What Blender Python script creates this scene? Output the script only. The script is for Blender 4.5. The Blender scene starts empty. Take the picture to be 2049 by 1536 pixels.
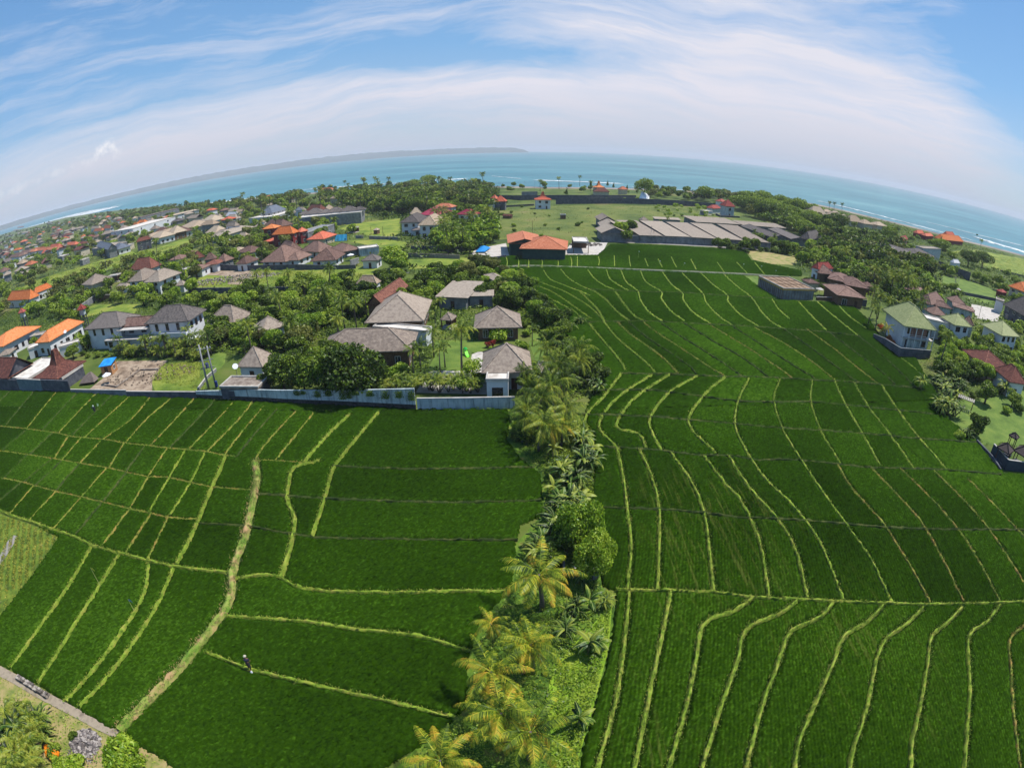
import bpy, bmesh, math, random
import numpy as np
from mathutils import Vector, Matrix
rad=math.radians
sc=bpy.context.scene
# ---------------------------------------------------------------- camera
HAZE=1.1e-4;H=40.0; FPX=1080.0; PITCH=rad(24.8); ROLL=rad(-.58)
_r0=np.array([1,0,0.]);_f=np.array([0,math.cos(PITCH),-math.sin(PITCH)]);_u0=np.array([0,math.sin(PITCH),math.cos(PITCH)])
_r=_r0*math.cos(ROLL)+_u0*math.sin(ROLL);_u=_u0*math.cos(ROLL)-_r0*math.sin(ROLL)
cam=bpy.data.cameras.new('camera');cam.type='PANO'
cam.panorama_type='FISHEYE_LENS_POLYNOMIAL'
cam.sensor_fit='HORIZONTAL';cam.sensor_width=36.0
mmpx=36.0/2049
cam.fisheye_fov=rad(175)
cam.fisheye_polynomial_k0=0;cam.fisheye_polynomial_k1=-1/(FPX*mmpx)
cam.fisheye_polynomial_k2=0;cam.fisheye_polynomial_k3=0;cam.fisheye_polynomial_k4=0
cam.clip_start=.5;cam.clip_end=40000
co=bpy.data.objects.new('camera',cam);sc.collection.objects.link(co)
m=Matrix((( _r[0],_u[0],-_f[0]),(_r[1],_u[1],-_f[1]),(_r[2],_u[2],-_f[2]))).to_4x4()
m.translation=Vector((0,0,H));co.matrix_world=m
sc.camera=co
def ray(px,py):
    x=px-1024.5;y=768-py;q=math.hypot(x,y) or 1e-9;t=q/FPX
    return _r*(math.sin(t)*x/q)+_u*(math.sin(t)*y/q)+_f*math.cos(t)
def G(px,py,h=0.):
    d=ray(px,py);k=(h-H)/min(d[2],-.0035);return Vector((d[0]*k,d[1]*k))
def Pr(X,Y,Z):
    v=np.array([X,Y,Z-H]);n=np.linalg.norm(v);v=v/n
    t=math.acos(max(-1,min(1,v@_f)));a,b=v@_r,v@_u;q=math.hypot(a,b) or 1e-9
    return 1024.5+FPX*t*a/q,768-FPX*t*b/q
def hsolve(X,Y,py,lo=0.,hi=30.):
    for _ in range(30):
        mi=(lo+hi)/2
        if Pr(X,Y,mi)[1]>py: lo=mi
        else: hi=mi
    return (lo+hi)/2
# ---------------------------------------------------------------- light
SUN=Vector((.50,.16,1)).normalized()
el=math.asin(SUN.z);az=math.atan2(SUN.x,SUN.y)
w=bpy.data.worlds.new('World');sc.world=w;w.use_nodes=True
nt=w.node_tree;nt.nodes.clear()
def N(t,typ,**k):
    n=t.nodes.new(typ)
    for a,b in k.items():
        if a.startswith('i_'):
            key=a[2:];key=int(key) if key.isdigit() else key.replace('_',' ')
            n.inputs[key].default_value=b
        else: setattr(n,a,b)
    return n
def Lk(t,a,ao,b,bi): t.links.new(a.outputs[ao],b.inputs[bi])
def math_(t,op,a,b=None,clamp=False):
    n=t.nodes.new('ShaderNodeMath');n.operation=op;n.use_clamp=clamp
    for i,v in enumerate((a,b)):
        if v is None: continue
        if isinstance(v,(int,float)): n.inputs[i].default_value=v
        else: t.links.new(v,n.inputs[i])
    return n.outputs[0]
def ramp(t,fac,stops,interp='LINEAR'):
    n=t.nodes.new('ShaderNodeValToRGB');n.color_ramp.interpolation=interp
    e=n.color_ramp.elements
    while len(e)<len(stops): e.new(.5)
    for i,(p,c) in enumerate(stops):
        e[i].position=p;e[i].color=(*c,1) if len(c)==3 else c
    t.links.new(fac,n.inputs[0]);return n.outputs[0]
def world():
    out=N(nt,'ShaderNodeOutputWorld');bg=N(nt,'ShaderNodeBackground');Lk(nt,bg,0,out,0)
    sky=N(nt,'ShaderNodeTexSky',sky_type='NISHITA',sun_disc=False,sun_elevation=el,sun_rotation=az,air_density=1.0,dust_density=.6,ozone_density=2.2)
    tc=N(nt,'ShaderNodeTexCoord');sep=N(nt,'ShaderNodeSeparateXYZ');Lk(nt,tc,'Generated',sep,0)
    Z=math_(nt,'MAXIMUM',sep.outputs[2],0.0)
    AZ=math_(nt,'ARCTAN2',sep.outputs[0],sep.outputs[1])
    # cirrus sheets: long streaks that lie almost level and sink to either side
    comb=N(nt,'ShaderNodeCombineXYZ')
    warp=N(nt,'ShaderNodeTexNoise',i_Scale=2.2,i_Detail=5.0);Lk(nt,tc,'Generated',warp,'Vector')
    wv=math_(nt,'SUBTRACT',warp.outputs[0],.5)
    yy=math_(nt,'ADD',math_(nt,'MULTIPLY',Z,11.0),math_(nt,'MULTIPLY',wv,1.7))
    yy=math_(nt,'ADD',yy,math_(nt,'MULTIPLY',math_(nt,'ABSOLUTE',AZ),.9))
    nt.links.new(math_(nt,'MULTIPLY',AZ,1.25),comb.inputs[0]);nt.links.new(yy,comb.inputs[1]);comb.inputs[2].default_value=3.7
    n1=N(nt,'ShaderNodeTexNoise',i_Scale=1.25,i_Detail=12.0,i_Roughness=.66,i_Distortion=.3);Lk(nt,comb,0,n1,'Vector')
    # how much cloud there is at each height: a full bank low down, thin above
    azs=math_(nt,'MULTIPLY',math_(nt,'ABSOLUTE',math_(nt,'SUBTRACT',AZ,.10)),1.0)
    side=math_(nt,'MULTIPLY',math_(nt,'POWER',azs,2.0),.10)
    zz=math_(nt,'ADD',Z,math_(nt,'MULTIPLY',side,1.0))
    cov=ramp(nt,zz,[(0,(.60,)*3),(.10,(.65,)*3),(.15,(.61,)*3),(.19,(.57,)*3),(.235,(.44,)*3),(.28,(.375,)*3),(.40,(.35,)*3)])
    # the right hand sheet reaches higher
    rgt=math_(nt,'MULTIPLY',math_(nt,'SUBTRACT',1.0,math_(nt,'MULTIPLY',math_(nt,'ABSOLUTE',math_(nt,'SUBTRACT',AZ,.45)),2.1),True),.24)
    mid=math_(nt,'MULTIPLY',math_(nt,'SUBTRACT',1.0,math_(nt,'MULTIPLY',math_(nt,'ABSOLUTE',math_(nt,'SUBTRACT',Z,.25)),20.0),True),.20)
    mid=math_(nt,'MULTIPLY',mid,math_(nt,'SUBTRACT',1.0,math_(nt,'MULTIPLY',math_(nt,'ABSOLUTE',math_(nt,'SUBTRACT',AZ,.02)),2.8),True))
    gap=math_(nt,'MULTIPLY',math_(nt,'SUBTRACT',1.0,math_(nt,'MULTIPLY',math_(nt,'ABSOLUTE',math_(nt,'SUBTRACT',Z,.18)),26.0),True),math_(nt,'SUBTRACT',1.0,math_(nt,'MULTIPLY',math_(nt,'ABSOLUTE',math_(nt,'SUBTRACT',AZ,.02)),2.0),True))
    cor=math_(nt,'MULTIPLY',math_(nt,'SUBTRACT',AZ,.78),1.6,True)
    d=math_(nt,'ADD',math_(nt,'ADD',n1.outputs[0],cov),math_(nt,'ADD',rgt,mid))
    d=math_(nt,'SUBTRACT',d,math_(nt,'ADD',math_(nt,'MULTIPLY',gap,.20),cor))
    dens=math_(nt,'MULTIPLY',math_(nt,'SUBTRACT',d,.875),2.9,True)
    dens=math_(nt,'MULTIPLY',dens,.96)
    # low cumulus over the left horizon
    cu=N(nt,'ShaderNodeTexNoise',i_Scale=38.0,i_Detail=10.0,i_Roughness=.66);Lk(nt,tc,'Generated',cu,'Vector')
    line=math_(nt,'ADD',math_(nt,'MULTIPLY',math_(nt,'ADD',AZ,.86),.10),.056)
    dz=math_(nt,'ABSOLUTE',math_(nt,'SUBTRACT',Z,line))
    near=math_(nt,'SUBTRACT',1.0,math_(nt,'MULTIPLY',dz,38.0),True)
    azm=math_(nt,'SUBTRACT',1.0,math_(nt,'MULTIPLY',math_(nt,'ABSOLUTE',math_(nt,'ADD',AZ,.83)),5.5),True)
    azm=math_(nt,'MINIMUM',math_(nt,'MULTIPLY',azm,3.0),1.0)
    str_=math_(nt,'MULTIPLY',math_(nt,'MULTIPLY',near,azm),.75)
    bx=math_(nt,'MULTIPLY',math_(nt,'ADD',AZ,.722),30.0);bz=math_(nt,'MULTIPLY',math_(nt,'SUBTRACT',Z,.082),55.0)
    bd=math_(nt,'SQRT',math_(nt,'ADD',math_(nt,'MULTIPLY',bx,bx),math_(nt,'MULTIPLY',bz,bz)))
    puff=math_(nt,'SUBTRACT',1.25,bd,True)
    cuf=math_(nt,'SUBTRACT',math_(nt,'ADD',math_(nt,'MAXIMUM',str_,puff),math_(nt,'MULTIPLY',math_(nt,'SUBTRACT',cu.outputs[0],.5),2.6)),.55)
    cuf=math_(nt,'MULTIPLY',cuf,2.6,True)
    cuc=math_(nt,'MULTIPLY',cuf,math_(nt,'ADD',.30,math_(nt,'MULTIPLY',puff,.6)),True)
    # blend
    cloudcol=ramp(nt,Z,[(0,(.55,.59,.71)),(.05,(.66,.68,.78)),(.12,(.80,.79,.88)),(.35,(.80,.81,.90))])
    mul=N(nt,'ShaderNodeMix',data_type='RGBA',blend_type='MULTIPLY',i_0=1.0)
    nt.links.new(sky.outputs[0],mul.inputs[6]);mul.inputs[7].default_value=(.110,.138,.156,1)
    blue=ramp(nt,Z,[(0,(.50,.58,.72)),(.10,(.36,.53,.76)),(.20,(.23,.46,.78)),(.40,(.15,.36,.72))])
    bl=N(nt,'ShaderNodeMix',data_type='RGBA',i_0=.72);nt.links.new(mul.outputs[2],bl.inputs[6]);nt.links.new(blue,bl.inputs[7])
    # faint darker veins inside the bank
    cb2=N(nt,'ShaderNodeCombineXYZ');nt.links.new(math_(nt,'MULTIPLY',AZ,2.2),cb2.inputs[0]);nt.links.new(math_(nt,'MULTIPLY',yy,2.4),cb2.inputs[1])
    n5=N(nt,'ShaderNodeTexNoise',i_Scale=1.3,i_Detail=8.0,i_Roughness=.6);Lk(nt,cb2,0,n5,'Vector')
    dens=math_(nt,'MULTIPLY',dens,math_(nt,'ADD',.72,math_(nt,'MULTIPLY',math_(nt,'SUBTRACT',n5.outputs[0],.30),1.3,True)),True)
    mx=N(nt,'ShaderNodeMix',data_type='RGBA');nt.links.new(dens,mx.inputs[0]);nt.links.new(bl.outputs[2],mx.inputs[6]);nt.links.new(cloudcol,mx.inputs[7])
    mx2=N(nt,'ShaderNodeMix',data_type='RGBA');nt.links.new(cuc,mx2.inputs[0]);nt.links.new(mx.outputs[2],mx2.inputs[6]);mx2.inputs[7].default_value=(.93,.93,.97,1)
    nt.links.new(mx2.outputs[2],bg.inputs[0]);bg.inputs[1].default_value=.80
world()
sl=bpy.data.lights.new('sun','SUN');sl.energy=5.0;sl.angle=rad(.5);sl.color=(1,.96,.89)
so=bpy.data.objects.new('sun',sl);sc.collection.objects.link(so);so.rotation_euler=(-SUN).to_track_quat('-Z','Y').to_euler()
sc.view_settings.view_transform='Standard';sc.view_settings.look='None';sc.view_settings.exposure=0.3;sc.view_settings.gamma=1.0
sc.cycles.max_bounces=5;sc.cycles.diffuse_bounces=1;sc.cycles.glossy_bounces=2;sc.cycles.transmission_bounces=2;sc.cycles.volume_bounces=0
sc.cycles.transparent_max_bounces=4;sc.cycles.caustics_reflective=False;sc.cycles.caustics_refractive=False
# ---------------------------------------------------------------- materials
def S(r,g,b,k=1.):
    f=lambda c:(c/255/12.92 if c/255<=.04045 else ((c/255+.055)/1.055)**2.4)*k
    return (f(r),f(g),f(b))
MATS={}
def mat(name,cols,scale=1.,rough=.9,bump=0.,bscale=None,coord='world',stretch=(1,1,1),detail=5.,isl=0.,obj=0.,trans=0.,spec=.3,stain=None,courses=None,dist=0.,tint=None,metal=0.):
    """procedural surface: noise blends the given colours; isl / obj vary it per leaf / per object"""
    if name in MATS: return MATS[name]
    cols=[tuple(v*.84 for v in c) for c in cols]
    ma=bpy.data.materials.new(name);ma.use_nodes=True;t=ma.node_tree;t.nodes.clear()
    out=N(t,'ShaderNodeOutputMaterial')
    if coord=='world': g=N(t,'ShaderNodeNewGeometry');src=g.outputs['Position']
    else: g=N(t,'ShaderNodeTexCoord');src=g.outputs['Object']
    mp=N(t,'ShaderNodeMapping');mp.inputs['Scale'].default_value=stretch;t.links.new(src,mp.inputs[0])
    no=N(t,'ShaderNodeTexNoise',i_Scale=scale,i_Detail=detail,i_Roughness=.62,i_Distortion=dist);Lk(t,mp,0,no,'Vector')
    k=len(cols)
    if k==1: cols=cols*2;k=2
    fac=no.outputs[0]
    if isl:
        gi=N(t,'ShaderNodeNewGeometry')
        fac=math_(t,'ADD',fac,math_(t,'MULTIPLY',math_(t,'SUBTRACT',gi.outputs['Random Per Island'],.5),isl))
    if obj:
        oi=N(t,'ShaderNodeObjectInfo')
        fac=math_(t,'ADD',fac,math_(t,'MULTIPLY',math_(t,'SUBTRACT',oi.outputs['Random'],.5),obj))
    if tint:
        a=N(t,'ShaderNodeAttribute',attribute_name='tint');fac=math_(t,'ADD',fac,math_(t,'MULTIPLY',a.outputs['Fac'],tint))
    lo,hi=.33,.67
    col=ramp(t,fac,[(lo+(hi-lo)*i/(k-1),c) for i,c in enumerate(cols)])
    if courses:
        n2=N(t,'ShaderNodeTexWave',wave_type='BANDS',bands_direction='Z',i_Scale=courses,i_Distortion=1.2,i_Detail=2.0);t.links.new(src,n2.inputs[0])
        m1=N(t,'ShaderNodeMix',data_type='RGBA',blend_type='MULTIPLY');t.links.new(math_(t,'MULTIPLY',n2.outputs[1],.45),m1.inputs[0]);t.links.new(col,m1.inputs[6]);m1.inputs[7].default_value=(.45,.45,.45,1);col=m1.outputs[2]
    if stain:
        m3=N(t,'ShaderNodeMapping');m3.inputs['Scale'].default_value=stain[2];t.links.new(src,m3.inputs[0])
        n3=N(t,'ShaderNodeTexNoise',i_Scale=stain[1],i_Detail=6.0,i_Roughness=.7);Lk(t,m3,0,n3,'Vector')
        f3=math_(t,'MULTIPLY',math_(t,'SUBTRACT',n3.outputs[0],stain[3] if len(stain)>3 else .5),5.,True)
        m1=N(t,'ShaderNodeMix',data_type='RGBA');t.links.new(math_(t,'MULTIPLY',f3,.8),m1.inputs[0]);t.links.new(col,m1.inputs[6]);m1.inputs[7].default_value=(*stain[0],1);col=m1.outputs[2]
    if trans:
        b=N(t,'ShaderNodeBsdfDiffuse');t.links.new(col,b.inputs[0]);tr=N(t,'ShaderNodeBsdfTranslucent');t.links.new(col,tr.inputs[0])
        gl=N(t,'ShaderNodeBsdfGlossy',i_Roughness=.45);gl.inputs[0].default_value=(.8,.85,.8,1)
        mi=N(t,'ShaderNodeMixShader');mi.inputs[0].default_value=trans;Lk(t,b,0,mi,1);Lk(t,tr,0,mi,2)
        mj=N(t,'ShaderNodeMixShader');mj.inputs[0].default_value=.02;Lk(t,mi,0,mj,1);Lk(t,gl,0,mj,2);Lk(t,mj,0,out,0)
    else:
        b=N(t,'ShaderNodeBsdfPrincipled',i_Roughness=rough);b.inputs['Specular IOR Level'].default_value=spec;b.inputs['Metallic'].default_value=metal
        t.links.new(col,b.inputs['Base Color']);Lk(t,b,0,out,0)
        if bump:
            nb=N(t,'ShaderNodeTexNoise',i_Scale=bscale or scale*3,i_Detail=6.0,i_Roughness=.7);Lk(t,mp,0,nb,'Vector')
            bm=N(t,'ShaderNodeBump',i_Strength=.9,i_Distance=bump);Lk(t,nb,0,bm,'Height');Lk(t,bm,0,b,'Normal')
    MATS[name]=ma;return ma
# ---------------------------------------------------------------- object helpers
COL=sc.collection
def link(o,parent=None):
    COL.objects.link(o)
    if parent is not None: o.parent=parent
    return o
def tag(o,label=None,cat=None,group=None,kind=None):
    if label: o['label']=label
    if cat: o['category']=cat
    if group: o['group']=group
    if kind: o['kind']=kind
    return o
def empty(name,loc,rz=0,label=None,cat=None,group=None):
    o=bpy.data.objects.new(name,None);o.empty_display_size=.5;COL.objects.link(o);o.location=loc;o.rotation_euler=(0,0,rz)
    return tag(o,label,cat,group)
class MB:
    def __init__(s): s.v=[];s.f=[];s.m=[];s.t=[]
    def add(s,vs,fs,mi=0):
        n=len(s.v);s.v+= [tuple(p) for p in vs];s.f+=[tuple(i+n for i in f) for f in fs];s.m+=[mi]*len(fs);return s
    def box(s,a,b,mi=0,rz=0,c=None):
        x0,y0,z0=a;x1,y1,z1=b
        vs=[(x0,y0,z0),(x1,y0,z0),(x1,y1,z0),(x0,y1,z0),(x0,y0,z1),(x1,y0,z1),(x1,y1,z1),(x0,y1,z1)]
        if rz:
            cx,cy=c or (0,0);cs,sn=math.cos(rz),math.sin(rz);vs=[(cx+x*cs-y*sn,cy+x*sn+y*cs,z) for x,y,z in vs]
        return s.add(vs,[(3,2,1,0),(4,5,6,7),(0,1,5,4),(1,2,6,5),(2,3,7,6),(3,0,4,7)],mi)
    def prism(s,poly,z0,z1,mi=0):
        n=len(poly);vs=[(x,y,z0) for x,y in poly]+[(x,y,z1) for x,y in poly]
        return s.add(vs,[tuple(range(n))[::-1],tuple(range(n,2*n))]+[(i,(i+1)%n,n+(i+1)%n,n+i) for i in range(n)],mi)
    def beam(s,p,q,w=.1,h=None,mi=0):
        p=Vector(p);q=Vector(q);d=q-p
        if d.length<1e-6: return s
        d.normalize();up=Vector((0,0,1)) if abs(d.z)<.95 else Vector((1,0,0))
        a=d.cross(up).normalized();b=a.cross(d).normalized();h=h or w
        vs=[P+a*sx*w/2+b*sy*h/2 for P in (p,q) for sx,sy in ((-1,-1),(1,-1),(1,1),(-1,1))]
        return s.add(vs,[(0,1,2,3),(7,6,5,4),(0,4,5,1),(1,5,6,2),(2,6,7,3),(3,7,4,0)],mi)
    def tube(s,pts,rs,n=7,mi=0,cap=True):
        pts=[Vector(p) for p in pts];k=len(pts);vs=[]
        if not isinstance(rs,(list,tuple)): rs=[rs]*k
        for i,p in enumerate(pts):
            d=(pts[min(i+1,k-1)]-pts[max(i-1,0)]).normalized();up=Vector((0,0,1)) if abs(d.z)<.9 else Vector((1,0,0))
            a=d.cross(up).normalized();b=a.cross(d).normalized()
            vs+=[p+(a*math.cos(6.2832*j/n)+b*math.sin(6.2832*j/n))*rs[i] for j in range(n)]
        fs=[(i*n+j,i*n+(j+1)%n,(i+1)*n+(j+1)%n,(i+1)*n+j) for i in range(k-1) for j in range(n)]
        if cap: fs+=[tuple(range(n))[::-1],tuple(range((k-1)*n,k*n))]
        return s.add(vs,fs,mi)
    def lathe(s,prof,c=(0,0,0),n=14,mi=0):
        vs=[(c[0]+r*math.cos(6.2832*j/n),c[1]+r*math.sin(6.2832*j/n),c[2]+z) for r,z in prof for j in range(n)]
        k=len(prof);fs=[(i*n+j,i*n+(j+1)%n,(i+1)*n+(j+1)%n,(i+1)*n+j) for i in range(k-1) for j in range(n)]
        fs+=[tuple(range(n))[::-1],tuple(range((k-1)*n,k*n))]
        return s.add(vs,fs,mi)
    def mesh(s,name,mats,smooth=False):
        me=bpy.data.meshes.new(name);me.from_pydata(s.v,[],s.f)
        for mm in (mats if isinstance(mats,(list,tuple)) else [mats]): me.materials.append(mm)
        me.polygons.foreach_set('material_index',s.m)
        if smooth: me.polygons.foreach_set('use_smooth',[True]*len(s.f))
        me.update();return me
    def build(s,name,mats,parent=None,smooth=False):
        return link(bpy.data.objects.new(name,s.mesh(name,mats,smooth)),parent)
def npmesh(name,V,Q,mats,mi=None,tint=None,smooth=False):
    """quads (or tris) from numpy arrays"""
    me=bpy.data.meshes.new(name);V=np.asarray(V,np.float32);Q=np.asarray(Q,np.int32);k=Q.shape[1]
    me.vertices.add(len(V));me.vertices.foreach_set('co',V.ravel())
    me.loops.add(Q.size);me.loops.foreach_set('vertex_index',Q.ravel())
    me.polygons.add(len(Q));me.polygons.foreach_set('loop_start',np.arange(len(Q),dtype=np.int32)*k)
    try: me.polygons.foreach_set('loop_total',np.full(len(Q),k,np.int32))
    except Exception: pass
    for mm in (mats if isinstance(mats,(list,tuple)) else [mats]): me.materials.append(mm)
    if mi is not None: me.polygons.foreach_set('material_index',np.asarray(mi,np.int32))
    if smooth: me.polygons.foreach_set('use_smooth',np.ones(len(Q),bool))
    if tint is not None:
        a=me.attributes.new('tint','FLOAT','POINT');a.data.foreach_set('value',np.asarray(tint,np.float32))
    me.update(calc_edges=True);return me
def obj(name,me,parent=None): return link(bpy.data.objects.new(name,me),parent)
def inpoly(X,Y,poly):
    r=np.zeros(X.shape,bool);n=len(poly)
    for i in range(n):
        x1,y1=poly[i];x2,y2=poly[(i+1)%n]
        if y1==y2: continue
        c=((y1>Y)!=(y2>Y))&(X<(x2-x1)*(Y-y1)/(y2-y1)+x1);r^=c
    return r
def crop(x0,y0,s): return lambda *p:[(x0+a/s,y0+b/s) for a,b in p]
C1=crop(0,280,2.927);C2=crop(500,280,2.927);C3=crop(1100,280,2.927);C4=crop(1500,380,3.732);C5=crop(0,500,3.415);C6=crop(400,540,3.415);C7=crop(800,540,4.098)
C8=crop(1700,650,4.954);CA=crop(0,760,2.927);CB=crop(0,960,2.667);CC=crop(1150,480,2.279);CD=crop(1250,1150,2.5645);CT=crop(0,400,5.69);CV=crop(440,380,6.026)
CL=crop(0,600,7.68);CR=crop(1780,520,7.617);CU=crop(960,330,3.94);CZ=crop(0,1360,6.83);CM=crop(960,850,4.388);CK=crop(760,1180,3.94);CN=crop(960,620,4.8)
OPEN=[]
FOOT=[]   # building footprints, so that no tree grows through a roof
LM=[]     # landmarks for labels: (phrase, px, py)
def densify(pts,step):
    out=[Vector(pts[0])]
    for a,b in zip(pts[:-1],pts[1:]):
        a=Vector(a);b=Vector(b);n=max(1,int((b-a).length/step))
        out+=[a.lerp(b,(i+1)/n) for i in range(n)]
    return out
def smooth_line(pts,step):
    """Catmull-Rom through the points"""
    P=[Vector(p) for p in pts]
    if len(P)<3: return densify(P,step)
    P=[P[0]*2-P[1]]+P+[P[-1]*2-P[-2]];out=[P[1]]
    for i in range(1,len(P)-2):
        n=max(1,int((P[i+1]-P[i]).length/step))
        for j in range(1,n+1):
            t=j/n;p0,p1,p2,p3=P[i-1:i+3]
            out.append(.5*((2*p1)+(-p0+p2)*t+(2*p0-5*p1+4*p2-p3)*t*t+(-p0+3*p1-3*p2+p3)*t*t*t))
    return out
# ================================================================ SETTING
m_land=mat('ground_green',[S(46,66,18),S(68,88,24),S(92,106,36),S(116,110,64)],scale=.035,detail=9.,bump=.3,bscale=.8)
m_grass=mat('lawn_grass',[S(74,98,30),S(94,118,40),S(116,132,52)],scale=.25,detail=8.,bump=.15,bscale=4.)
m_meadow=mat('meadow_grass',[S(78,102,26),S(108,128,38),S(136,146,52),S(146,142,66)],scale=.11,detail=9.,bump=.5,bscale=1.5)
m_past=mat('pasture_grass',[S(66,84,26),S(88,102,36),S(106,114,46),S(122,116,66)],scale=.045,detail=10.,bump=.4,bscale=.7)
m_dry=mat('dry_grass',[S(96,116,48),S(136,134,72),S(164,146,98),S(150,128,96)],scale=.35,detail=9.,bump=.1,bscale=4.)
m_dirt=mat('bare_earth',[S(96,80,66),S(138,118,98),S(172,152,130),S(120,104,86)],scale=.30,detail=10.,bump=.25,bscale=1.5)
m_sand=mat('beach_sand',[S(104,94,88),S(134,122,112),S(160,148,136)],scale=.03,detail=6.)
m_pave=mat('concrete_paving',[S(168,160,150),S(196,188,178),S(150,142,134)],scale=.4,detail=8.)
m_road=mat('gravel_road',[S(128,124,118),S(154,148,140)],scale=.5,detail=8.)
def sheet(name,px,z,m,kind='structure',label=None,h=0.,world_=None):
    pts=world_ or [G(x,y) for x,y in px]
    from mathutils.geometry import tessellate_polygon
    if name in('meadow','lawn','dirt_patch','yard','road'): OPEN.append([tuple(q[:2]) for q in pts])
    tr=tessellate_polygon([[Vector((p[0],p[1],0)) for p in pts]]);F=[]
    for t in tr:
        a,b,c=[Vector((pts[i][0],pts[i][1])) for i in t];cr=(b-a).cross(c-a)
        if abs(cr)<1e-4: continue
        F.append(tuple(t) if cr>0 else tuple(t[::-1]))
    me=bpy.data.meshes.new(name);me.from_pydata([(p[0],p[1],z) for p in pts],[],F);me.materials.append(m)
    return tag(obj(name,me),label,None,None,kind)
coast=[(-60,480),(30,461.5),(70,452),(130,436),(200,425),(300,414),(380,411),(500,399),(600,388),(740,379),(900,374),(990,373),(1100,375),(1250,377),(1400,385),(1480,389),(1560,397),(1640,410),(1760,438),(1850,459.5),(1930,481),(2000,498),(2049,511),(2140,548)]
cw=[G(*p) for p in coast]
cw=[cw[0].normalized()*3500]+cw[1:]
land=cw+[Vector((1100,500)),Vector((900,-300)),Vector((-1500,-300)),Vector((-4500,300))]
sheet('ground',None,0,m_land,world_=land,label='green and tan ground under the village')
# beach strip just inside the coast
bv=[];
for p in cw:
    q=p+p.normalized()*2;r_=p-p.normalized()*min(26,p.length*.035);bv+=[(q.x,q.y,.05),(r_.x,r_.y,.05)]
tag(obj('beach',npmesh('beach',bv,[(2*i,2*i+2,2*i+3,2*i+1) for i in range(len(cw)-1)],m_sand)),'grey brown sand along the shore',kind='structure')
# sea
def sea():
    ma=bpy.data.materials.new('sea_water');ma.use_nodes=True;t=ma.node_tree;b=t.nodes['Principled BSDF']
    g=N(t,'ShaderNodeNewGeometry');mp=N(t,'ShaderNodeMapping');mp.inputs['Scale'].default_value=(.35,1,1);mp.inputs['Rotation'].default_value=(0,0,.15);Lk(t,g,'Position',mp,0)
    n1=N(t,'ShaderNodeTexNoise',i_Scale=.0035,i_Detail=9.0,i_Roughness=.68);Lk(t,mp,0,n1,'Vector')
    c=ramp(t,n1.outputs[0],[(.32,S(44,92,102)),(.5,S(62,116,124)),(.68,S(98,144,144))])
    n2=N(t,'ShaderNodeTexNoise',i_Scale=.045,i_Detail=7.0,i_Roughness=.6);Lk(t,mp,0,n2,'Vector')
    m1=N(t,'ShaderNodeMix',data_type='RGBA',blend_type='MULTIPLY',i_0=.55);t.links.new(c,m1.inputs[6])
    c2=ramp(t,n2.outputs[0],[(.38,(.6,.66,.72)),(.6,(1.1,1.1,1.08))]);t.links.new(c2,m1.inputs[7])
    t.links.new(m1.outputs[2],b.inputs['Base Color']);b.inputs['Roughness'].default_value=.42;b.inputs['Specular IOR Level'].default_value=.35
    bp=N(t,'ShaderNodeBump',i_Strength=.8,i_Distance=1.2);n3=N(t,'ShaderNodeTexNoise',i_Scale=.12,i_Detail=8.0,i_Roughness=.7);Lk(t,mp,0,n3,'Vector');Lk(t,n3,0,bp,'Height');Lk(t,bp,0,b,'Normal')
    pts=[(math.cos(a*math.pi/90)*13500,math.sin(a*math.pi/90)*13500) for a in range(-5,95)]
    pts=[(13500*math.sin(a),13500*math.cos(a)) for a in np.linspace(rad(-100),rad(100),160)]+[(0,-400)]
    sheet('sea',None,-.7,ma,world_=pts[::-1],label='teal sea reaching the horizon')
sea()
m_foam=mat('white_foam',[S(205,215,218),S(240,244,244),S(250,250,250)],scale=.08,detail=6.)
def foam(pts,w0,seed,label):
    rng=np.random.RandomState(seed);L=smooth_line([G(*p) for p in pts],6);V=[];F=[];k=0
    for i,p in enumerate(L[:-1]):
        p2=L[i+1];d=(p2-p).normalized();n=Vector((-d.y,d.x))
        for _ in range(9):
            if rng.rand()<.22: continue
            e=min(1,4*min(i,len(L)-i)/len(L)+.3);c=p.lerp(p2,rng.rand())+n*rng.randn()*w0*.33*e
            a=d*rng.uniform(3,9);bb=n*rng.uniform(.5,1.6)*w0*.14;s=rng.uniform(-.35,.35)
            q=[c-a,c-bb+a*s,c+a,c+bb+a*s];zt=-.55+.25*rng.rand()
            V+=[(x.x,x.y,zt+rng.rand()*.2) for x in q];F.append((k,k+1,k+2,k+3));k+=4
    me=npmesh('surf_foam',V,F,m_foam);o=obj('surf_foam',me);tag(o,label,kind='stuff')
foam([(1075,360),(1130,362),(1180,364),(1240,367)],13,1,'long white breaker off the temple')
foam([(868,361),(900,359),(925,357)],16,2,'white foam of a wave beyond the palms')
foam([(372,412),(420,407),(460,402),(520,395),(600,387)],22,3,'white surf along the beach behind the village')
foam([(40,459.5),(70,451),(95,444),(132,433),(160,428),(210,420)],150,4,'white surf in the distant left bay')
foam([(1950,473),(2000,489),(2049,503),(2110,525)],20,5,'white breaker rolling in at right')
foam([(1425,381),(1450,384),(1470,387)],6,6,'small white wave behind the round tree')
foam([(985,352),(1010,354),(1040,357)],3,7,'thin foam line out at sea')
foam([(1640,402),(1700,416),(1780,436),(1860,457),(1950,482)],7.0,8,'thin foam line along the right shore')
foam([(1260,374),(1330,377),(1400,383)],5,9,'thin foam at the waterline')
foam([(1860,445),(1960,470),(2049,492)],6,12,'second breaker line behind the one at right')
foam([(600,380),(700,372),(800,366),(860,364)],8,13,'broken surf beyond the palm belt')
foam([(180,409),(210,404),(235,399)],30,10,'surf far across the bay')
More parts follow.
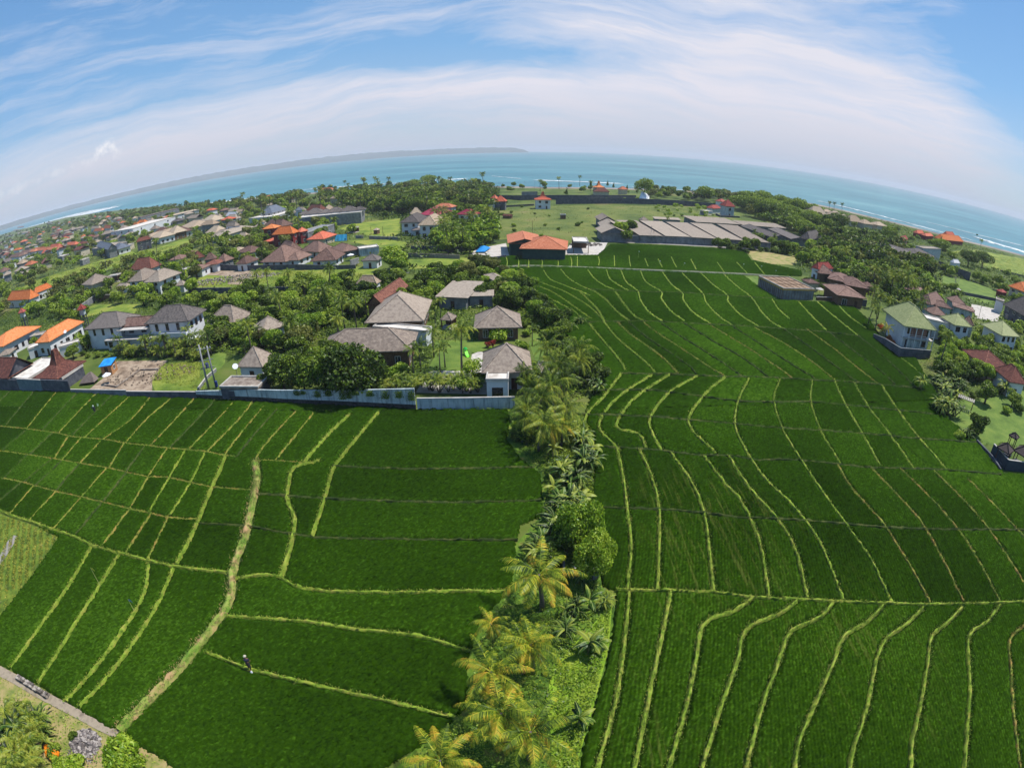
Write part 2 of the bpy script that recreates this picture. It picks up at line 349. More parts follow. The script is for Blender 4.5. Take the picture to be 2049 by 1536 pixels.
# far peninsula across the bay
def hills():
    rng=np.random.RandomState(5);rows=[]
    xs=np.linspace(-80,1057,150)
    hx=[-80,0,100,239,376,546,700,840,980,1030,1050,1057];hh=[60,62,66,70,92,100,112,98,96,84,50,6]
    V=[];F=[];no=np.cumsum(rng.randn(150))*.0
    for i,x in enumerate(xs):
        hy=np.interp(x,[0,239,400,700,900,1057],[465,392,355,315,305,305])
        d=ray(x,hy);a=math.atan2(d[0],d[1]);D=9000 if x>120 else 6200+2800*max(0,(x+80)/200)
        h=np.interp(x,hx,hh)*(.93+.14*rng.rand());e=1 if x<1040 else .5
        for dd,z in ((0,-.7),(60,12+8*rng.rand()),(260,h*.45*(1+.2*rng.randn()*.5)),(620,h*.85),(900,h*e),(1500,h*.9*e),(2600,-.7)):
            V.append((math.sin(a)*(D+dd),math.cos(a)*(D+dd),z))
    k=7
    for i in range(149):
        for j in range(k-1): F.append((i*k+j,(i+1)*k+j,(i+1)*k+j+1,i*k+j+1))
    m_=mat('hill_forest',[S(30,44,34),S(48,62,48),S(84,92,80),S(40,54,40)],scale=.006,detail=10.,bump=8,bscale=.02)
    tag(obj('hills',npmesh('hills',V,F,m_)),'low dark peninsula along the left horizon',kind='structure')
hills()
# ---- patches of other ground
P=sheet
P('pasture',[(985,425),(1060,414),(1200,411),(1330,413),(1445,424),(1440,445),(1320,440),(1210,445),(1195,495),(1150,487),(1080,474),(1000,480),(940,470),(905,440),(940,425)],.03,m_past,label='wide olive pasture before the dark walls')
P('meadow',C1((1100,870),(1200,775),(1330,760),(1560,760),(1900,755),(2200,740),(2230,790),(2090,850),(1780,860),(1490,865)),.03,m_meadow,label='bright grassy lot behind the villas')
P('dirt_patch',C1((1190,790),(1260,765),(1540,770),(1470,800),(1400,850),(1330,845),(1370,800)),.06,m_dirt,label='pale rubble strewn patch in the grassy lot')
P('meadow',C1((20,920),(230,815),(500,735),(760,655),(900,640),(1080,580),(1200,590),(980,690),(760,700),(640,760),(480,810),(360,850),(150,870),(40,960)),.03,m_meadow,label='yellow green slope behind the orange roofs')
P('meadow',C5((490,440),(650,375),(980,370),(900,450),(700,430),(560,470)),.03,m_meadow,label='tall yellow grass behind the two-storey villa')
P('meadow',C5((1030,890),(1100,780),(1450,755),(1480,790),(1390,960),(1060,965)),.03,m_meadow,label='yellow green vacant plot beside the power pole')
P('dirt_patch',C5((600,960),(700,880),(800,760),(1150,755),(1100,800),(1040,900),(1040,965)),.04,m_dirt,label='dug up brown building plot')
P('lawn',C6((1550,690),(1600,600),(1610,480),(1760,480),(1980,490),(1985,540),(1860,570),(1840,690)),.04,m_grass,label='trimmed lawn between the grey pavilions')
P('lawn',C7((1060,600),(1090,520),(1150,530),(1220,680),(1230,745),(1110,745)),.04,m_grass,label='small lawn right of the pavilions')
P('lawn',C6((0,640),(60,600),(130,560),(180,570),(170,640),(60,760),(0,780)),.04,m_grass,label='narrow lawn by the villa path')
P('terrace',C6((1150,830),(1480,830),(1560,700),(1900,560),(1980,560),(1960,850)),.02,m_pave,label='pale paved garden terrace behind the wall')
P('lawn',[(1885,770),(1950,800),(2080,770),(2120,900),(2060,900),(2005,885),(1990,890),(1965,890),(1935,860),(1905,845)],.03,m_grass,label='sloping lawn at the right edge')
P('meadow',C4((1430,470),(1600,450),(1700,450),(2060,520),(2200,620),(2049,640),(1870,600),(1760,580),(1640,480)),.03,m_meadow,label='yellow green field near the right shore')
P('meadow',C4((1440,640),(1600,670),(1760,720),(1860,760),(1820,860),(1680,830),(1580,770),(1430,700)),.03,m_grass,label='green plot behind the brown roofs')
P('meadow',C3((1150,645),(1440,680),(1450,735),(1280,725),(1190,700)),.03,m_dry,label='yellowish fallow plot beyond the rice')
P('meadow',C3((1130,800),(1320,800),(1330,930),(1270,920),(1200,860)),.03,m_grass,label='grassy corner by the unfinished concrete building')
P('road',C3((300,598),(800,620),(1290,650),(1560,670),(1560,660),(1290,638),(800,608),(300,588)),.03,m_road,label='narrow gravel lane below the long sheds')
P('yard',C2((1280,690),(1320,640),(1500,605),(1520,680)),.04,m_pave,label='pale concrete yard beside the orange barn')
P('yard',C3((70,675),(130,600),(340,600),(300,675)),.04,m_pave,label='concrete building site at the field corner')
P('yard',C4((1640,850),(1700,860),(1880,900),(1850,990),(1700,960)),.04,m_pave,label='pale gravel yard at right')
P('meadow',C2((930,700),(1250,690),(1400,700),(1390,745),(1250,750),(1050,750),(930,760)),.03,m_meadow,label='green strip before the far rice')
P('meadow',C2((600,490),(880,460),(880,580),(740,570),(520,520)),.03,m_meadow,label='grassy plots right of the grey compound')
P('meadow',C2((560,590),(800,585),(930,600),(900,640),(760,630)),.03,m_meadow,label='yellow grass strip behind the brown villas')
P('path',C5((680,990),(1000,905),(2000,895),(2000,902),(1000,915),(690,1000)),.02,m_road) if False else None
# bottom-left corner
P('dry_bank',[(-60,1310),(0,1330),(40,1352),(90,1383),(160,1422),(238,1468),(300,1500),(380,1536),(380,1620),(-80,1620)],.03,m_dry,label='dry grassy bank in the lower left corner')
P('lawn',CZ((-200,540),(60,520),(210,600),(190,700),(60,820),(-200,900)),.05,m_grass,label='bright lawn in the lower left corner')
P('vegetable_plot',[(-60,1010),(0,1028),(58,1048),(112,1068),(120,1072),(60,1160),(0,1232),(-60,1290)],.03,mat('crop_plot',[S(60,84,20),S(96,118,30),S(124,134,44)],scale=.8,detail=8.,bump=.2,bscale=3.),label='yellow green vegetable plot at left')
P('dirt_track',CB((-60,470),(0,405),(40,330),(72,296),(96,300),(70,350),(20,430),(-60,520)),.06,m_road,label='grey dirt track through the vegetable plot')
P('canal_path',[(-10,1326),(34,1350),(90,1382),(162,1421),(205,1446),(240,1463),(230,1476),(193,1459),(150,1435),(79,1398),(23,1365),(-18,1344)],.10,mat('old_concrete',[S(120,108,92),S(156,142,122),S(132,120,102)],scale=.8,detail=8.),label='grey concrete ditch edge beside the lower left rice')
# central strip
P('grassy_strip',[(1010,800),(1040,830),(1180,830),(1200,900),(1190,1000),(1195,1100),(1205,1175),(1236,1185),(1222,1300),(1190,1420),(1165,1510),(1160,1620),(700,1620),(860,1470),(930,1420),(935,1320),(960,1240),(1020,1180),(1030,1090),(1085,1030),(1080,950),(1040,920),(1012,880)],.02,mat('strip_grass',[S(40,66,12),S(64,96,20),S(94,124,30),S(126,120,54)],scale=.35,detail=9.,bump=.2,bscale=3.),label='overgrown strip between the two rice fields')
P('verge',[(1108,1330),(1195,1240),(1226,1195),(1217,1300),(1184,1425),(1158,1515),(1150,1600),(1100,1600),(1104,1480),(1092,1400)],.05,mat('verge_grass',[S(94,132,22),S(128,164,38),S(156,172,56)],scale=.5,detail=8.,bump=.2,bscale=3.),label='bright grassy verge beside the lower palms')
# ================================================================ RICE
BUND=[] # (points px, width m, type g/y/d)
def B(pts,w=.8,ty='g'): BUND.append((pts,w,ty))
# left field
for p,ty in [(((70,65),(0,130)),'d'),(((200,75),(40,270)),'d'),(((330,80),(160,292)),'y'),(((450,88),(250,305)),'d'),(((560,92),(350,315)),'y'),(((660,97),(430,330)),'d'),(((770,97),(640,215),(500,345)),'y'),(((880,110),(770,240),(600,360)),'y'),(((1000,118),(850,250),(740,375)),'y'),(((1135,120),(1020,250),(890,385)),'y'),(((1260,125),(1130,270),(1000,405)),'d'),(((1378,130),(1230,290),(1105,418)),'y'),(((1480,135),(1400,240),(1215,430)),'y'),(((1545,165),(1430,300),(1315,450)),'y'),(((1625,180),(1500,320),(1390,458)),'d'),(((1740,185),(1570,370),(1500,470)),'y'),(((1835,205),(1720,350),(1615,480)),'y')]:
    B(CA(*p),.27,ty)
B(CA((2049,210),(1930,320),(1780,490)),.7)
B([(757,828),(705,890),(668,940),(650,1000),(625,1075)],.6)
for p,ty in [(((160,300),(20,420)),'d'),(((310,320),(180,445)),'d'),(((405,335),(320,470)),'y'),(((480,345),(365,480)),'y'),(((590,370),(470,500)),'y'),(((730,380),(640,525)),'y'),(((850,395),(745,545)),'d'),(((980,412),(870,575)),'y'),(((1085,425),(1040,500),(990,590),(930,690),(880,780)),'g'),(((1200,440),(1130,590),(1070,690),(1000,800)),'g'),
  (((165,447),(20,590)),'d'),(((310,470),(140,610)),'d'),(((365,485),(210,630)),'d'),(((470,500),(330,660)),'d'),(((625,530),(480,695)),'y'),(((745,550),(610,720)),'d'),(((870,580),(765,760)),'y'),
  (((130,610),(0,720)),'d'),(((200,630),(60,795)),'y'),(((330,665),(175,830)),'y'),(((480,695),(320,880)),'y'),(((600,730),(450,915)),'d'),(((760,765),(610,975)),'y'),(((890,790),(740,1025)),'y'),(((990,810),(870,1060)),'y')]:
    B(CA(*p),.27,ty)
B(CA((1320,455),(1280,560),(1240,640),(1200,740),(1160,840),(1100,970),(1040,1080)),.7)
B([(511,925),(515,960),(505,1010),(492,1070),(478,1110),(465,1150),(465,1180),(455,1215),(430,1250),(400,1290),(350,1350),(300,1400),(240,1462)],1.35,'p')
B([(640,925),(588,938),(580,960),(575,1000),(590,1040),(583,1090),(572,1130),(563,1158)],.75)
for p in [CA((0,278),(150,293),(330,318),(400,335),(480,345),(620,358),(730,378),(860,392),(985,408),(1110,418),(1215,430),(1320,452),(1390,457)),CA((1500,480),(1615,482),(1780,495)),
   CA((0,422),(165,445),(320,470),(480,497),(640,525),(750,550),(870,575),(985,580),(1100,605),(1240,635),(1480,655)),
   CA((0,580),(130,605),(210,628),(330,660),(480,695),(610,725),(760,762),(890,790),(990,815),(1160,825))]: B(p,.24,'y')
for p in [CA((1530,680),(1690,690),(1900,705),(2049,715)),CA((1170,850),(1430,865),(1700,910),(1830,925)),CA((1500,475),(1490,480)),[(665,935),(760,940),(860,942),(1070,938)],[(655,1000),(850,1008),(1082,1005)],[(625,1078),(800,1082),(1035,1083)],[(505,990),(575,994)]]: B(p,.3,'d')
B(CA((0,770),(80,805),(170,830),(320,885),(440,925),(545,975),(740,1030),(870,1065),(1030,1100),(1180,1120),(1335,1135)),.5,'g')
B([(470,1160),(510,1155),(560,1155),(590,1175),(650,1185),(760,1188),(900,1186),(1010,1185)],.45)
B([(455,1235),(600,1245),(720,1262),(840,1275),(940,1305)],.45)
B([(415,1307),(500,1340),(600,1365),(760,1400),(900,1435),(930,1440)],.45)
for p in [((490,365),(380,560),(200,820),(65,1005)),((640,405),(530,580),(350,870),(215,1085)),((795,455),(770,620),(640,840),(480,1050),(360,1180)),((930,475),(840,680),(700,900),(560,1080),(430,1215))]: B(CB(*p),.55)
# right field, bottom band
for p in [((20,95),(0,330),(-50,650),(-140,985)),((235,90),(170,400),(120,640),(50,985)),((650,125),(560,190),(440,225),(390,275),(370,400),(320,650),(225,985)),((880,140),(780,210),(640,265),(595,330),(580,430),(490,680),(395,985)),((1065,150),(1000,220),(850,290),(820,340),(790,440),(700,680),(620,985)),((1320,165),(1240,245),(1120,320),(1080,420),(980,650),(890,850),(870,985)),((1525,175),(1450,250),(1340,330),(1290,430),(1240,680),(1165,900),(1150,985)),((1725,175),(1640,260),(1570,320),(1550,450),(1510,680),(1465,880),(1460,985)),((1920,160),(1850,250),(1760,325),(1765,600),(1750,800),(1740,985))]: B(CD(*p)+[(CD(p[-1])[0][0]-6,1590)],.62)
B(CD((2049,260),(1970,340),(1975,480),(1990,750),(2020,985),(2030,1100)),.45,'y')
B([(1235,1182),(1330,1184),(1430,1187),(1500,1197),(1590,1201),(1660,1205),(1760,1209),(1840,1212),(1930,1210),(2060,1206)],.4,'g')
for p in [((1235,900),(1247,960),(1255,1020),(1262,1090),(1255,1180)),((1280,903),(1305,960),(1318,1020),(1318,1100),(1315,1183)),((1343,910),(1385,970),(1408,1030),(1418,1100),(1427,1187)),((1408,915),(1450,970),(1485,1010),(1520,1090),(1537,1197)),((1457,915),(1500,980),(1550,1035),(1590,1100),(1614,1200))]: B(list(p),.6)
B([(1498,760),(1478,800),(1470,850),(1490,900),(1530,960),(1590,1020),(1640,1090),(1685,1203)],.5)
for p in [((1560,762),(1548,800),(1565,860),(1600,920),(1640,980),(1690,1050),(1740,1120),(1782,1208)),((1625,765),(1622,805),(1642,865),(1680,930)),((1675,932),(1700,975),(1765,1050),(1810,1120),(1860,1210)),((1740,937),(1800,1000),(1850,1060),(1925,1205)),((1800,940),(1880,1020),(1935,1090),(1998,1205)),((1868,945),(1960,1040),(2060,1190)),((1935,960),(2060,1090))]: B(list(p),.4,'g' if p[0][0]<1650 else 'y')
for p in [((1180,640),(1230,750),(1310,890),(1390,1035)),((1275,660),(1340,770),(1440,900),(1540,1045)),((1400,670),(1470,780),(1570,910),(1690,1050))]: B(CC(*p),.5)
for p in [((685,630),(600,700),(525,800),(525,860),(590,930),(645,980)),((558,625),(430,700),(345,810),(350,880),(395,965)),((430,618),(320,690),(240,760),(190,860),(290,890),(325,955)),((350,620),(240,690),(150,770),(110,860),(180,940),(200,965)),((210,615),(130,720),(60,790),(40,860))]: B(CC(*p),.62)
for p in [((0,800),(120,805),(300,812),(430,815)),((100,690),(330,690),(540,715),(740,740),(910,745),(1080,745),(1340,770),(1640,800)),((130,800),(350,815),(540,830),(720,845),(940,865),(1110,875),(1310,890),(1430,900),(1570,912),(1850,930)),((120,950),(290,960),(390,967),(570,990),(700,990),(830,1010),(1000,1010),(1200,1030),(1340,1045),(1530,1050),(1690,1055),(1940,1075)),((210,615),(430,618),(560,625),(685,630),(880,632),(1090,645),(1280,655),(1550,680)),((60,380),(310,375),(500,385),(720,395),(950,410),(1150,425),(1300,445)),((0,225),(245,238),(490,245),(695,258),(900,272))]: B(CC(*p),.35,'d')
B([(1200,1018),(1320,1022),(1410,1030),(1480,1038),(1570,1042),(1680,1050),(1770,1058),(1880,1062),(2060,1062)],.35,'d')
mid=[((65,385),(100,430),(160,500),(210,560),(232,600)),((130,375),(190,450),(270,520),(330,570),(365,610)),((195,380),(260,440),(360,510),(430,570),(468,612)),((245,380),(330,450),(450,530),(520,580),(558,622)),((312,378),(370,425),(500,510),(620,590),(685,628)),((395,385),(500,455),(620,530),(760,625)),((500,385),(620,460),(760,540),(880,628)),((620,395),(760,480),(900,570),(990,635)),((720,400),(860,490),(1000,580),(1100,640)),((820,405),(960,480),(1080,560),(1180,640)),((950,410),(1080,500),(1200,590),(1290,655)),((1055,410),(1180,500),(1290,590),(1380,660)),((1150,420),(1270,510),(1400,610),(1460,665)),((1290,440),(1400,530),(1550,675))]
for i,p in enumerate(mid): B(CC(*p),.55 if i<3 else .42,'g' if i<2 else ('y' if i in(2,4,7,9,11) else 'd'))
B(CC((1490,545),(1560,600)),.5)
for p in [((60,140),(90,180),(140,215),(180,230)),((145,140),(160,180),(200,210),(245,235)),((210,140),(235,195),(285,235),(300,280),(340,335),(400,375)),((300,145),(325,195),(395,240),(395,270),(440,330),(500,375)),((400,150),(440,205),(490,245),(495,275),(540,335),(625,390)),((490,155),(540,205),(585,250),(600,290),(660,355),(720,395)),((575,155),(640,215),(695,255),(700,285),(760,350),(840,400)),((680,160),(740,215),(805,265),(850,330),(900,380),(955,410)),((900,275),(930,320),(980,365)),((1020,285),(1080,350),(1150,420)),((1105,285),(1180,350),(1290,440)),((1190,290),(1250,350),(1330,410)),((185,240),(220,290),(270,350),(310,372)),((85,235),(140,275),(190,330),(245,370)),((20,238),(70,285),(110,330),(135,375))]: B(CC(*p),.6)
for p in [((1000,30),(1050,70),(1180,120),(1340,180),(1420,225),(1540,300),(1640,390),(1680,430)),((970,40),(1060,110),(1230,180),(1330,240),(1470,340),(1570,410)),((1180,10),(1230,80),(1340,130),(1470,180),(1560,220)),((1320,0),(1380,70),(1470,130),(1580,180)),((1220,240),(1340,300),(1430,350),(1500,420))]: B(CC(*[((800+a/4.098-1150)*2.279,(540+b/4.098-480)*2.279) for a,b in p]),.5)
for p in [((12,80),(12,125)),((108,80),(112,100),(108,120)),((180,75),(182,125)),((248,75),(250,100),(255,125)),((320,88),(335,125)),((380,90),(400,130)),((440,80),(452,105),(465,130)),((530,92),(555,140)),((650,105),(685,155)),((738,105),(790,160)),((820,105),(865,160))]: B(CC(*p),.55)
for x in (1013,1036,1056,1083,1115,1142): B([(x,516),(x+2,525),(x+1,537)],.55)
B(CC((-360,128),(-200,122),(0,128),(300,140),(600,152),(780,160),(930,170)),.32,'c')
field_px=[
 [(-80,778),(0,783),(143,786),(255,795),(395,800),(560,808),(700,815),(833,822),(1015,822),(1020,840),(1012,880),(1040,920),(1080,950),(1086,1030),(1040,1050),(1030,1090),(1022,1180),(960,1240),(935,1320),(930,1420),(860,1480),(720,1560),(640,1640),(500,1640),(330,1520),(240,1466),(160,1420),(86,1374),(0,1328),(-80,1290),(0,1240),(60,1165),(122,1076),(58,1044),(0,1024),(-80,1000)],
 [(1200,760),(1165,840),(1190,870),(1186,1000),(1197,1100),(1206,1172),(1236,1183),(1222,1300),(1192,1410),(1168,1500),(1150,1640),(2200,1640),(2200,960),(2006,948),(1960,895),(1950,880),(1900,845),(1880,800),(1850,750),(1830,716),(1770,690),(1742,645),(1700,608),(1553,602),(1535,588),(1487,552),(1300,545),(1150,536),(982,537),(1000,548),(1040,566),(1075,592),(1110,635),(1135,680),(1165,715),(1205,735)],
 [(985,533),(1003,514),(1195,512),(1222,490),(1300,491),(1490,503),(1503,522),(1603,543),(1603,553),(1490,549),(1300,542),(1150,535)]]
field_w=[[tuple(G(*p)) for p in f] for f in field_px]
def rice():
    ma=bpy.data.materials.new('rice_leaves');ma.use_nodes=True;t=ma.node_tree;t.nodes.clear();out=N(t,'ShaderNodeOutputMaterial')
    g=N(t,'ShaderNodeNewGeometry')
    n1=N(t,'ShaderNodeTexNoise',i_Scale=.03,i_Detail=4.0);Lk(t,g,'Position',n1,'Vector')
    n2=N(t,'ShaderNodeTexNoise',i_Scale=5.0,i_Detail=4.0,i_Roughness=.7);Lk(t,g,'Position',n2,'Vector')
    a=N(t,'ShaderNodeAttribute',attribute_name='tint')
    f=math_(t,'ADD',math_(t,'MULTIPLY',n1.outputs[0],.5),math_(t,'MULTIPLY',n2.outputs[0],.5))
    f=math_(t,'ADD',f,a.outputs['Fac'])
    c=ramp(t,f,[(.25,S(17,33,3)),(.42,S(31,53,6)),(.56,S(41,67,9)),(.72,S(62,92,20)),(.9,S(96,118,42))])
    # thin planting rows with dry stalks
    mp=N(t,'ShaderNodeMapping');mp.inputs['Scale'].default_value=(3.2,.16,1);mp.inputs['Rotation'].default_value=(0,0,-.12);Lk(t,g,'Position',mp,0)
    n3=N(t,'ShaderNodeTexNoise',i_Scale=1.0,i_Detail=3.0);Lk(t,mp,0,n3,'Vector')
    n4=N(t,'ShaderNodeTexNoise',i_Scale=.06,i_Detail=3.0);Lk(t,g,'Position',n4,'Vector')
    sx=N(t,'ShaderNodeSeparateXYZ');Lk(t,g,'Position',sx,0)
    reg=math_(t,'MULTIPLY',math_(t,'MULTIPLY',math_(t,'SUBTRACT',sx.outputs[0],6.),.2,True),math_(t,'SUBTRACT',1.0,math_(t,'MULTIPLY',math_(t,'SUBTRACT',sx.outputs[0],26.),.05,True)))
    rw=math_(t,'MULTIPLY',math_(t,'MULTIPLY',math_(t,'SUBTRACT',n3.outputs[0],.54),8.,True),math_(t,'MULTIPLY',math_(t,'SUBTRACT',n4.outputs[0],.42),5.,True))
    rw=math_(t,'MULTIPLY',rw,math_(t,'MULTIPLY',reg,.26));rw=math_(t,'MULTIPLY',rw,math_(t,'MULTIPLY',math_(t,'SUBTRACT',62.,sx.outputs[1]),.08,True))
    mx=N(t,'ShaderNodeMix',data_type='RGBA');t.links.new(rw,mx.inputs[0]);t.links.new(c,mx.inputs[6]);mx.inputs[7].default_value=(*S(132,130,66),1)
    # planting rows a hand's breadth apart, bending with the ground
    wp=N(t,'ShaderNodeTexNoise',i_Scale=.12,i_Detail=2.0);Lk(t,g,'Position',wp,0 if False else 'Vector')
    u=math_(t,'ADD',math_(t,'MULTIPLY',math_(t,'ADD',sx.outputs[0],math_(t,'MULTIPLY',sx.outputs[1],-.30)),17.),math_(t,'MULTIPLY',wp.outputs[0],16.))
    st_=math_(t,'ADD',.5,math_(t,'MULTIPLY',math_(t,'SINE',u),.5))
    rg=math_(t,'MULTIPLY',math_(t,'MULTIPLY',math_(t,'SUBTRACT',sx.outputs[0],4.),.3,True),math_(t,'MULTIPLY',math_(t,'SUBTRACT',58.,sx.outputs[1]),.06,True))
    rm=N(t,'ShaderNodeMix',data_type='RGBA',blend_type='MULTIPLY');t.links.new(math_(t,'MULTIPLY',math_(t,'MULTIPLY',st_,rg),.55),rm.inputs[0]);t.links.new(mx.outputs[2],rm.inputs[6]);rm.inputs[7].default_value=(.35,.4,.3,1);mx=rm
    d=N(t,'ShaderNodeBsdfDiffuse');t.links.new(mx.outputs[2],d.inputs[0]);tr=N(t,'ShaderNodeBsdfTranslucent');t.links.new(mx.outputs[2],tr.inputs[0])
    mi=N(t,'ShaderNodeMixShader');mi.inputs[0].default_value=.2;Lk(t,d,0,mi,1);Lk(t,tr,0,mi,2);Lk(t,mi,0,out,0)
    rng=np.random.RandomState(7)
    lines=[([tuple(p) for p in smooth_line([G(*q) for q in pts],1.2)],w_,ty) for pts,w_,ty in BUND]
    def grid(x0,x1,y0,y1,st,name):
        xs=np.arange(x0,x1,st);ys=np.arange(y0,y1,st);X,Y=np.meshgrid(xs,ys)
        X=X+rng.uniform(-.35,.35,X.shape)*st;Y=Y+rng.uniform(-.35,.35,Y.shape)*st
        M=np.zeros(X.shape,bool)
        for f_ in field_w: M|=inpoly(X,Y,f_)
        Dm=np.full(X.shape,9.);pl=rng.rand(4000);
        for pts,w_,ty in lines:
            for (ax,ay),(bx,by) in zip(pts[:-1],pts[1:]):
                r=w_/2+.9
                i0=max(0,int((min(ax,bx)-r-x0)/st));i1=int((max(ax,bx)+r-x0)/st)+2;j0=max(0,int((min(ay,by)-r-y0)/st));j1=int((max(ay,by)+r-y0)/st)+2
                if i1<=0 or j1<=0 or i0>=len(xs) or j0>=len(ys): continue
                sx_=X[j0:j1,i0:i1];sy_=Y[j0:j1,i0:i1];dx,dy=bx-ax,by-ay;L2=dx*dx+dy*dy+1e-9
                tt=np.clip(((sx_-ax)*dx+(sy_-ay)*dy)/L2,0,1)
                dd=np.hypot(sx_-ax-tt*dx,sy_-ay-tt*dy)-w_/2
                sub=Dm[j0:j1,i0:i1];np.minimum(sub,dd,out=sub)
        Z0=0;big=rng.rand(int((y1-y0)/1.4)+3,int((x1-x0)/1.4)+3)
        bi=big[((Y-y0)/1.4).astype(int).clip(0,big.shape[0]-1),((X-x0)/1.4).astype(int).clip(0,big.shape[1]-1)]
        Z=.50+rng.uniform(-.12,.12,X.shape)+(bi-.5)*.06
        amp=min(1.,.22/st)
        k=max(1,int(.5/st));bl=(Dm[::k,::k]<.22)|~M[::k,::k];lab=np.zeros(bl.shape,int);nl=0;hh_,ww_=bl.shape
        for j0 in range(0,hh_,4):
            for i0 in range(0,ww_,4):
                if bl[j0,i0] or lab[j0,i0]: continue
                nl+=1;lab[j0,i0]=nl;stk_=[(j0,i0)]
                while stk_:
                    j,i=stk_.pop()
                    for a_,b_ in((j+1,i),(j-1,i),(j,i+1),(j,i-1)):
                        if 0<=a_<hh_ and 0<=b_<ww_ and not bl[a_,b_] and not lab[a_,b_]: lab[a_,b_]=nl;stk_.append((a_,b_))
        plot=np.random.RandomState(5).uniform(-.075,.075,nl+1);plot[0]=0
        jj=np.minimum(np.arange(Y.shape[0])//k,hh_-1);ii=np.minimum(np.arange(X.shape[1])//k,ww_-1);PT=plot[lab[jj][:,ii]]
        Z=np.where(Dm<.03,.04,np.where(Dm<.06+st,Z-.12,Z));Z=np.where(M,Z,0.0)
        tint=np.where((Dm>.1)&(Dm<.5),.05,0.)+rng.normal(0,.07 if st<.3 else .055,X.shape)+PT
        nx,ny=len(xs),len(ys);idx=np.arange(nx*ny).reshape(ny,nx)
        q=np.stack([idx[:-1,:-1],idx[:-1,1:],idx[1:,1:],idx[1:,:-1]],-1).reshape(-1,4)
        zf=Z.ravel();keep=(zf[q]>.3).sum(1)>=1;q=q[keep]
        used=np.unique(q);re=np.full(nx*ny,-1);re[used]=np.arange(len(used));q=re[q]
        V=np.stack([X.ravel(),Y.ravel(),zf],1)[used]
        return obj(name,npmesh(name,V,q,ma,tint=tint.ravel()[used]))
    tag(grid(-140,64,2,76.1,.21,'rice_field'),'dark green young rice in the nearer paddies',kind='stuff')
    tag(grid(64,125,2,76.1,.36,'rice_field'),'dark green young rice at the right of the nearer paddies',kind='stuff')
    tag(grid(-140,150,76,245,.42,'rice_field'),'dark green young rice in the farther paddies',kind='stuff')
    mg=mat('bund_grass',[S(84,114,24),S(110,138,34),S(132,154,48),S(152,152,66)],scale=1.6,detail=6.,isl=.5)
    my=mat('bund_dry_grass',[S(70,98,24),S(104,124,36),S(134,140,54),S(156,126,66)],scale=1.1,detail=6.,isl=.5)
    md_=mat('bund_dull_grass',[S(30,46,10),S(48,66,18),S(84,90,38)],scale=1.2,detail=6.,isl=.4)
    mp_=mat('bund_path_grass',[S(72,108,32),S(110,140,46),S(142,148,72),S(172,140,98)],scale=.5,detail=7.,isl=.5)
    mc=mat('canal_concrete',[S(120,130,90),S(160,156,136),S(96,120,60)],scale=.5,detail=6.,isl=.4)
    for (pts,w_,ty),(pp,_,_) in zip(lines,BUND):
        L=densify(pts,.45);V=[];F=[];n=len(L);cols=5;zt={'g':.40,'y':.37,'p':.46,'c':.62,'d':.42}[ty]
        for i,p in enumerate(L):
            d=(L[min(i+1,n-1)]-L[max(i-1,0)]);d=d.normalized() if d.length>0 else Vector((1,0));nn=Vector((-d.y,d.x))
            for j in range(cols):
                u=j/(cols-1)*2-1;q=p+nn*(u*w_*(.33 if ty!='d' else .30)*(1+.22*rng.randn()))+d*rng.uniform(-.12,.12)
                V.append((q.x,q.y,.05 if abs(u)==1 else zt*(1+.22*rng.randn()) if ty!='c' else zt))
        for i in range(n-1):
            for j in range(cols-1): F.append((i*cols+j,i*cols+j+1,(i+1)*cols+j+1,(i+1)*cols+j))
        # grass tufts standing on it
        dist=math.hypot(*pts[len(pts)//2])
        if ty not in 'cd' and dist<150:
            nt_=int(len(L)*(w_+.15)*(46 if dist<70 else 20))
            for _ in range(nt_):
                k=rng.randint(n);p=L[k]+Vector((rng.normal(0,.30)*w_,rng.normal(0,.30)*w_));a=rng.rand()*6.28;h=rng.uniform(.06,.17);b=len(V);wd=.035 if dist<70 else .06
                c_,s_=math.cos(a),math.sin(a);z=zt*.9
                V+=[(p.x-c_*wd,p.y-s_*wd,z),(p.x+c_*wd,p.y+s_*wd,z),(p.x+c_*wd*.6+s_*h*.6,p.y+s_*wd*.6-c_*h*.6,z+h),(p.x-c_*wd*.6+s_*h*.6,p.y-s_*wd*.6-c_*h*.6,z+h)];F.append((b,b+1,b+2,b+3))
        nm='canal' if ty=='c' else 'bund'
        lab={'g':'light green grassy bund between rice paddies','y':'thin dry bund between rice paddies','p':'broad grassy footpath curving through the left rice','c':'pale narrow canal crossing the far rice','d':'narrow dull green bund between left paddies'}[ty]
        tag(obj(nm,npmesh(nm,V,F,{'g':mg,'y':my,'p':mp_,'c':mc,'d':md_}[ty])),lab,kind='structure')
rice()

# ================================================================ BUILDINGS
def RM(name,cols,courses=2.2,stain=None,obj_=.25):
    return [mat(name,cols,scale=1.6,detail=8.,coord='world',courses=courses,bump=.04,bscale=9,stain=stain,obj=obj_),mat(name+'_ridge',[tuple(c*.72 for c in cols[0]),tuple(c*1.05 for c in cols[-1])],scale=2.)]
R_GREY=RM('grey_shingles',[S(122,108,98),S(150,134,120),S(172,156,140)],stain=(S(92,78,70),.5,(1,1,1),.56))
R_DGREY=RM('dark_grey_tiles',[S(78,72,70),S(106,98,94),S(126,116,110)],stain=(S(60,58,60),.4,(1,1,1),.58))
R_SLATE=RM('blue_grey_tiles',[S(84,92,106),S(112,120,134),S(132,138,148)])
R_BROWN=RM('brown_tiles',[S(92,66,58),S(122,94,84),S(146,116,102)],stain=(S(74,52,46),.5,(1,1,1),.56))
R_RBROWN=RM('red_brown_tiles',[S(92,48,40),S(124,72,58),S(148,98,82)],stain=(S(66,36,32),.6,(1,1,1),.54))
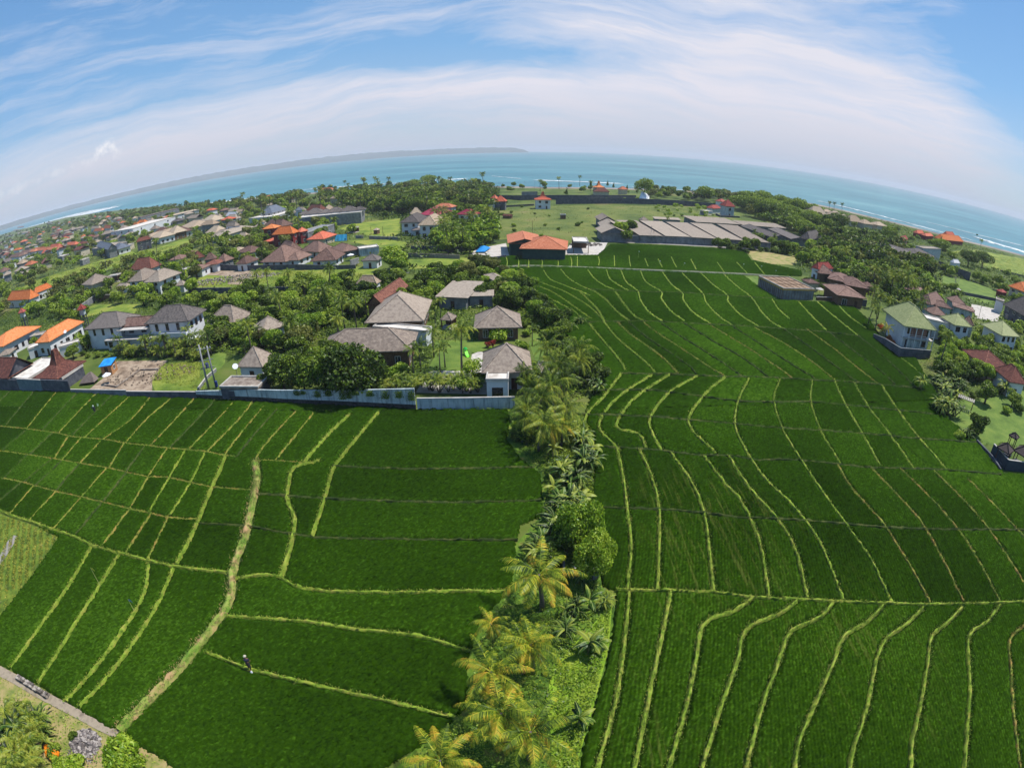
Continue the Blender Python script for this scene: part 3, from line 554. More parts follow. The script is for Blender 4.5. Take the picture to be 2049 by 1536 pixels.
R_ORANGE=RM('orange_tiles',[S(190,98,46),S(214,122,64),S(228,146,92)],courses=3,stain=(S(150,80,44),.6,(1,1,1),.55))
R_ORED=RM('red_orange_tiles',[S(180,82,58),S(206,106,78),S(218,130,100)],courses=3)
R_TERRA=RM('terracotta_tiles',[S(160,86,56),S(188,110,76),S(204,134,102)],courses=3,stain=(S(110,62,44),.5,(1,1,1),.57))
R_RED=RM('red_tiles',[S(128,50,44),S(156,70,62),S(176,96,84)],courses=3)
R_MAG=RM('magenta_tiles',[S(132,34,58),S(160,50,76),S(176,72,94)],courses=3)
R_GREEN=RM('pale_green_tiles',[S(134,142,92),S(154,160,108),S(170,172,124)],courses=3,stain=(S(104,118,86),.6,(1,1,1),.6))
R_THATCH=RM('straw_thatch',[S(150,128,106),S(178,156,132),S(196,178,154)],courses=1.4)
R_JAVA=RM('old_clay_tiles',[S(78,42,36),S(112,66,54),S(146,96,78)],courses=3,stain=(S(60,36,30),.9,(1,1,1),.52))
R_WHITE=RM('white_roof',[S(214,212,214),S(236,234,234)],courses=1.)
R_CEM=RM('cement_sheet',[S(128,114,102),S(150,136,122),S(168,154,138)],courses=.01,stain=(S(108,98,88),.5,(1,.25,1),.56))
W_WHITE=mat('white_render',[S(206,208,212),S(228,228,228)],scale=.5,stain=(S(150,150,146),.9,(1,1,.3),.62))
W_CREAM=mat('cream_render',[S(184,172,148),S(208,196,172)],scale=.5,stain=(S(140,128,108),.9,(1,1,.3),.6))
W_GREY=mat('grey_concrete',[S(104,106,110),S(128,130,132),S(148,148,148)],scale=.6,stain=(S(78,78,80),.9,(1,1,.25),.56))
W_DGREY=mat('dark_concrete',[S(66,68,76),S(86,88,96),S(104,104,108)],scale=.6,stain=(S(48,50,56),.9,(1,1,.25),.56))
W_PALE=mat('pale_stained_render',[S(158,172,176),S(186,196,198),S(204,208,206)],scale=.5,stain=(S(84,90,90),2.2,(1,1,.10),.48))
W_RED=mat('dark_red_render',[S(110,34,36),S(134,46,46)],scale=.6)
W_WOOD=mat('weathered_wood',[S(78,56,42),S(110,84,62),S(136,108,80)],scale=2.,stretch=(4,4,.6))
W_GREEN=mat('dark_green_sheet',[S(40,66,60),S(54,82,74)],scale=.8)
M_GLASS=mat('window_glass',[S(24,28,34),S(40,46,54)],scale=.5,rough=.15,spec=.6)
M_FRAME=mat('white_frame',[S(214,214,212),S(232,232,230)],scale=1.)
M_DFRAME=mat('dark_wood_frame',[S(64,44,34),S(84,60,46)],scale=3.)
M_FASCIA=mat('pale_fascia',[S(168,160,152),S(196,190,182)],scale=1.)
M_DARK=mat('dark_interior',[S(30,24,22),S(44,36,32)],scale=1.)
M_STAINSLAB=mat('stained_slab',[S(104,90,80),S(134,120,108),S(168,158,146)],scale=.7,detail=9.,stain=(S(196,190,180),.7,(1,1,1),.6))
M_SLAB=mat('pale_roof_slab',[S(178,168,156),S(206,198,188),S(226,218,208)],scale=.5,detail=8.,stain=(S(140,126,116),.6,(1,1,1),.58))
def roof_mesh(w,d,he,hr,kind,ov=0.):
    """w along x, d along y, centred"""
    b=MB();a,c=w/2,d/2;t=.2
    if kind in('hip','joglo'):
        if w>=d: r=max((w-d)/2,.05 if w-d<.12*w else (w-d)/2);rid=[(-r,0,he+hr),(r,0,he+hr)] if w-d>.12*w else [(0,0,he+hr)]
        else: r=(d-w)/2;rid=[(0,-r,he+hr),(0,r,he+hr)] if d-w>.12*d else [(0,0,he+hr)]
        E4=[(-a,-c,he),(a,-c,he),(a,c,he),(-a,c,he)]
        if kind=='joglo':
            k=.30;E2=[(x*k,y*k,he+hr*.34) for x,y,z in E4];top=[(x*.10,y*.10,he+hr) for x,y,z in E4];m1=[(x*.17,y*.17,he+hr*.66) for x,y,z in E4]
            rings=[E4,[(x*.60,y*.60,he+hr*.15) for x,y,z in E4],E2,m1,top]
            for q in range(4):
                for i in range(4): b.add([rings[q][i],rings[q][(i+1)%4],rings[q+1][(i+1)%4],rings[q+1][i]],[(0,1,2,3)])
            b.add(top,[(0,1,2,3)]);caps=[(rings[q][i],rings[q+1][i]) for q in range(4) for i in range(4)]
        elif len(rid)==1:
            for i in range(4): b.add([E4[i],E4[(i+1)%4],rid[0]],[(0,1,2)])
            caps=[(e,rid[0]) for e in E4]
        else:
            p,q=rid
            if w>=d: sides=[(0,1,q,p),(1,2,q,None),(2,3,p,q),(3,0,p,None)];ends=[(0,p),(1,q),(2,q),(3,p)]
            else: sides=[(0,1,p,None),(1,2,q,p),(2,3,q,None),(3,0,p,q)];ends=[(0,p),(1,p),(2,q),(3,q)]
            for i,j,u,v in sides: b.add([E4[i],E4[j],u]+([v] if v else []),[(0,1,2,3)] if v else [(0,1,2)])
            caps=[(E4[i],u) for i,u in ends]+[(p,q)]
        for u,v in caps: b.beam(Vector(u)+Vector((0,0,.02)),Vector(v)+Vector((0,0,.04)),.26 if w>7 else .16,.12,1)
    elif kind=='gable':
        if w>=d: b.add([(-a,-c,he),(a,-c,he),(a,0,he+hr),(-a,0,he+hr)],[(0,1,2,3)]).add([(a,c,he),(-a,c,he),(-a,0,he+hr),(a,0,he+hr)],[(0,1,2,3)]).beam((-a,0,he+hr+.04),(a,0,he+hr+.04),.25,.12,1)
        else: b.add([(-a,-c,he),(0,-c,he+hr),(0,c,he+hr),(-a,c,he)],[(3,0,1,2)]).add([(a,-c,he),(a,c,he),(0,c,he+hr),(0,-c,he+hr)],[(0,1,2,3)]).beam((0,-c,he+hr+.04),(0,c,he+hr+.04),.25,.12,1)
    elif kind=='shed':
        b.add([(-a,-c,he),(a,-c,he),(a,c,he+hr),(-a,c,he+hr)],[(0,1,2,3)])
    if kind=='flat':
        b.box((-a,-c,he-.1),(a,c,he+.2));b.box((-a,-c,he+.2),(a,-c+.25,he+.45),1).box((-a,c-.25,he+.2),(a,c,he+.45),1).box((-a,-c+.25,he+.2),(-a+.25,c-.25,he+.45),1).box((a-.25,-c+.25,he+.2),(a,c-.25,he+.45),1)
    elif kind=='shed':
        b.add([(-a,-c,he-.12),(a,-c,he-.12),(a,c,he+hr-.12),(-a,c,he+hr-.12),(-a,-c,he-.003),(a,-c,he-.003),(a,c,he+hr-.003),(-a,c,he+hr-.003)],[(3,2,1,0),(0,1,5,4),(1,2,6,5),(2,3,7,6),(3,0,4,7)],1)
    else:
        b.add([(-a,-c,he-t),(a,-c,he-t),(a,c,he-t),(-a,c,he-t),(-a,-c,he-.003),(a,-c,he-.003),(a,c,he-.003),(-a,c,he-.003)],[(3,2,1,0),(0,1,5,4),(1,2,6,5),(2,3,7,6),(3,0,4,7)],1)
    return b
WINM={}
def win_mesh(w,h,det):
    key=(round(w,1),round(h,1),det)
    if key not in WINM:
        f=MB()
        f.box((-w/2,-.05,0),(w/2,.01,.07)).box((-w/2,-.05,h-.07),(w/2,.01,h)).box((-w/2,-.05,.07),(-w/2+.07,.01,h-.07)).box((w/2-.07,-.05,.07),(w/2,.01,h-.07))
        if w>1: f.box((-.03,-.05,.07),(.03,.01,h-.07))
        p=MB().box((-w/2+.07,-.015,.07),(w/2-.07,.02,h-.07))
        WINM[key]=(f,p,{})
    return WINM[key]
def window(parent,x,y,z,rz,w,h,frame,det=True,name='window'):
    f,p,c=win_mesh(w,h,det);k=frame.name
    if k not in c:
        if det: c[k]=(f.mesh(name,frame),p.mesh('pane',M_GLASS))
        else:
            b=MB();b.add(f.v,f.f,0);b.add(p.v,p.f,1);c[k]=(b.mesh(name,[frame,M_GLASS]),None)
    o=obj(name,c[k][0],parent);o.location=(x,y,z);o.rotation_euler=(0,0,rz)
    if det: obj('pane',c[k][1],o)
    return o
def rect(A,B,C,he):
    A=G(*A,he);B_=G(*B,he);u=(B_-A);w=u.length;u.normalize();n=Vector((-u.y,u.x))
    if isinstance(C,(int,float)): dep=float(C)
    else: dep=(G(*C,he)-B_).dot(n)
    if dep<0: dep=max(3.,-dep) if abs(dep)>1 else 4.
    dep=max(dep,2.)
    c=(A+B_)/2+n*dep/2
    return c,w,dep,math.atan2(u.y,u.x)
def house(ABC,he,peak=None,hr=None,kind='hip',roof=R_GREY,wall=W_WHITE,label='',cat='house',name='house',short=None,det=1,frame=None,inset=None,group=None,base=0,open_=False,sides='fr',door=True,deckm=None):
    A,B_,C=ABC;c,w,d,rz=rect(A,B_,C,he)
    if peak is not None:
        hr=max(.7,min(hsolve(c.x,c.y,peak[1],he,he+12)-he,.62*min(w,d) if kind!='joglo' else 9))
    if hr is None: hr=.27*min(w,d)
    e=empty(name,(c.x,c.y,0),rz,label,cat,group)
    FOOT.append((c.x,c.y,w/2,d/2,rz))
    px,py=Pr(c.x,c.y,he+hr*.5)
    if short: LM.append((short,px,py))
    r=roof_mesh(w,d,he,hr,kind).build('roof',roof if kind!='flat' else [roof[0] if isinstance(roof,list) else roof,M_FASCIA],e)
    ins=inset if inset is not None else (.12 if kind=='flat' else min(.9,.09*min(w,d)))
    a,b2=w/2-ins,d/2-ins;wz=he-(.1 if kind=='flat' else .2)
    if open_:
        for sx in (-1,1):
            for sy in (-1,1): MB().box((sx*a-.12,sy*b2-.12,.253),(sx*a+.12,sy*b2+.12,wz-.003)).build('post',wall,e)
        MB().box((-a+.13,b2-.1,.253),(a-.13,b2+.1,wz-.3)).build('wall',wall,e);MB().box((-a-.3,-b2-.3,0),(a+.3,b2+.3,.25)).build('plinth',M_FASCIA,e)
        return e
    m=MB();m.box((-a,-b2,0),(a,b2,wz-.003))
    if kind=='gable':
        if w>=d:
            for s in(-1,1): m.add([(s*(a-.01),-b2,wz),(s*(a-.01),b2,wz),(s*(a-.01),0,he+hr-.25)],[(0,1,2)])
        else:
            for s in(-1,1): m.add([(-a,s*(b2-.01),wz),(a,s*(b2-.01),wz),(0,s*(b2-.01),he+hr-.25)],[(0,1,2)])
    m.build('wall',wall,e)
    fr=frame or (M_FRAME if wall not in(W_WHITE,W_PALE) else M_DFRAME)
    if det:
        st=2 if he>5 else 1;fh=he/st;rng=random.Random(int(abs(c.x*7+c.y*3)))
        for fl in range(st):
            z=fl*fh+.9
            for sd in sides:
                L,n0=(w,-b2) if sd=='f' else (d,a)
                k=max(1,min(5 if det>1 else 3,int(L/(3.2 if det>1 else 4.5))))
                for i in range(k):
                    u=(-.5+(i+.5)/k)*(L-2*ins)*.94
                    if door and fl==0 and sd=='f' and i==k//2:
                        dd=MB().box((-.5,-.06,0),(.5,.02,2.1)).build('door',M_DFRAME,e);dd.location=(u,n0-.005,0.02);continue
                    ww=rng.choice([1.1,1.4,1.8]);hh=min(1.5,fh-1.5) if rng.random()<.6 else min(1.9,fh-1.2);zz=z if hh<1.6 else z-.4
                    if sd=='f': window(e,u,n0-.003,zz,0,ww,max(.8,hh),fr,det>1)
                    else: window(e,a+.003,u,zz,rad(90),ww,max(.8,hh),fr,det>1)
    return e
# ---- villas nearest the left field
villa=empty('villa',(0,0,0),0,'two-storey white villa with dark grey hip roofs and balcony','house')
def villa_build():
    pts=[]
    for nm,(A,B_,C),he,pk in (('l',(C5((570,545))[0],C5((820,527))[0],C5((935,447))[0]),6.2,C5((740,423))[0]),('r',(C5((985,507))[0],C5((1287,485))[0],C5((1405,405))[0]),6.4,C5((1230,375))[0])):
        c,w,d,rz=rect(A,B_,C,he);hr=max(1.2,min(3.2,hsolve(c.x,c.y,pk[1],he,he+5)-he));FOOT.append((c.x,c.y,w/2,d/2,rz));pts.append((c,w,d,rz,he,hr))
        r=roof_mesh(w,d,he,hr,'hip').build('roof',R_DGREY,villa);r.location=(c.x,c.y,0);r.rotation_euler=(0,0,rz)
        m=MB().box((-w/2+.9,-d/2+.9,0),(w/2-.9,d/2-.9,he-.21)).build('wall',W_WHITE,villa);m.location=(c.x,c.y,0);m.rotation_euler=(0,0,rz)
        for i in range(3):
            wn=window(m,(-.34+.3*i)*w*.8,-d/2+.897,3.9,0,1.0,1.9,M_DFRAME)
        for i in range(3): window(m,w/2-.897,(-.3+.3*i)*d*.8,3.9,rad(90),1.2,1.7,M_DFRAME)
        window(m,0,-d/2+.897,.9,0,1.8,1.6,M_DFRAME)
    (c1,w1,d1,rz,_,_),(c2,w2,d2,_,_,_)=pts
    u=Vector((math.cos(rz),math.sin(rz)));n=Vector((-u.y,u.x));L=(c2-c1).dot(u);o=c1
    e=villa
    def loc(x,y): q=o+u*x+n*y;return q
    mid=(w1/2+(L-w2/2))/2;mw=(L-w2/2-w1/2)+1.9
    off=((c2-c1).dot(n))
    q=loc(mid,off/2-.5);r=roof_mesh(mw,d1*.62,5.7,1.6,'gable').build('roof',R_BROWN,e);r.location=(q.x,q.y,0);r.rotation_euler=(0,0,rz)
    m=MB().box((-mw/2+.05,-d1*.31+.8,0),(mw/2-.05,d1*.31-.3,5.48)).build('wall',W_WHITE,e);m.location=(q.x,q.y,0);m.rotation_euler=(0,0,rz)
    for x in(-.25,.2): window(m,x*mw,-d1*.31+.797,3.6,0,1.8,1.5,M_DFRAME)
    sl_=MB().box((-mw/2-.4,-d1*.31-2.2,5.2),(mw/2+.2,-d1*.31+1.0,5.42)).build('canopy',M_FASCIA,e);sl_.location=(q.x,q.y,0);sl_.rotation_euler=(0,0,rz)
    # balcony deck over the ground floor, all along the front
    x0,x1=w1*.1,L+w2/2+.6;y0=-d1/2-1.6
    dk=MB().box((x0,y0,2.95),(x1,y0+3.1,3.2));dk=dk.build('balcony',M_FASCIA,e);dk.location=(o.x,o.y,0);dk.rotation_euler=(0,0,rz)
    g=MB().box((x0+.3,y0+.9,0),(x1-.3,y0+3.0,2.94)).build('wall',W_WHITE,e);g.location=(o.x,o.y,0);g.rotation_euler=(0,0,rz)
    for i in range(5): window(g,x0+1.6+(x1-x0-3)*i/4,y0+.897,.8,0,1.5,1.6,M_DFRAME)
    pr=MB().box((L-1.2,y0+.05,3.203),(x1-.1,y0+.25,4.3)).box((x1-.3,y0+.25,3.203),(x1-.1,y0+3.0,4.3)).build('parapet',W_WHITE,e);pr.location=(o.x,o.y,0);pr.rotation_euler=(0,0,rz)
    sk=MB();xa=L-w2/2-1.2
    for i in range(6): sk.box((xa+i*.55,y0+.3,3.32),(xa+i*.55+.12,y0+2.0,3.42))
    sk=sk.build('pergola',M_FRAME,e);sk.location=(o.x,o.y,0);sk.rotation_euler=(0,0,rz)
    cn=MB().box((x1-.2,y0-1.2,2.75),(x1+2.6,y0+1.6,2.9)).box((x1+2.3,y0-1.0,0),(x1+2.45,y0-.85,2.74)).box((x1+2.3,y0+1.3,0),(x1+2.45,y0+1.45,2.74)).build('porch',M_FRAME,e);cn.location=(o.x,o.y,0);cn.rotation_euler=(0,0,rz)
    LM.append(('the two-storey white villa',300,650))
    FOOT.append((c1.x+L/2,c1.y-2,L/2+4,d1/2+2,rz))
villa_build()
h=house
def HT(T,A,B_,C,he,pk=None,**k):
    A,B_=T(A,B_);C=C if isinstance(C,(int,float)) else T(C)[0];pk=T(pk)[0] if pk else None
    return house((A,B_,C),he,pk,**k)
N_=dict
HT(C5,(1415,487),(1600,497),(1662,430),3.4,(1520,378),label='small pyramid-roofed grey pavilion right of the two-storey villa',short='the grey pyramid pavilion',det=2)
HT(C5,(1725,520),(1790,562),(1960,515),3.2,(1830,452),label='grey hip-roofed pavilion half hidden in garden trees',short='the half hidden grey pavilion',det=2)
HT(C5,(1613,798),(1795,800),6.,3.2,(1745,658),label='steep grey roofed pavilion beside the white boundary wall',short='the steep grey pavilion',det=2)
HT(C5,(1500,945),(1765,948),(1822,872),2.7,None,kind='flat',roof=M_STAINSLAB,wall=W_DGREY,label='flat stained concrete roofed annex by the white wall',cat='annex',name='annex',short='the stained flat roof',det=0)
HT(C6,(1125,362),(1530,348),(1576,205),4.0,(1368,156),label='largest grey hip roof of the walled compound, at its back',short='the large rear grey roof',det=2,wall=W_WOOD)
HT(C6,(790,575),(1450,550),(1500,425),3.8,(1110,398),label='long grey hip-roofed hall behind the dark leafy trees',short='the long grey hall',det=2,wall=W_WOOD)
HT(C6,(1180,395),(1545,428),3.0,3.2,None,kind='flat',roof=M_SLAB,label='flat white link roof between the two big grey roofs',cat='link roof',name='link_building',det=0)
HT(C7,(605,478),(1003,470),(990,358),3.0,(785,296),label='grey hip-roofed pavilion behind the lawn and round shrub',short='the pavilion behind the lawn',det=2,wall=W_WOOD)
HT(C7,(668,845),(1090,838),(1090,665),3.9,(868,598),label='grey pyramid-roofed pavilion nearest the palms',short='the pavilion nearest the palms',det=2,inset=1.7)
HT(C7,(705,912),(893,912),3.4,3.6,None,kind='flat',roof=M_SLAB,label='small white box annex with one dark window below the pyramid roof',cat='annex',name='annex',det=2,door=False,sides='f')
HT(C7,(1090,850),(1190,860),5.,2.6,None,kind='flat',roof=R_CEM[0],label='low grey flat roof behind the coconut palms',cat='annex',name='annex',det=0,wall=W_GREY)
HT(C6,(1605,182),(1832,192),(1828,92),3.4,None,kind='shed',hr=.8,roof=R_CEM,label='plain sheet-roofed grey building with a bright skylight',short='the plain sheet roof',det=1,wall=W_GREY)
HT(C6,(1832,180),(2010,176),(2005,148),3.2,None,kind='shed',hr=.6,roof=R_CEM,label='lower sheet-roofed extension right of the skylight roof',det=1,wall=W_GREY)
HT(C6,(1135,235),(1248,237),(1250,105),4.6,None,kind='gable',hr=2.2,roof=R_JAVA,label='red brown gable roof house in the trees',short='the red brown gable house',det=1,wall=W_WOOD)
HT(CV,(1640,1130),(1890,1130),(1975,1095),3.8,(1790,970),label='pale pavilion with upswept roof corners among trees',short='the upswept pale roof',roof=R_THATCH,det=1)
HT(C6,(1640,340),(1720,345),3.5,2.4,(1690,290),label='little grey roofed gazebo between the garden trees',cat='gazebo',name='gazebo',det=0,open_=True,wall=W_WOOD)
# ---- lower left block
HT(CL,(535,662),(752,642),(1282,332),4.4,(900,375),kind='hip',roof=R_ORANGE,label='long bright orange roof pointing at the grey villa',short='the long orange roof',det=2)
HT(CL,(-230,720),(35,716),(612,402),4.4,(240,455),kind='hip',roof=R_ORANGE,label='long bright orange roof at the left edge',short='the orange roof at the left edge',det=2)
HT(CL,(-260,1190),(118,1205),(478,965),3.6,None,hr=3.6,kind='gable',roof=R_JAVA,label='steep old clay-tiled gable at the left edge',short='the clay tiled gable',det=1,wall=W_DGREY)
HT(CL,(510,1203),(880,1213),(1262,932),3.4,(815,758),kind='joglo',roof=R_JAVA,label='tall peaked old clay-tiled joglo roof house',short='the tall peaked clay roof',det=1,wall=W_DGREY)
HT(CL,(130,1212),(430,1232),(735,905),2.7,None,kind='flat',roof=M_SLAB,wall=W_DGREY,label='flat pale slab between the two clay-tiled roofs',cat='annex',name='annex',det=0)
HT(CL,(700,1222),(960,1222),(1240,1010),2.7,None,kind='flat',roof=M_SLAB,wall=W_DGREY,label='flat pale slab right of the peaked clay roof',cat='annex',name='annex',det=0)
HT(CL,(425,772),(640,700),5.,3.,None,kind='flat',roof=M_SLAB,label='small pale annex at the end of the long orange roof',cat='annex',name='annex',det=1)
HT(CL,(-60,880),(130,835),6.,3.,(20,760),roof=R_CEM,label='pale grey roof partly cut by the left edge',det=1)
HT(CL,(450,585),(640,550),4.,3.,None,kind='flat',roof=R_CEM[0],label='low grey roof between the two long orange roofs',cat='annex',name='annex',det=0)
HT(CL,(900,745),(1240,650),3.5,2.8,None,kind='flat',roof=M_SLAB,label='white flat carport beside the leafy hedge',cat='carport',name='carport',det=0,open_=False)
# ---- red capped lantern towers
for T,x,y,lab in ((CL,1300,320,'tall red-capped lantern tower behind the orange roof'),(CL,380,345,'red-capped lantern tower at far left')):
    p=G(*T((x,y))[0],3.5);t=empty('lantern_tower',(p.x,p.y,0),.3,lab,'tower','red-capped lantern towers')
    roof_mesh(2.6,2.6,7.6,1.5,'hip').build('roof',R_RED,t);MB().box((-.8,-.8,5.6),(.8,.8,7.39)).build('lantern',W_PALE,t)
    m=MB()
    for sx in(-.8,.8):
        for sy in(-.8,.8): m.box((sx-.12,sy-.12,0),(sx+.12,sy+.12,5.59))
    for z in(2.2,4.2): m.box((-.9,-.06,z),(.9,.06,z+.12)).box((-.06,-.9,z+.13),(.06,.9,z+.25))
    m.build('leg_frame',W_DGREY,t)
# ---- middle left village (CT, CV, C2, C5)
HT(CT,(75,1145),(340,1130),(410,1085),4.,(265,980),roof=R_ORANGE,label='orange hip roof with a white skylight at lower left',short='the orange roof with skylight',det=1)
HT(CT,(400,1065),(600,985),4.,4.,(500,945),roof=R_ORANGE,label='narrow orange roof over a long white wall',short='the narrow orange roof',det=1)
HT(CT,(925,965),(1040,968),(1215,880),5.,(1065,840),label='pale grey hip-roofed house with timber side wall',short='the pale hip house',det=1,roof=R_CEM,wall=W_CREAM)
HT(CT,(1445,935),(1620,920),(1790,830),5.2,(1630,782),roof=R_CEM,label='left of the paired pale grey hip-roofed houses',short='the left pale twin house',det=1)
HT(CT,(1630,940),(1810,930),(1975,830),5.2,(1840,787),roof=R_CEM,label='right of the paired pale grey hip-roofed houses',short='the right pale twin house',det=1)
HT(CT,(1470,805),(1720,780),(1810,735),4.,(1640,655),roof=R_RBROWN,label='dark red brown hip roof above the pale twin houses',short='the dark red brown hip roof',det=1)
HT(CT,(1320,990),(1440,985),3.,2.6,(1400,945),roof=R_CEM,label='small pale roof below the pale twin houses',cat='hut',name='hut',det=0)
HT(CT,(1990,980),(2090,970),3.5,2.8,(2060,915),roof=R_CEM,label='small pale pyramid roof right of the pale twin houses',cat='hut',name='hut',det=0)
HT(CT,(1225,880),(1335,860),4,3.2,None,kind='flat',roof=M_SLAB,label='small open shelter with a pale flat roof',cat='shelter',name='shelter',open_=True,det=0,wall=W_WOOD)
HT(CT,(1990,810),(2110,800),4,3.2,None,kind='flat',roof=M_SLAB,label='white flat shelter right of the pale twin roofs',cat='shelter',name='shelter',open_=True,det=0,wall=W_CREAM)
HT(CT,(1555,480),(1720,440),4,6.5,(1640,420),roof=R_RBROWN,label='narrow tower house with red brown roof and blue grey wall',short='the narrow tower house',det=1,wall=W_DGREY)
HT(CT,(1610,430),(1700,425),(1770,340),5,(1700,345),roof=R_THATCH,label='pale thatched roof behind the narrow tower house',det=1)
HT(CT,(1720,430),(1810,435),(1835,380),4.5,(1770,350),roof=R_THATCH,label='pale curved roof right behind the tower house',det=1)
HT(CT,(1900,380),(1970,385),(2040,340),5,(1985,290),roof=R_THATCH,label='thatched house with dark gable among trees',det=1,wall=W_WOOD)
HT(CT,(1780,210),(1880,200),(1870,150),6,(1830,155),roof=R_THATCH,kind='gable',label='grey pitched roof before the unfinished long building',det=1)
HT(CT,(1600,200),(2040,95),9,9,None,kind='flat',roof=R_RBROWN[0],label='long unfinished four-storey building near the shore',cat='building',name='building',short='the long unfinished building',det=1,wall=W_GREY,door=False)
HT(CT,(1260,370),(1510,330),(1500,270),7,None,kind='flat',roof=M_SLAB,label='white stepped modern building in the left village',cat='building',name='building',short='the white stepped building',det=1,door=False)
HT(CT,(1510,285),(1560,280),4,5,(1545,245),roof=R_ORANGE,label='left small orange roof above the blue wall',det=1)
HT(CT,(1560,262),(1640,255),5,6,(1620,225),roof=R_ORANGE,wall=W_DGREY,label='orange roof over a slate blue wall',det=1)
HT(CT,(1665,290),(1735,285),(1752,255),4,(1720,240),roof=R_ORANGE,label='small bright orange roof right of the slate blue wall',det=1)
HT(CT,(1660,240),(1720,240),5,5,(1690,195),roof=R_THATCH,label='pale thatch peak above the small orange roofs',det=0)
HT(CT,(1180,320),(1250,325),5,6,(1205,275),roof=R_TERRA,label='terracotta gable house left of the white stepped building',kind='gable',det=1)
HT(CT,(1060,360),(1155,350),5,4,(1120,320),roof=R_TERRA,label='low terracotta roof left of the white stepped building',det=1)
HT(CT,(1030,330),(1120,325),5,5,(1080,280),roof=R_THATCH,label='cream hip roof behind the low terracotta roof',det=1)
HT(CT,(1045,560),(1190,555),(1230,490),5,None,kind='flat',roof=R_CEM[0],label='grey modern house with flat overhanging roof',short='the grey modern house',det=1,wall=W_GREY)
HT(CT,(1100,530),(1230,570),7,6,(1190,480),roof=R_SLATE,kind='gable',label='slate roof rising over the grey modern house',det=0,wall=W_GREY)
HT(CT,(1250,565),(1340,565),(1420,520),4,(1345,490),roof=R_SLATE,label='blue grey hip roof right of the grey modern house',det=1)
HT(CT,(740,520),(850,510),6,4,(800,475),roof=R_ORED,wall=W_GREY,label='rightmost orange roof of the far row, over grey walls',short='the end of the orange row',det=1)
for i,(x,y,R_) in enumerate([(600,560,R_ORED),(560,575,R_TERRA),(470,580,R_TERRA),(420,580,R_TERRA),(330,600,R_TERRA),(270,610,R_BROWN),(200,640,R_BROWN),(150,660,R_BROWN)]):
    HT(CT,(x-50,y),(x+60,y-12),7,4,(x+10,y-60 if i<1 else y-42),roof=R_,label='reddish roof in the far left terrace row',group='terrace row of reddish roofs',det=1)
far=[(180,575,R_ORANGE,60),(330,435,R_ORED,26),(150,490,R_ORED,52),(300,545,R_GREY,45),(360,530,R_CEM,40),(650,495,R_DGREY,45),(720,535,R_DGREY,50),(600,320,R_ORED,28),(600,345,R_ORED,28),(660,350,R_ORED,38),(630,380,R_BROWN,45),(740,360,R_CEM,45),(790,350,R_CEM,45),(850,335,R_CEM,48),(900,320,R_CEM,40),(640,265,R_RBROWN,45),(930,440,R_CEM,42),(930,420,R_ORANGE,30),(1000,430,R_RBROWN,55),(1080,425,R_BROWN,50),(440,400,R_ORANGE,24),(620,455,R_ORED,20),(870,500,R_WHITE,32),(720,470,R_CEM,60),(480,370,R_ORED,16),(30,610,R_CEM,45),(60,600,R_BROWN,40),(250,600,R_TERRA,30),(320,670,R_WHITE,40),(205,705,R_WHITE,26),(90,750,R_WHITE,45),(40,780,R_TERRA,14),(680,650,R_WHITE,50),(920,690,R_WHITE,34),(100,410,R_CEM,70),(260,380,R_CEM,120),(420,340,R_CEM,70),(230,310,R_TERRA,60),(180,345,R_CEM,60),(1570,215,R_THATCH,40),(560,265,R_CEM,50),(700,280,R_WHITE,30),(1430,525,R_WHITE,45),(960,250,R_THATCH,30)]
for x,y,R_,wd in far:
    nm={id(R_ORANGE):'orange',id(R_ORED):'red orange',id(R_GREY):'grey',id(R_CEM):'pale grey',id(R_DGREY):'dark grey',id(R_BROWN):'brown',id(R_RBROWN):'red brown',id(R_THATCH):'thatched',id(R_WHITE):'white',id(R_TERRA):'terracotta'}[id(R_)]
    HT(CT,(x-wd*.55,y+wd*.06),(x+wd*.5,y-wd*.10),5+wd*.05,3.6,None,roof=R_ if R_ not in(R_WHITE,) else M_SLAB,kind='flat' if R_ is R_WHITE else 'hip',wall=random.Random(x).choice([W_WHITE,W_CREAM,W_GREY]),label=f'small {nm} roofed house in the far left town',det=0,group=f'{nm} roofs of the far left town')
# left-centre cluster around the thatched houses (C1)
for (A,B_,C,he,pk,R_,lab) in [
 ((1050,512),(1120,517),(1162,480),4,(1120,470),R_THATCH,'wide thatched roof left of the grove'),((975,545),(1030,550),(1050,520),4,(1010,505),R_BROWN,'brown roof with cream gable'),
 ((1180,475),(1230,478),(1250,455),4,(1210,437),R_THATCH,'thatched peak nearest the unfinished building'),((1250,450),(1280,452),4,4,(1270,425),R_THATCH,'cream peak in the upper left village'),
 ((1320,445),(1380,445),5,4,(1355,420),R_WHITE,'white peaked roof in the upper left village'),((1335,420),(1390,415),5,4,(1365,400),R_THATCH,'low pale roof near the beach'),
 ((1200,545),(1260,548),(1280,525),4,(1235,500),R_THATCH,'pale thatched roof behind the brown villas'),((1230,568),(1320,560),(1340,520),4,(1290,515),R_CEM,'wide pale grey roof behind the brown villas'),
 ((1320,505),(1375,505),4,7,(1345,475),R_GREY,'small grey capped tower house'),((1380,575),(1440,572),5,3.5,(1412,540),R_THATCH,'round thatched hut behind the red house'),
 ((1375,425),(1430,418),4,3.5,(1410,405),R_THATCH,'little cream roof near the beach trees')]:
    HT(C1,A,B_,C,he,pk,roof=R_,label=lab,det=1,wall=W_WHITE)
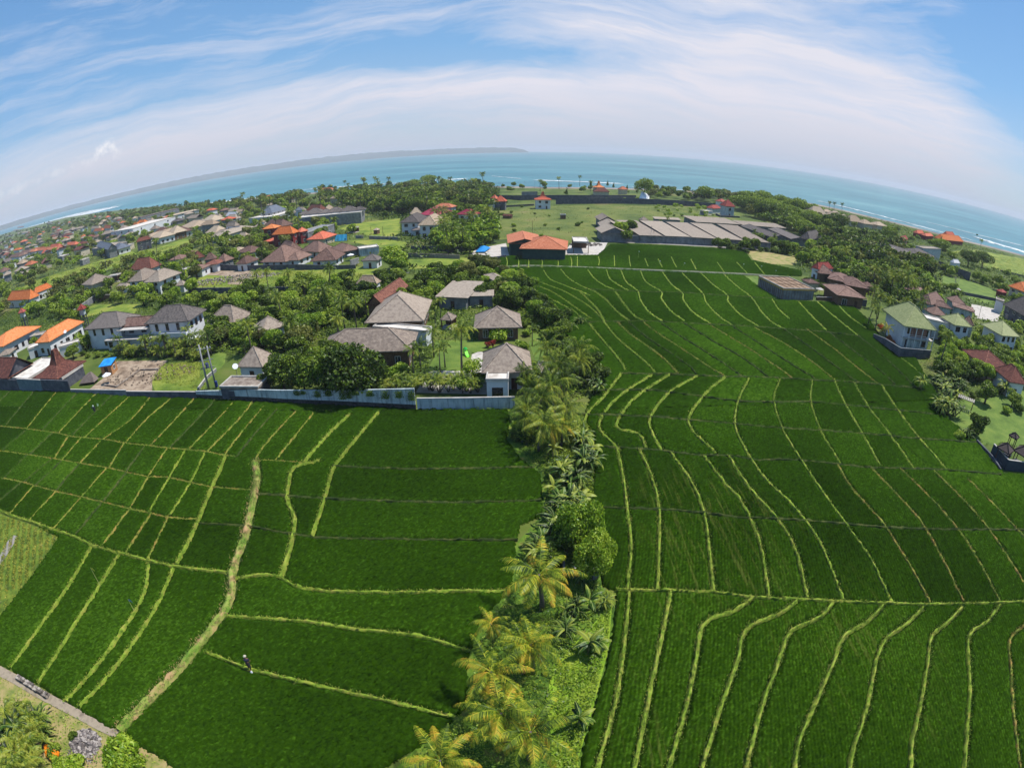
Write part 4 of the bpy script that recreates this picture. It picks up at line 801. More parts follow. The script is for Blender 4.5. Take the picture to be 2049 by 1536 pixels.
# brown villas block (CV)
for (A,B_,C,he,pk,R_,W_,lab,sh) in [
 ((480,872),(790,867),(872,765),2.7,(675,665),R_BROWN,W_WHITE,'widest brown hip-roofed villa behind the block wall','the widest brown villa'),
 ((785,852),(945,847),(1075,778),2.7,(955,742),R_BROWN,W_WHITE,'brown villa with low white wall, third from right','the middle brown villa'),
 ((1085,862),(1400,842),(1512,765),3.0,(1255,690),R_BROWN,W_WHITE,'big brown villa roof over a bright white wall','the big brown villa'),
 ((700,700),(835,745),(925,690),2.7,(750,618),R_BROWN,W_GREY,'brown roof rising behind the widest villa','the rear brown roof'),
 ((960,740),(1190,750),(1265,690),2.7,(1110,613),R_BROWN,W_WHITE,'double brown roof between the villas','the double brown roof'),
 ((1330,705),(1480,748),(1640,692),2.7,(1500,643),R_BROWN,W_GREY,'rightmost brown villa roof of the row','the rightmost brown villa'),
 ((185,892),(320,888),(432,832),3.2,(300,795),R_BROWN,W_WHITE,'small brown pyramid roof with white terrace','the small brown pyramid'),
 ((200,752),(370,757),(460,705),3.4,(335,672),R_BROWN,W_WHITE,'brown hip roof left of the villa row','the left brown hip roof'),
 ((-60,865),(60,862),(172,822),3.4,(40,765),R_BROWN,W_GREY,'greyish brown roof near the vacant lot','the greyish brown roof'),
 ((-190,850),(-60,830),(20,800),3.4,(-60,740),R_BROWN,W_GREY,'faded brown roof left of the vacant lot',None),
 ((-300,830),(-180,800),6.,3.4,(-235,735),R_RBROWN,W_CREAM,'dark red roof left of the brown villas',None),
 ((-430,790),(-330,780),6.,3.4,(-380,730),R_BROWN,W_GREY,'dull roof hidden among palms',None),
 ((625,542),(880,525),(918,500),6.4,(770,437),R_ORANGE,W_RED,'orange-roofed two-storey house with dark red walls','the orange and red house'),
 ((505,475),(655,462),(690,437),6.8,(590,410),R_ORANGE,W_RED,'small high orange roof left of the red-walled house',None),
 ((915,502),(965,508),(1022,482),6.2,(945,448),R_ORED,W_RED,'small red orange roof right of the red-walled house',None),
 ((500,628),(780,608),(1040,545),3.0,None,R_ORED,W_RED,'low red skirt roof around the red-walled house',None),
 ((1040,600),(1250,592),(1385,535),3.4,(1225,500),R_ORED,W_CREAM,'orange and red hip roof beside the blue tarpaulin','the orange roof by the blue tarpaulin'),
 ((480,292),(630,277),(770,232),6,(640,185),R_SLATE,W_WHITE,'blue grey hip roof on the long white building','the blue grey hip roof'),
 ((1030,255),(1200,262),(1245,240),6,(1130,175),R_RBROWN,W_WHITE,'red brown roof behind the grey walled compound','the red brown roof behind the compound'),
 ((520,432),(740,440),(775,405),4,(650,352),R_BROWN,W_WHITE,'faded brown roof behind the orange house',None),
 ((455,395),(530,385),4.,6.5,(485,352),R_THATCH,W_WHITE,'narrow white tower with straw cap',None),
 ((915,252),(1000,240),6.,7.5,(960,205),R_SLATE,W_WHITE,'white corner block with slate cap at the grey compound',None),
 ((0,548),(95,530),(100,460),4,None,R_CEM,W_WHITE,'pale flat pitched roof at the grove edge',None),
 ((65,432),(170,425),5.,4,(115,375),R_THATCH,W_CREAM,'straw peak in the trees left of the slate roof',None),
 ((60,300),(205,297),5.,4,(140,265),R_THATCH,W_CREAM,'pale low roof near the shore trees',None),
 ((90,255),(210,250),5.,4,(160,215),R_THATCH,W_CREAM,'thatch roof nearest the shore at left centre',None),
 ((1320,105),(1430,100),6.,5,(1380,68),R_THATCH,W_CREAM,'beige roof in the palm belt',None),
 ((785,105),(860,105),5.,5,(830,78),R_TERRA,W_CREAM,'small tan roof in the shore trees',None),
 ((580,105),(640,90),5.,7,(630,40),R_TERRA,W_CREAM,'steep brownish roof at the water edge trees',None),
 ((550,190),(750,160),6.,4,None,R_CEM,W_WHITE,'long low pale roof in the shore trees',None),
 ((1180,20),(1320,15),8.,7,None,R_THATCH,W_CREAM,'long tan roof near the sea left of the palm belt',None)]:
    HT(CV,A,B_,C,he,pk,roof=R_,wall=W_,label=lab,short=sh,det=1,hr=None if pk else .9)
# long white building and the grey compound
HT(CV,(345,350),(640,325),(770,260),4.2,None,kind='flat',roof=M_SLAB,wall=W_PALE,label='long low white building below the slate hip roof',cat='building',name='building',det=1)
cmp_=HT(CV,(945,345),(1700,272),(1735,236),6.6,None,kind='flat',roof=M_SLAB,wall=W_GREY,label='long grey concrete walled compound with little hip roofs',cat='building',name='building',short='the grey walled compound',det=0)
def on_compound():
    for x,y,wd,ph in ((1130,300,155,245),(1270,290,110,242),(1385,280,150,218),(1545,268,160,204),(1680,255,110,200),(1020,305,90,268)):
        p=G(*CV((x,y))[0],6.9);q=G(*CV((x+wd,y))[0],6.9);w_=(q-p).length
        r=roof_mesh(w_,w_*.85,7.6,w_*.24,'hip').build('roof',R_DGREY,None)
        r.parent=cmp_;loc=cmp_.matrix_world
        inv=Matrix.Rotation(-cmp_.rotation_euler.z,4,'Z')@Matrix.Translation(-cmp_.location);v=inv@Vector((p.x,p.y,0));r.location=(v.x,v.y+w_*.4,0)
        rm=MB().box((-w_/2+.4,-w_*.42+.4,6.85),(w_/2-.4,w_*.42-.4,7.38)).build('roof_room',W_WHITE,cmp_);rm.location=r.location
on_compound()
HT(CV,(1680,720),(1920,690),6.,3,None,kind='flat',roof=M_SLAB,wall=W_PALE,label='pale blue walled box behind the pool umbrella',cat='annex',name='annex',det=0)
HT(CV,(1700,855),(1900,850),6,3,(1800,770),roof=R_DGREY,label='low dark roofed pool house behind the bushy trees',det=1)
HT(CV,(1060,520),(1380,420),8,5.0,None,kind='flat',roof=W_GREY,wall=W_GREY,label='unfinished grey concrete frame beside the orange house',cat='building',name='building',det=1,door=False)
# centre (C2)
for (A,B_,C,he,pk,R_,W_,lab,sh) in [
 ((875,485),(990,482),(1003,455),6.5,(935,430),R_DGREY,W_WHITE,'dark grey roofed two-storey house at centre','the dark grey two-storey house'),
 ((982,500),(1095,498),(1112,468),6.5,(1050,435),R_THATCH,W_WHITE,'straw roofed two-storey house with white side wall','the straw roofed house'),
 ((985,440),(1100,440),(1108,415),6,(1045,392),R_MAG,W_WHITE,'magenta hip roof behind the straw roofed house','the magenta roof'),
 ((1070,395),(1180,395),8.,8,(1125,370),R_TERRA,W_PALE,'pale three-storey block behind the magenta roof','the pale block'),
 ((1210,435),(1310,438),8.,7,(1258,403),R_MAG,W_WHITE,'pale house with magenta roof right of the pale block','the right magenta roof'),
 ((1125,472),(1190,472),5.,3.2,(1155,448),R_MAG,W_WHITE,'small low magenta roof between the houses',None),
 ((940,435),(1010,430),6.,4.5,(975,395),R_THATCH,W_CREAM,'faded roof left of the magenta one',None),
 ((870,368),(918,368),6.,5,(893,337),R_THATCH,W_WOOD,'lone thatched hut in the palm grove','the thatched hut in the grove'),
 ((1390,358),(1445,360),7.,6,(1418,320),R_ORED,W_WHITE,'left of the twin red gabled pavilions',None),
 ((1428,360),(1498,360),7.,6,(1452,326),R_ORED,W_DGREY,'right of the twin red gabled pavilions','the twin red gabled pavilions'),
 ((1670,350),(1768,350),9.,6.5,(1718,303),R_ORED,W_WHITE,'white and red tiered pavilion before the dark walls','the tiered pavilion'),
 ((925,485),(950,530),5.,3.,None,R_DGREY,W_WHITE,'small porch roof before the dark grey house',None),
 ((1350,305),(1430,300),6.,4,None,R_GREY,W_CREAM,'low grey roof among shore palms',None),
 ((395,298),(480,292),6.,6,(440,280),R_TERRA,W_CREAM,'brown flat roofed building near the sea',None)]:
    HT(C2,A,B_,C,he,pk,roof=R_,wall=W_,label=lab,short=sh,det=1,hr=None if pk else .9,kind='joglo' if 'tiered' in lab else 'hip')
HT(C2,(1510,605),(1712,603),(1790,553),5.0,None,kind='gable',hr=1.6,roof=R_TERRA,wall=W_GREEN,label='rear terracotta roof of the barn by the rice',cat='barn',name='barn',short='the terracotta barn',det=0)
HT(C2,(1578,636),(1860,642),(1815,590),4.4,(1740,560),kind='hip',roof=R_TERRA,wall=W_GREEN,label='front terracotta roof with dark green walls by the rice',cat='barn',name='barn',det=0)
HT(C2,(1220,500),(1280,498),4.,2.6,None,kind='flat',roof=M_SLAB,label='white flat shelter in the centre trees',cat='shelter',name='shelter',open_=True,det=0)
HT(C2,(565,518),(615,517),4.,2.6,None,kind='flat',roof=M_SLAB,label='white roofed stall on the grassy plots',cat='stall',name='stall',open_=True,det=0,wall=W_WOOD)
HT(C2,(720,528),(745,528),3.,2.2,(732,515),roof=R_THATCH,label='tiny thatched hut on the grassy plots',cat='hut',name='hut',det=0,wall=W_WOOD)
HT(C2,(1895,600),(1985,602),(1988,575),4.4,None,kind='flat',roof=M_SLAB,wall=W_WOOD,label='small scaffolded pavilion with flat white roof',cat='pavilion',name='pavilion',open_=True,det=0,short='the scaffolded pavilion')
HT(C2,(1822,440),(1852,440),3.,2.4,None,kind='flat',roof=M_SLAB,wall=W_WOOD,label='lone little hut on the open pasture',cat='hut',name='hut',det=0,short='the pasture hut')
HT(C2,(1478,443),(1530,445),3.,1.8,None,kind='gable',hr=.8,roof=R_JAVA,wall=W_WOOD,label='collapsed dark shed at the pasture edge',cat='shed',name='shed',det=0)
# long sheds (C3)
for i,(A,B_) in enumerate([((295,475),(345,440)),((300,500),(372,462)),((303,545),(400,490))]): pass
for i,(a,b,c,hr_) in enumerate([((302,545),(462,548),(430,520),2.6),((298,508),(420,512),(395,488),2.4),((294,472),(385,474),(362,452),2.2)]):
    HT(C3,a,b,c,4.2,None,kind='gable',hr=hr_,roof=R_CEM,wall=W_GREY,label=['nearest','middle','rearmost'][i]+' of the three stepped grey gable sheds',cat='shed',name='shed',det=0,short='the stepped gable sheds' if i==0 else None)
for i,(a,b,c,lab) in enumerate([((525,558),(663,562),(665,488),'first grey sheet roof from the left in the long shed row'),((678,562),(825,568),(828,495),'second grey sheet roof from the left in the long shed row'),((835,570),(980,578),(965,505),'third grey sheet roof from the left in the long shed row'),((990,578),(1138,588),(1120,515),'fourth grey sheet roof from the left in the long shed row'),((1150,590),(1288,602),(1250,525),'fifth grey sheet roof from the left in the long shed row')]):
    HT(C3,a,b,c,3.6,None,kind='shed',hr=1.0,roof=R_CEM,wall=W_GREY,label=lab,cat='shed',name='shed',det=0,group='long grey sheet-roofed sheds',short=['the left of the long sheds',None,'the middle of the long sheds',None,'the right of the long sheds'][i])
HT(C3,(1300,570),(1405,578),(1400,525),4,None,kind='gable',hr=1.4,roof=R_DGREY,wall=W_GREY,label='dark grey ridged roof right of the long sheds',det=0,short='the dark ridged roof')
HT(C3,(1412,580),(1522,592),(1510,545),4,None,kind='gable',hr=1.4,roof=R_DGREY,wall=W_GREY,label='second dark grey ridged roof right of the long sheds',det=0)
HT(C3,(1525,585),(1595,570),6.,4,(1545,530),roof=R_DGREY,wall=W_GREY,label='dark hip end roof beside the hedge',det=0)
HT(C3,(860,480),(1120,495),(1100,468),3.4,None,kind='shed',hr=.7,roof=R_CEM,wall=W_GREY,label='longer grey roof behind the shed row',cat='shed',name='shed',det=0)
HT(C3,(1130,498),(1390,518),(1380,500),3.4,None,kind='shed',hr=.7,roof=R_CEM,wall=W_GREY,label='grey roof behind the right end of the shed row',cat='shed',name='shed',det=0)
HT(C3,(615,462),(770,470),6.,3,None,kind='shed',hr=.6,roof=R_CEM,wall=W_GREY,label='low grey roof beside the fenced saplings',cat='shed',name='shed',det=0)
HT(C3,(955,402),(1010,400),6.,4,(985,380),roof=R_RED,wall=W_WHITE,label='low red roof annex of the white house',det=0)
HT(C3,(1030,388),(1090,392),9.,7.5,(1055,348),roof=R_RED,wall=W_PALE,label='white and grey two-storey house with pink red roof',det=1,short='the white house with pink roof')
HT(C3,(1005,362),(1040,362),6.,8.,(1022,345),roof=R_RED,wall=W_WHITE,label='narrow white block with red cap left of the pink roof',det=0)
HT(C3,(915,420),(955,418),5.,2.8,None,kind='flat',roof=M_SLAB,label='white flat shelter left of the white house',cat='shelter',name='shelter',open_=True,det=0)
HT(C3,(540,470),(580,470),4.,2.6,(555,448),roof=R_CEM,wall=W_WOOD,label='little hut behind the big shed trees',cat='hut',name='hut',det=0)
HT(C3,(275,278),(325,278),8.,7,(302,240),kind='joglo',roof=R_ORANGE,wall=W_CREAM,label='orange tiered temple roof by the sea',cat='temple',name='temple',short='the orange temple')
HT(C3,(262,302),(352,304),8.,3.5,(300,280),roof=R_RBROWN,wall=W_CREAM,label='brown hall roof below the orange temple',cat='temple',name='temple',det=0)
HT(C3,(420,290),(460,290),6.,5,(440,272),roof=R_TERRA,wall=W_CREAM,label='small tan roof right of the orange temple',det=0)
HT(C3,(800,318),(850,320),6.,4,(825,300),roof=R_THATCH,wall=W_CREAM,label='thatch roof behind the white tents',det=0)
HT(C3,(1285,335),(1320,338),6.,5,(1300,320),roof=R_THATCH,wall=W_CREAM,label='brownish thatch peak above the right trees',det=0)
res=[(1580,430,100,388),(1690,445,75,415),(1640,420,60,405),(1800,475,80,440),(1870,490,60,465),(1950,500,60,478),(1540,425,60,400),(1745,455,50,435),(1700,480,50,458)]
for i,(x,y,wd,pk) in enumerate(res):
    HT(C3,(x-wd*.5,y),(x+wd*.5,y+wd*.12),11,4.5,(x,pk),roof=R_THATCH,wall=W_CREAM,label='large thatched roof of the beach resort',group='thatched roofs of the beach resort',cat='house',det=0,short='the thatched resort roofs' if i==1 else None)
# right side (C4, CR, C8)
for (A,B_,C,he,pk,R_,W_,lab,sh,dt) in [
 ((1440,372),(1600,388),9.,4,(1510,335),R_ORANGE,W_RED,'broad orange temple hall by the right shore','the right shore temple',0),
 ((1475,345),(1540,350),6.,6.5,(1500,290),R_ORED,W_RED,'upper orange tier of the right shore temple',None,0),
 ((1255,325),(1310,328),5.,4,(1290,300),R_ORED,W_RED,'small orange roof left of the shore temple',None,0),
 ((1318,345),(1375,345),5.,4,(1345,322),R_ORED,W_RED,'second small orange roof left of the shore temple',None,0),
 ((1100,372),(1140,382),(1178,365),6,(1112,300),R_RED,W_WOOD,'steep red roof among the right hand trees','the steep red roof',1),
 ((1170,490),(1260,495),(1270,430),5,(1225,415),R_DGREY,W_WHITE,'dark grey roof with white side wall in right village','the dark grey roof at right',1),
 ((1262,495),(1390,500),(1370,455),5,(1320,435),R_DGREY,W_WHITE,'dark brown-grey roof over a blank white wall','the blank white wall house',1),
 ((1300,440),(1432,445),6.,7,None,R_CEM,W_PALE,'pale grey flat block behind the dark roofs',None,0),
 ((890,440),(1045,470),5.,4,None,R_CEM,W_WHITE,'white slab canopy of the modern terrace house','the white slab canopy',0),
 ((1045,510),(1160,525),5.,3,None,R_CEM,W_WHITE,'low grey terrace right of the white slab canopy',None,0),
 ((1055,440),(1075,445),6.,7.,None,R_CEM,W_WHITE,'thin white block behind the dark conifer',None,0),
 ((460,575),(512,592),(560,565),4.5,(502,505),R_RED,W_WHITE,'small steep red roof at the rice edge','the small steep red roof',1),
 ((520,622),(640,632),(715,610),3.4,(650,558),R_BROWN,W_WOOD,'brown roof right of the small red one','the upper brown roof',1),
 ((580,660),(720,692),(780,650),3.4,(690,628),R_BROWN,W_WOOD,'brown roof in the middle of the right cluster','the middle brown roof',1),
 ((655,785),(875,812),(900,745),3.6,(790,718),R_BROWN,W_WOOD,'widest brown roof nearest the rice at right','the widest right brown roof',1),
 ((720,710),(895,740),(930,690),3.4,(805,658),R_BROWN,W_WOOD,'brown roof behind the widest right one',None,1),
 ((440,695),(530,700),5.,3,(490,665),R_BROWN,W_CREAM,'small brown roof behind the formwork block',None,0),
 ((640,730),(720,735),5.,3,(680,700),R_DGREY,W_WOOD,'greyish roof left of the widest brown one',None,0),
 ((870,720),(940,725),5.,3,(900,685),R_BROWN,W_WOOD,'small brown roof end by the palms',None,0),
 ((1930,715),(2060,765),(2100,740),6,(2005,685),R_ORANGE,W_CREAM,'orange hip roof at the right edge','the orange roof at the right edge',1),
 ((1890,850),(2049,940),(2150,860),5.5,(1990,800),R_DGREY,W_DGREY,'dark grey tower-like house at the right edge','the dark house at the right edge',1),
 ((1840,820),(1900,840),6.,5,None,R_CEM,W_WHITE,'white parapet block left of the dark right house',None,0),
 ((1885,765),(1925,768),4.,3,None,R_RED,W_RED,'tiny red kiosk before the orange right house',None,0),
 ((1525,545),(1575,548),3.,3,(1543,505),R_WHITE,W_WHITE,'small white pointed gazebo among right shrubs',None,0)]:
    HT(C4,A,B_,C,he,pk,roof=R_ if R_ is not R_CEM else R_CEM,wall=W_,label=lab,short=sh,det=dt,hr=None,kind='flat' if (R_ is R_CEM) else 'hip')
def from_corners(T,L,F,Rr,he,pk,**k):
    """roof seen corner-on: F nearest corner, L to its left, Rr to its right"""
    L,F,Rr,pk=T(L,F,Rr,pk);a=G(*F,he);b=G(*Rr,he);l=G(*L,he)
    u=(b-a).normalized();n=Vector((-u.y,u.x));d=max(3,(l-a).dot(n));return house((F,Rr,d),he,pk,**k)
from_corners(C4,(1015,890),(1155,1015),(1400,1050),6.2,(1200,848),roof=R_GREEN,label='large pale green pyramid roof of the balcony villa',short='the large green roof',det=2,wall=W_WHITE,inset=1.2)
from_corners(C4,(1450,945),(1530,1008),(1665,1025),6.0,(1560,920),roof=R_GREEN,label='small pale green roof behind the balcony villa',short='the small green roof',det=2,wall=W_WHITE)
from_corners(C4,(1735,1000),(1885,1087),(2022,1097),6.0,(1900,975),roof=R_GREEN,label='pale green hip roof with two tall dark windows',short='the green roof with tall windows',det=2,wall=W_WHITE)
HT(C4,(1310,965),(1495,1010),5.,5.,None,kind='flat',roof=M_SLAB,label='white flat roofed link between the green roofs',cat='annex',name='annex',det=2)
for (A,B_,C,he,pk,lab,sh) in [((640,690),(840,610+15),6.,4.5,(740,500),'brown roof with dark dormer behind the green villas','the dormer roof'),((630,680),(960,750),6.,4,(800,620),'long brown roof just behind the small green roof',None),((965,700),(1300,800),(1180,700),4,(1080,690),'brown gable roof right of the dormer roof',None),((660,830),(880,860),6.,4,(800,700),'dark brown roof left of the small green roof',None),((960,640),(1160,680),6.,4,(1010,540),'dark reddish roof slope behind the dormer roof',None),((420,500),(620,470),6.,4,(520,430),'faded brown roof behind the palm',None),((1140,960),(1290,1000),4.,4.,(1210,850),'brown roof corner right of the small green roof',None)]:
    HT(CR,A,B_,C,he,pk,roof=R_BROWN,wall=W_PALE,label=lab,short=sh,det=1)
HT(C8,(1340,412),(1600,442),(1560,300),3.6,(1440,255),roof=R_RBROWN,wall=W_CREAM,label='red brown roofed bungalow with shaded veranda at right',short='the veranda bungalow',det=2)
HT(C8,(1590,565),(1760,590),8.,3.8,(1700,400),roof=R_RBROWN,wall=W_WHITE,label='red brown roof cut by the right edge',short='the roof cut by the right edge',det=2)
HT(C4,(252,742),(485,748),(345,658),3.3,None,kind='flat',roof=mat('formwork_ply',[S(128,104,84),S(158,132,108)],scale=1.),wall=W_GREY,label='unfinished concrete block with planked formwork roof',cat='building',name='building',short='the formwork block',det=0)
def formwork():
    e=[o for o in COL.objects if o.get('label','').startswith('unfinished concrete block')][0]
    f=FOOT[-1];a,b=f[2],f[3];m=MB();ym=mat('yellow_timber',[S(176,140,70),S(204,170,96)],scale=2.)
    m=MB();
    for i in range(6): x=-a+.3+i*(2*a-.6)/5;m.box((x-.1,-b+.3,3.52),(x+.1,b-.3,3.62))
    for j in range(4): y=-b+.4+j*(2*b-.8)/3;m.box((-a+.3,y-.1,3.625),(a-.3,y+.1,3.72))
    m.build('formwork_grid',W_WOOD,e)
    m=MB().box((-a-.12,-b-.12,3.0),(a+.12,-b-.003,3.4)).box((-a-.12,-b,3.0),(-a-.003,b,3.4));m.build('edge_board',ym,e)
    m=MB()
    for i in range(14): y=-b+.2+i*(2*b-.4)/13;m.box((-a-.16,y-.06,0),(-a-.02,y+.06,2.95))
    for i in range(12): x=-a+.2+i*(2*a-.4)/11;m.box((x-.03,-b-.1,0),(x+.03,-b-.02,2.95))
    m.build('prop',W_WOOD,e)
formwork()

# many more tiny distant houses of the far left town, too small to tell apart
def town():
    r=random.Random(77);W=[tuple(G(*q)) for q in [(0,478),(70,462),(160,440),(260,432),(330,440),(420,425),(500,418),(490,440),(420,470),(330,470),(260,500),(120,520),(60,560),(0,570)]];n=0;tries=0
    while n<84 and tries<6000:
        tries+=1;px=r.uniform(0,500);py=r.uniform(425,565);g=G(px,py)
        if not inpoly(np.array([g.x]),np.array([g.y]),W)[0]: continue
        if any((g.x-f[0])**2+(g.y-f[1])**2<(13+f[2])**2 for f in FOOT) or any(inpoly(np.array([g.x]),np.array([g.y]),o)[0] for o in OPEN): continue
        n+=1;w=r.uniform(8,15);d=r.uniform(7,11);rz=r.uniform(-.5,.5)-.3;roof=r.choice([R_BROWN,R_CEM,R_CEM,R_GREY,R_DGREY,R_THATCH,R_TERRA,R_RBROWN,R_ORED]);FOOT.append((g.x,g.y,w/2,d/2,rz))
        e=empty('house',(g.x,g.y,0),rz,'tiny distant '+{id(R_BROWN):'brown',id(R_CEM):'pale grey',id(R_GREY):'grey',id(R_DGREY):'dark grey',id(R_THATCH):'straw',id(R_TERRA):'terracotta',id(R_RBROWN):'red brown',id(R_ORED):'red orange'}[id(roof)]+' roofed house in the packed far left town','house','tiny houses of the far left town')
        he=r.uniform(3.2,6.5);roof_mesh(w,d,he,r.uniform(1.8,3),r.choice(['hip','hip','gable'])).build('roof',roof,e);MB().box((-w/2+.7,-d/2+.7,0),(w/2-.7,d/2-.7,he-.21)).build('wall',r.choice([W_WHITE,W_CREAM,W_GREY]),e)
    for (x,y,R_,wd,dz) in [(520,455,R_CEM,30,0),(560,470,R_BROWN,30,0),(600,425,R_CEM,26,0),(470,505,R_THATCH,30,0),(350,520,R_BROWN,26,0),(390,540,R_BROWN,28,0),(420,530,R_RBROWN,30,0),(330,560,R_BROWN,20,0),(620,440,R_GREY,24,0),(660,420,R_THATCH,24,0),(460,440,R_CEM,26,0),(440,470,R_CEM,30,0),(390,450,R_CEM,30,0),(1000,560,R_GREY,26,0)]:
        house(((x-wd/2,y+1),(x+wd/2,y-2),8.),3.5,(x,y-11),roof=R_,label='small '+{id(R_CEM):'pale grey',id(R_BROWN):'brown',id(R_THATCH):'straw',id(R_GREY):'grey',id(R_RBROWN):'dark red'}[id(R_)]+' roof among the trees of the left village',det=1)
town()

# balcony and veranda of the green roofed villa
def balcony_villa():
    e=[o for o in COL.objects if o.get('label','').startswith('large pale green pyramid')][0];f=[x for x in FOOT if abs(x[0]-e.location.x)<.01 and abs(x[1]-e.location.y)<.01][0];a,b=f[2],f[3]
    MB().box((-a+.2,-b+.1,2.95),(a-.2,-b+1.17,3.15)).build('balcony',M_FASCIA,e);MB().box((a-1.17,-b+1.2,2.95),(a-.2,b-.6,3.15)).build('balcony',M_FASCIA,e)
    for i in range(6):
        x=-a+.35+i*(2*a-.7)/5;MB().box((x-.09,-b+.15,3.153),(x+.09,-b+.33,5.98)).build('post',M_FRAME,e);MB().box((x-.11,-b+.15,0),(x+.11,-b+.37,2.947)).build('post',M_FRAME,e)
    MB().box((-a+.25,-b+.2,3.95),(a-.25,-b+.27,4.03)).build('railing',M_FRAME,e)
    MB().box((-a*.45,-b+1.10,3.4),(a*.55,-b+1.16,5.6)).build('curtain',mat('rust_curtain',[S(96,60,50),S(150,104,88),S(180,150,130)],scale=2.,stretch=(6,6,.3)),e)
    MB().box((-a*.6,-b+.5,.003),(a*.3,-b+.62,2.6)).build('lower_wall',W_PALE,e)
balcony_villa()
# ================================================================ BOUNDARY WALLS
def wall(T,pts,m,label,t=.2,name='boundary_wall',h=None,cope=None,short=None,foot=None):
    """pts: (x, y of foot, y of top)"""
    e=empty(name,(0,0,0),0,label,'wall');L=[]
    for p in pts:
        a=T((p[0],p[1]))[0] if T else (p[0],p[1]);g=G(*a)
        hh=h if h else max(.6,min(7,hsolve(g.x,g.y,(T((p[0],p[2]))[0][1] if T else p[2]))))
        L.append((g,hh))
    m_=MB();c=MB()
    for (a,ha),(b,hb) in zip(L[:-1],L[1:]):
        d=(b-a).normalized();n=Vector((-d.y,d.x))*t/2
        def slab(M_,w_,z0a,z0b,z1a,z1b,mi=0):
            k=n*w_;vs=[(a-k),(b-k),(b+k),(a+k)]
            M_.add([(vs[0].x,vs[0].y,z0a),(vs[1].x,vs[1].y,z0b),(vs[2].x,vs[2].y,z0b),(vs[3].x,vs[3].y,z0a),(vs[0].x,vs[0].y,z1a),(vs[1].x,vs[1].y,z1b),(vs[2].x,vs[2].y,z1b),(vs[3].x,vs[3].y,z1a)],[(3,2,1,0),(4,5,6,7),(0,1,5,4),(1,2,6,5),(2,3,7,6),(3,0,4,7)],mi)
        f0=foot or 0
        slab(m_,1,f0,f0,ha,hb)
        if foot: slab(c,1.6,0,0,foot-.003,foot-.003,1)
        slab(c,1.5,ha+.003,hb+.003,ha+.1,hb+.1)
    m_.build('panel',m,e);c.build('coping',[cope or M_FASCIA,mat('dark_stone_footing',[S(30,32,34),S(56,58,58),S(76,74,70)],scale=2.,bump=.1,bscale=4)],e)
    if short:
        q=L[len(L)//2];LM.append((short,)+Pr(q[0].x,q[0].y,q[1]))
    return e
wall(None,[(-60,780,757),(40,783,760)],W_DGREY,'dark grey wall at far left below the clay gable',cope=W_DGREY)
wall(None,[(41,783,758),(88,785,760)],mat('blue_grey_render',[S(92,110,118),S(116,134,140)],scale=.7,stain=(S(60,70,74),1.2,(1,1,.2),.55)),'blue grey wall section below the pale slab',cope=M_FASCIA)
wall(None,[(89,785,760),(143,786,762)],W_DGREY,'blackened wall section below the peaked clay roof',cope=W_DGREY,short='the blackened wall section')
wall(None,[(144,788,779),(255,792,780.5)],W_GREY,'low grey block wall before the dug up plot')
wall(None,[(256,795,783),(395,799,784)],W_DGREY,'low dark wall before the vacant grassy plot',short='the low dark wall')
wall(None,[(396,799,783),(520,805,780),(560,808,781),(700,814,781),(833,821,778)],W_PALE,'tall stained white wall with dark stone footing',short='the tall stained wall',cope=W_PALE,foot=1.1)
wall(None,[(836,822,797),(930,820,796),(1030,816,794)],W_PALE,'lower pale wall ending at the coconut palms',short='the lower pale wall')
wall(C5,[(1355,965,955),(1420,880,860),(1480,830,810)],W_GREY,'grey side wall beside the power pole')
wall(C5,[(490,448,425),(655,355,310)],W_GREY,'bare concrete retaining wall rising behind the lantern towers',short='the bare retaining wall')
wall(C5,[(655,350,310),(760,350,305)],W_WOOD,'rusty brown wall at the end of the retaining wall')
wall(CV,[(-60,965,895),(300,975,915),(620,965,905),(990,965,900),(1350,960,915),(1640,950,905)],W_DGREY,'long dark block wall before the brown villas',short='the dark block wall before the villas',cope=W_DGREY)
wall(C5,[(1290,290,262),(1740,300,258),(1990,300,252),(2150,298,250)],W_DGREY,'dark wall between the grassy lot and leafy trees',short='the dark wall by the lot',cope=W_DGREY)
wall(C2,[(590,745,705),(640,720,690)],W_GREY,'short grey wall at the end of the villa row')
wall(C2,[(945,648,622),(1090,650,625),(1240,660,628)],W_DGREY,'dark wall below the green trees at centre',cope=W_DGREY)
wall(C2,[(930,685,664),(1080,690,668),(1230,697,675)],mat('rubble_wall',[S(120,112,104),S(160,152,140)],scale=1.5,bump=.2),'rubble stone retaining wall at centre',cope=mat('rubble_wall',[S(1,1,1)]))
wall(C2,[(1275,700,688),(1440,700,685),(1500,690,675)],W_DGREY,'low dark wall under the concrete yard',cope=W_DGREY)
wall(C2,[(620,577,560),(665,577,560)],W_GREY,'small grey wall panel on the grassy plots')
wall(C2,[(700,580,563),(880,585,570)],W_GREY,'second grey wall panel on the grassy plots')
wall(CU,[(140,265,240),(330,280,242),(560,275,238),(840,278,240),(1230,272,240)],W_DGREY,'back one of the two long dark walls by the sea',short='the back dark wall',cope=W_DGREY)
wall(CU,[(600,310,262),(880,308,262),(1230,308,265),(1630,325,285),(1860,335,305)],W_DGREY,'front one of the two long dark walls by the sea',short='the long front dark wall',cope=W_DGREY)
wall(CU,[(60,340,290),(190,338,292)],W_DGREY,'dark wall under the twin red gables',cope=W_DGREY)
wall(CU,[(190,335,322),(430,322,308)],W_DGREY,'low broken wall left of the tiered pavilion',cope=W_DGREY)
wall(CU,[(330,240,212),(455,240,210)],W_GREY,'pale grey wall panel before the shore trees')
wall(CU,[(1860,395,380),(1900,412,398),(2049,418,405)],W_DGREY,'low curved wall before the white house')
wall(C3,[(300,592,545),(470,598,558)],W_GREY,'grey wall under the stepped gable sheds')
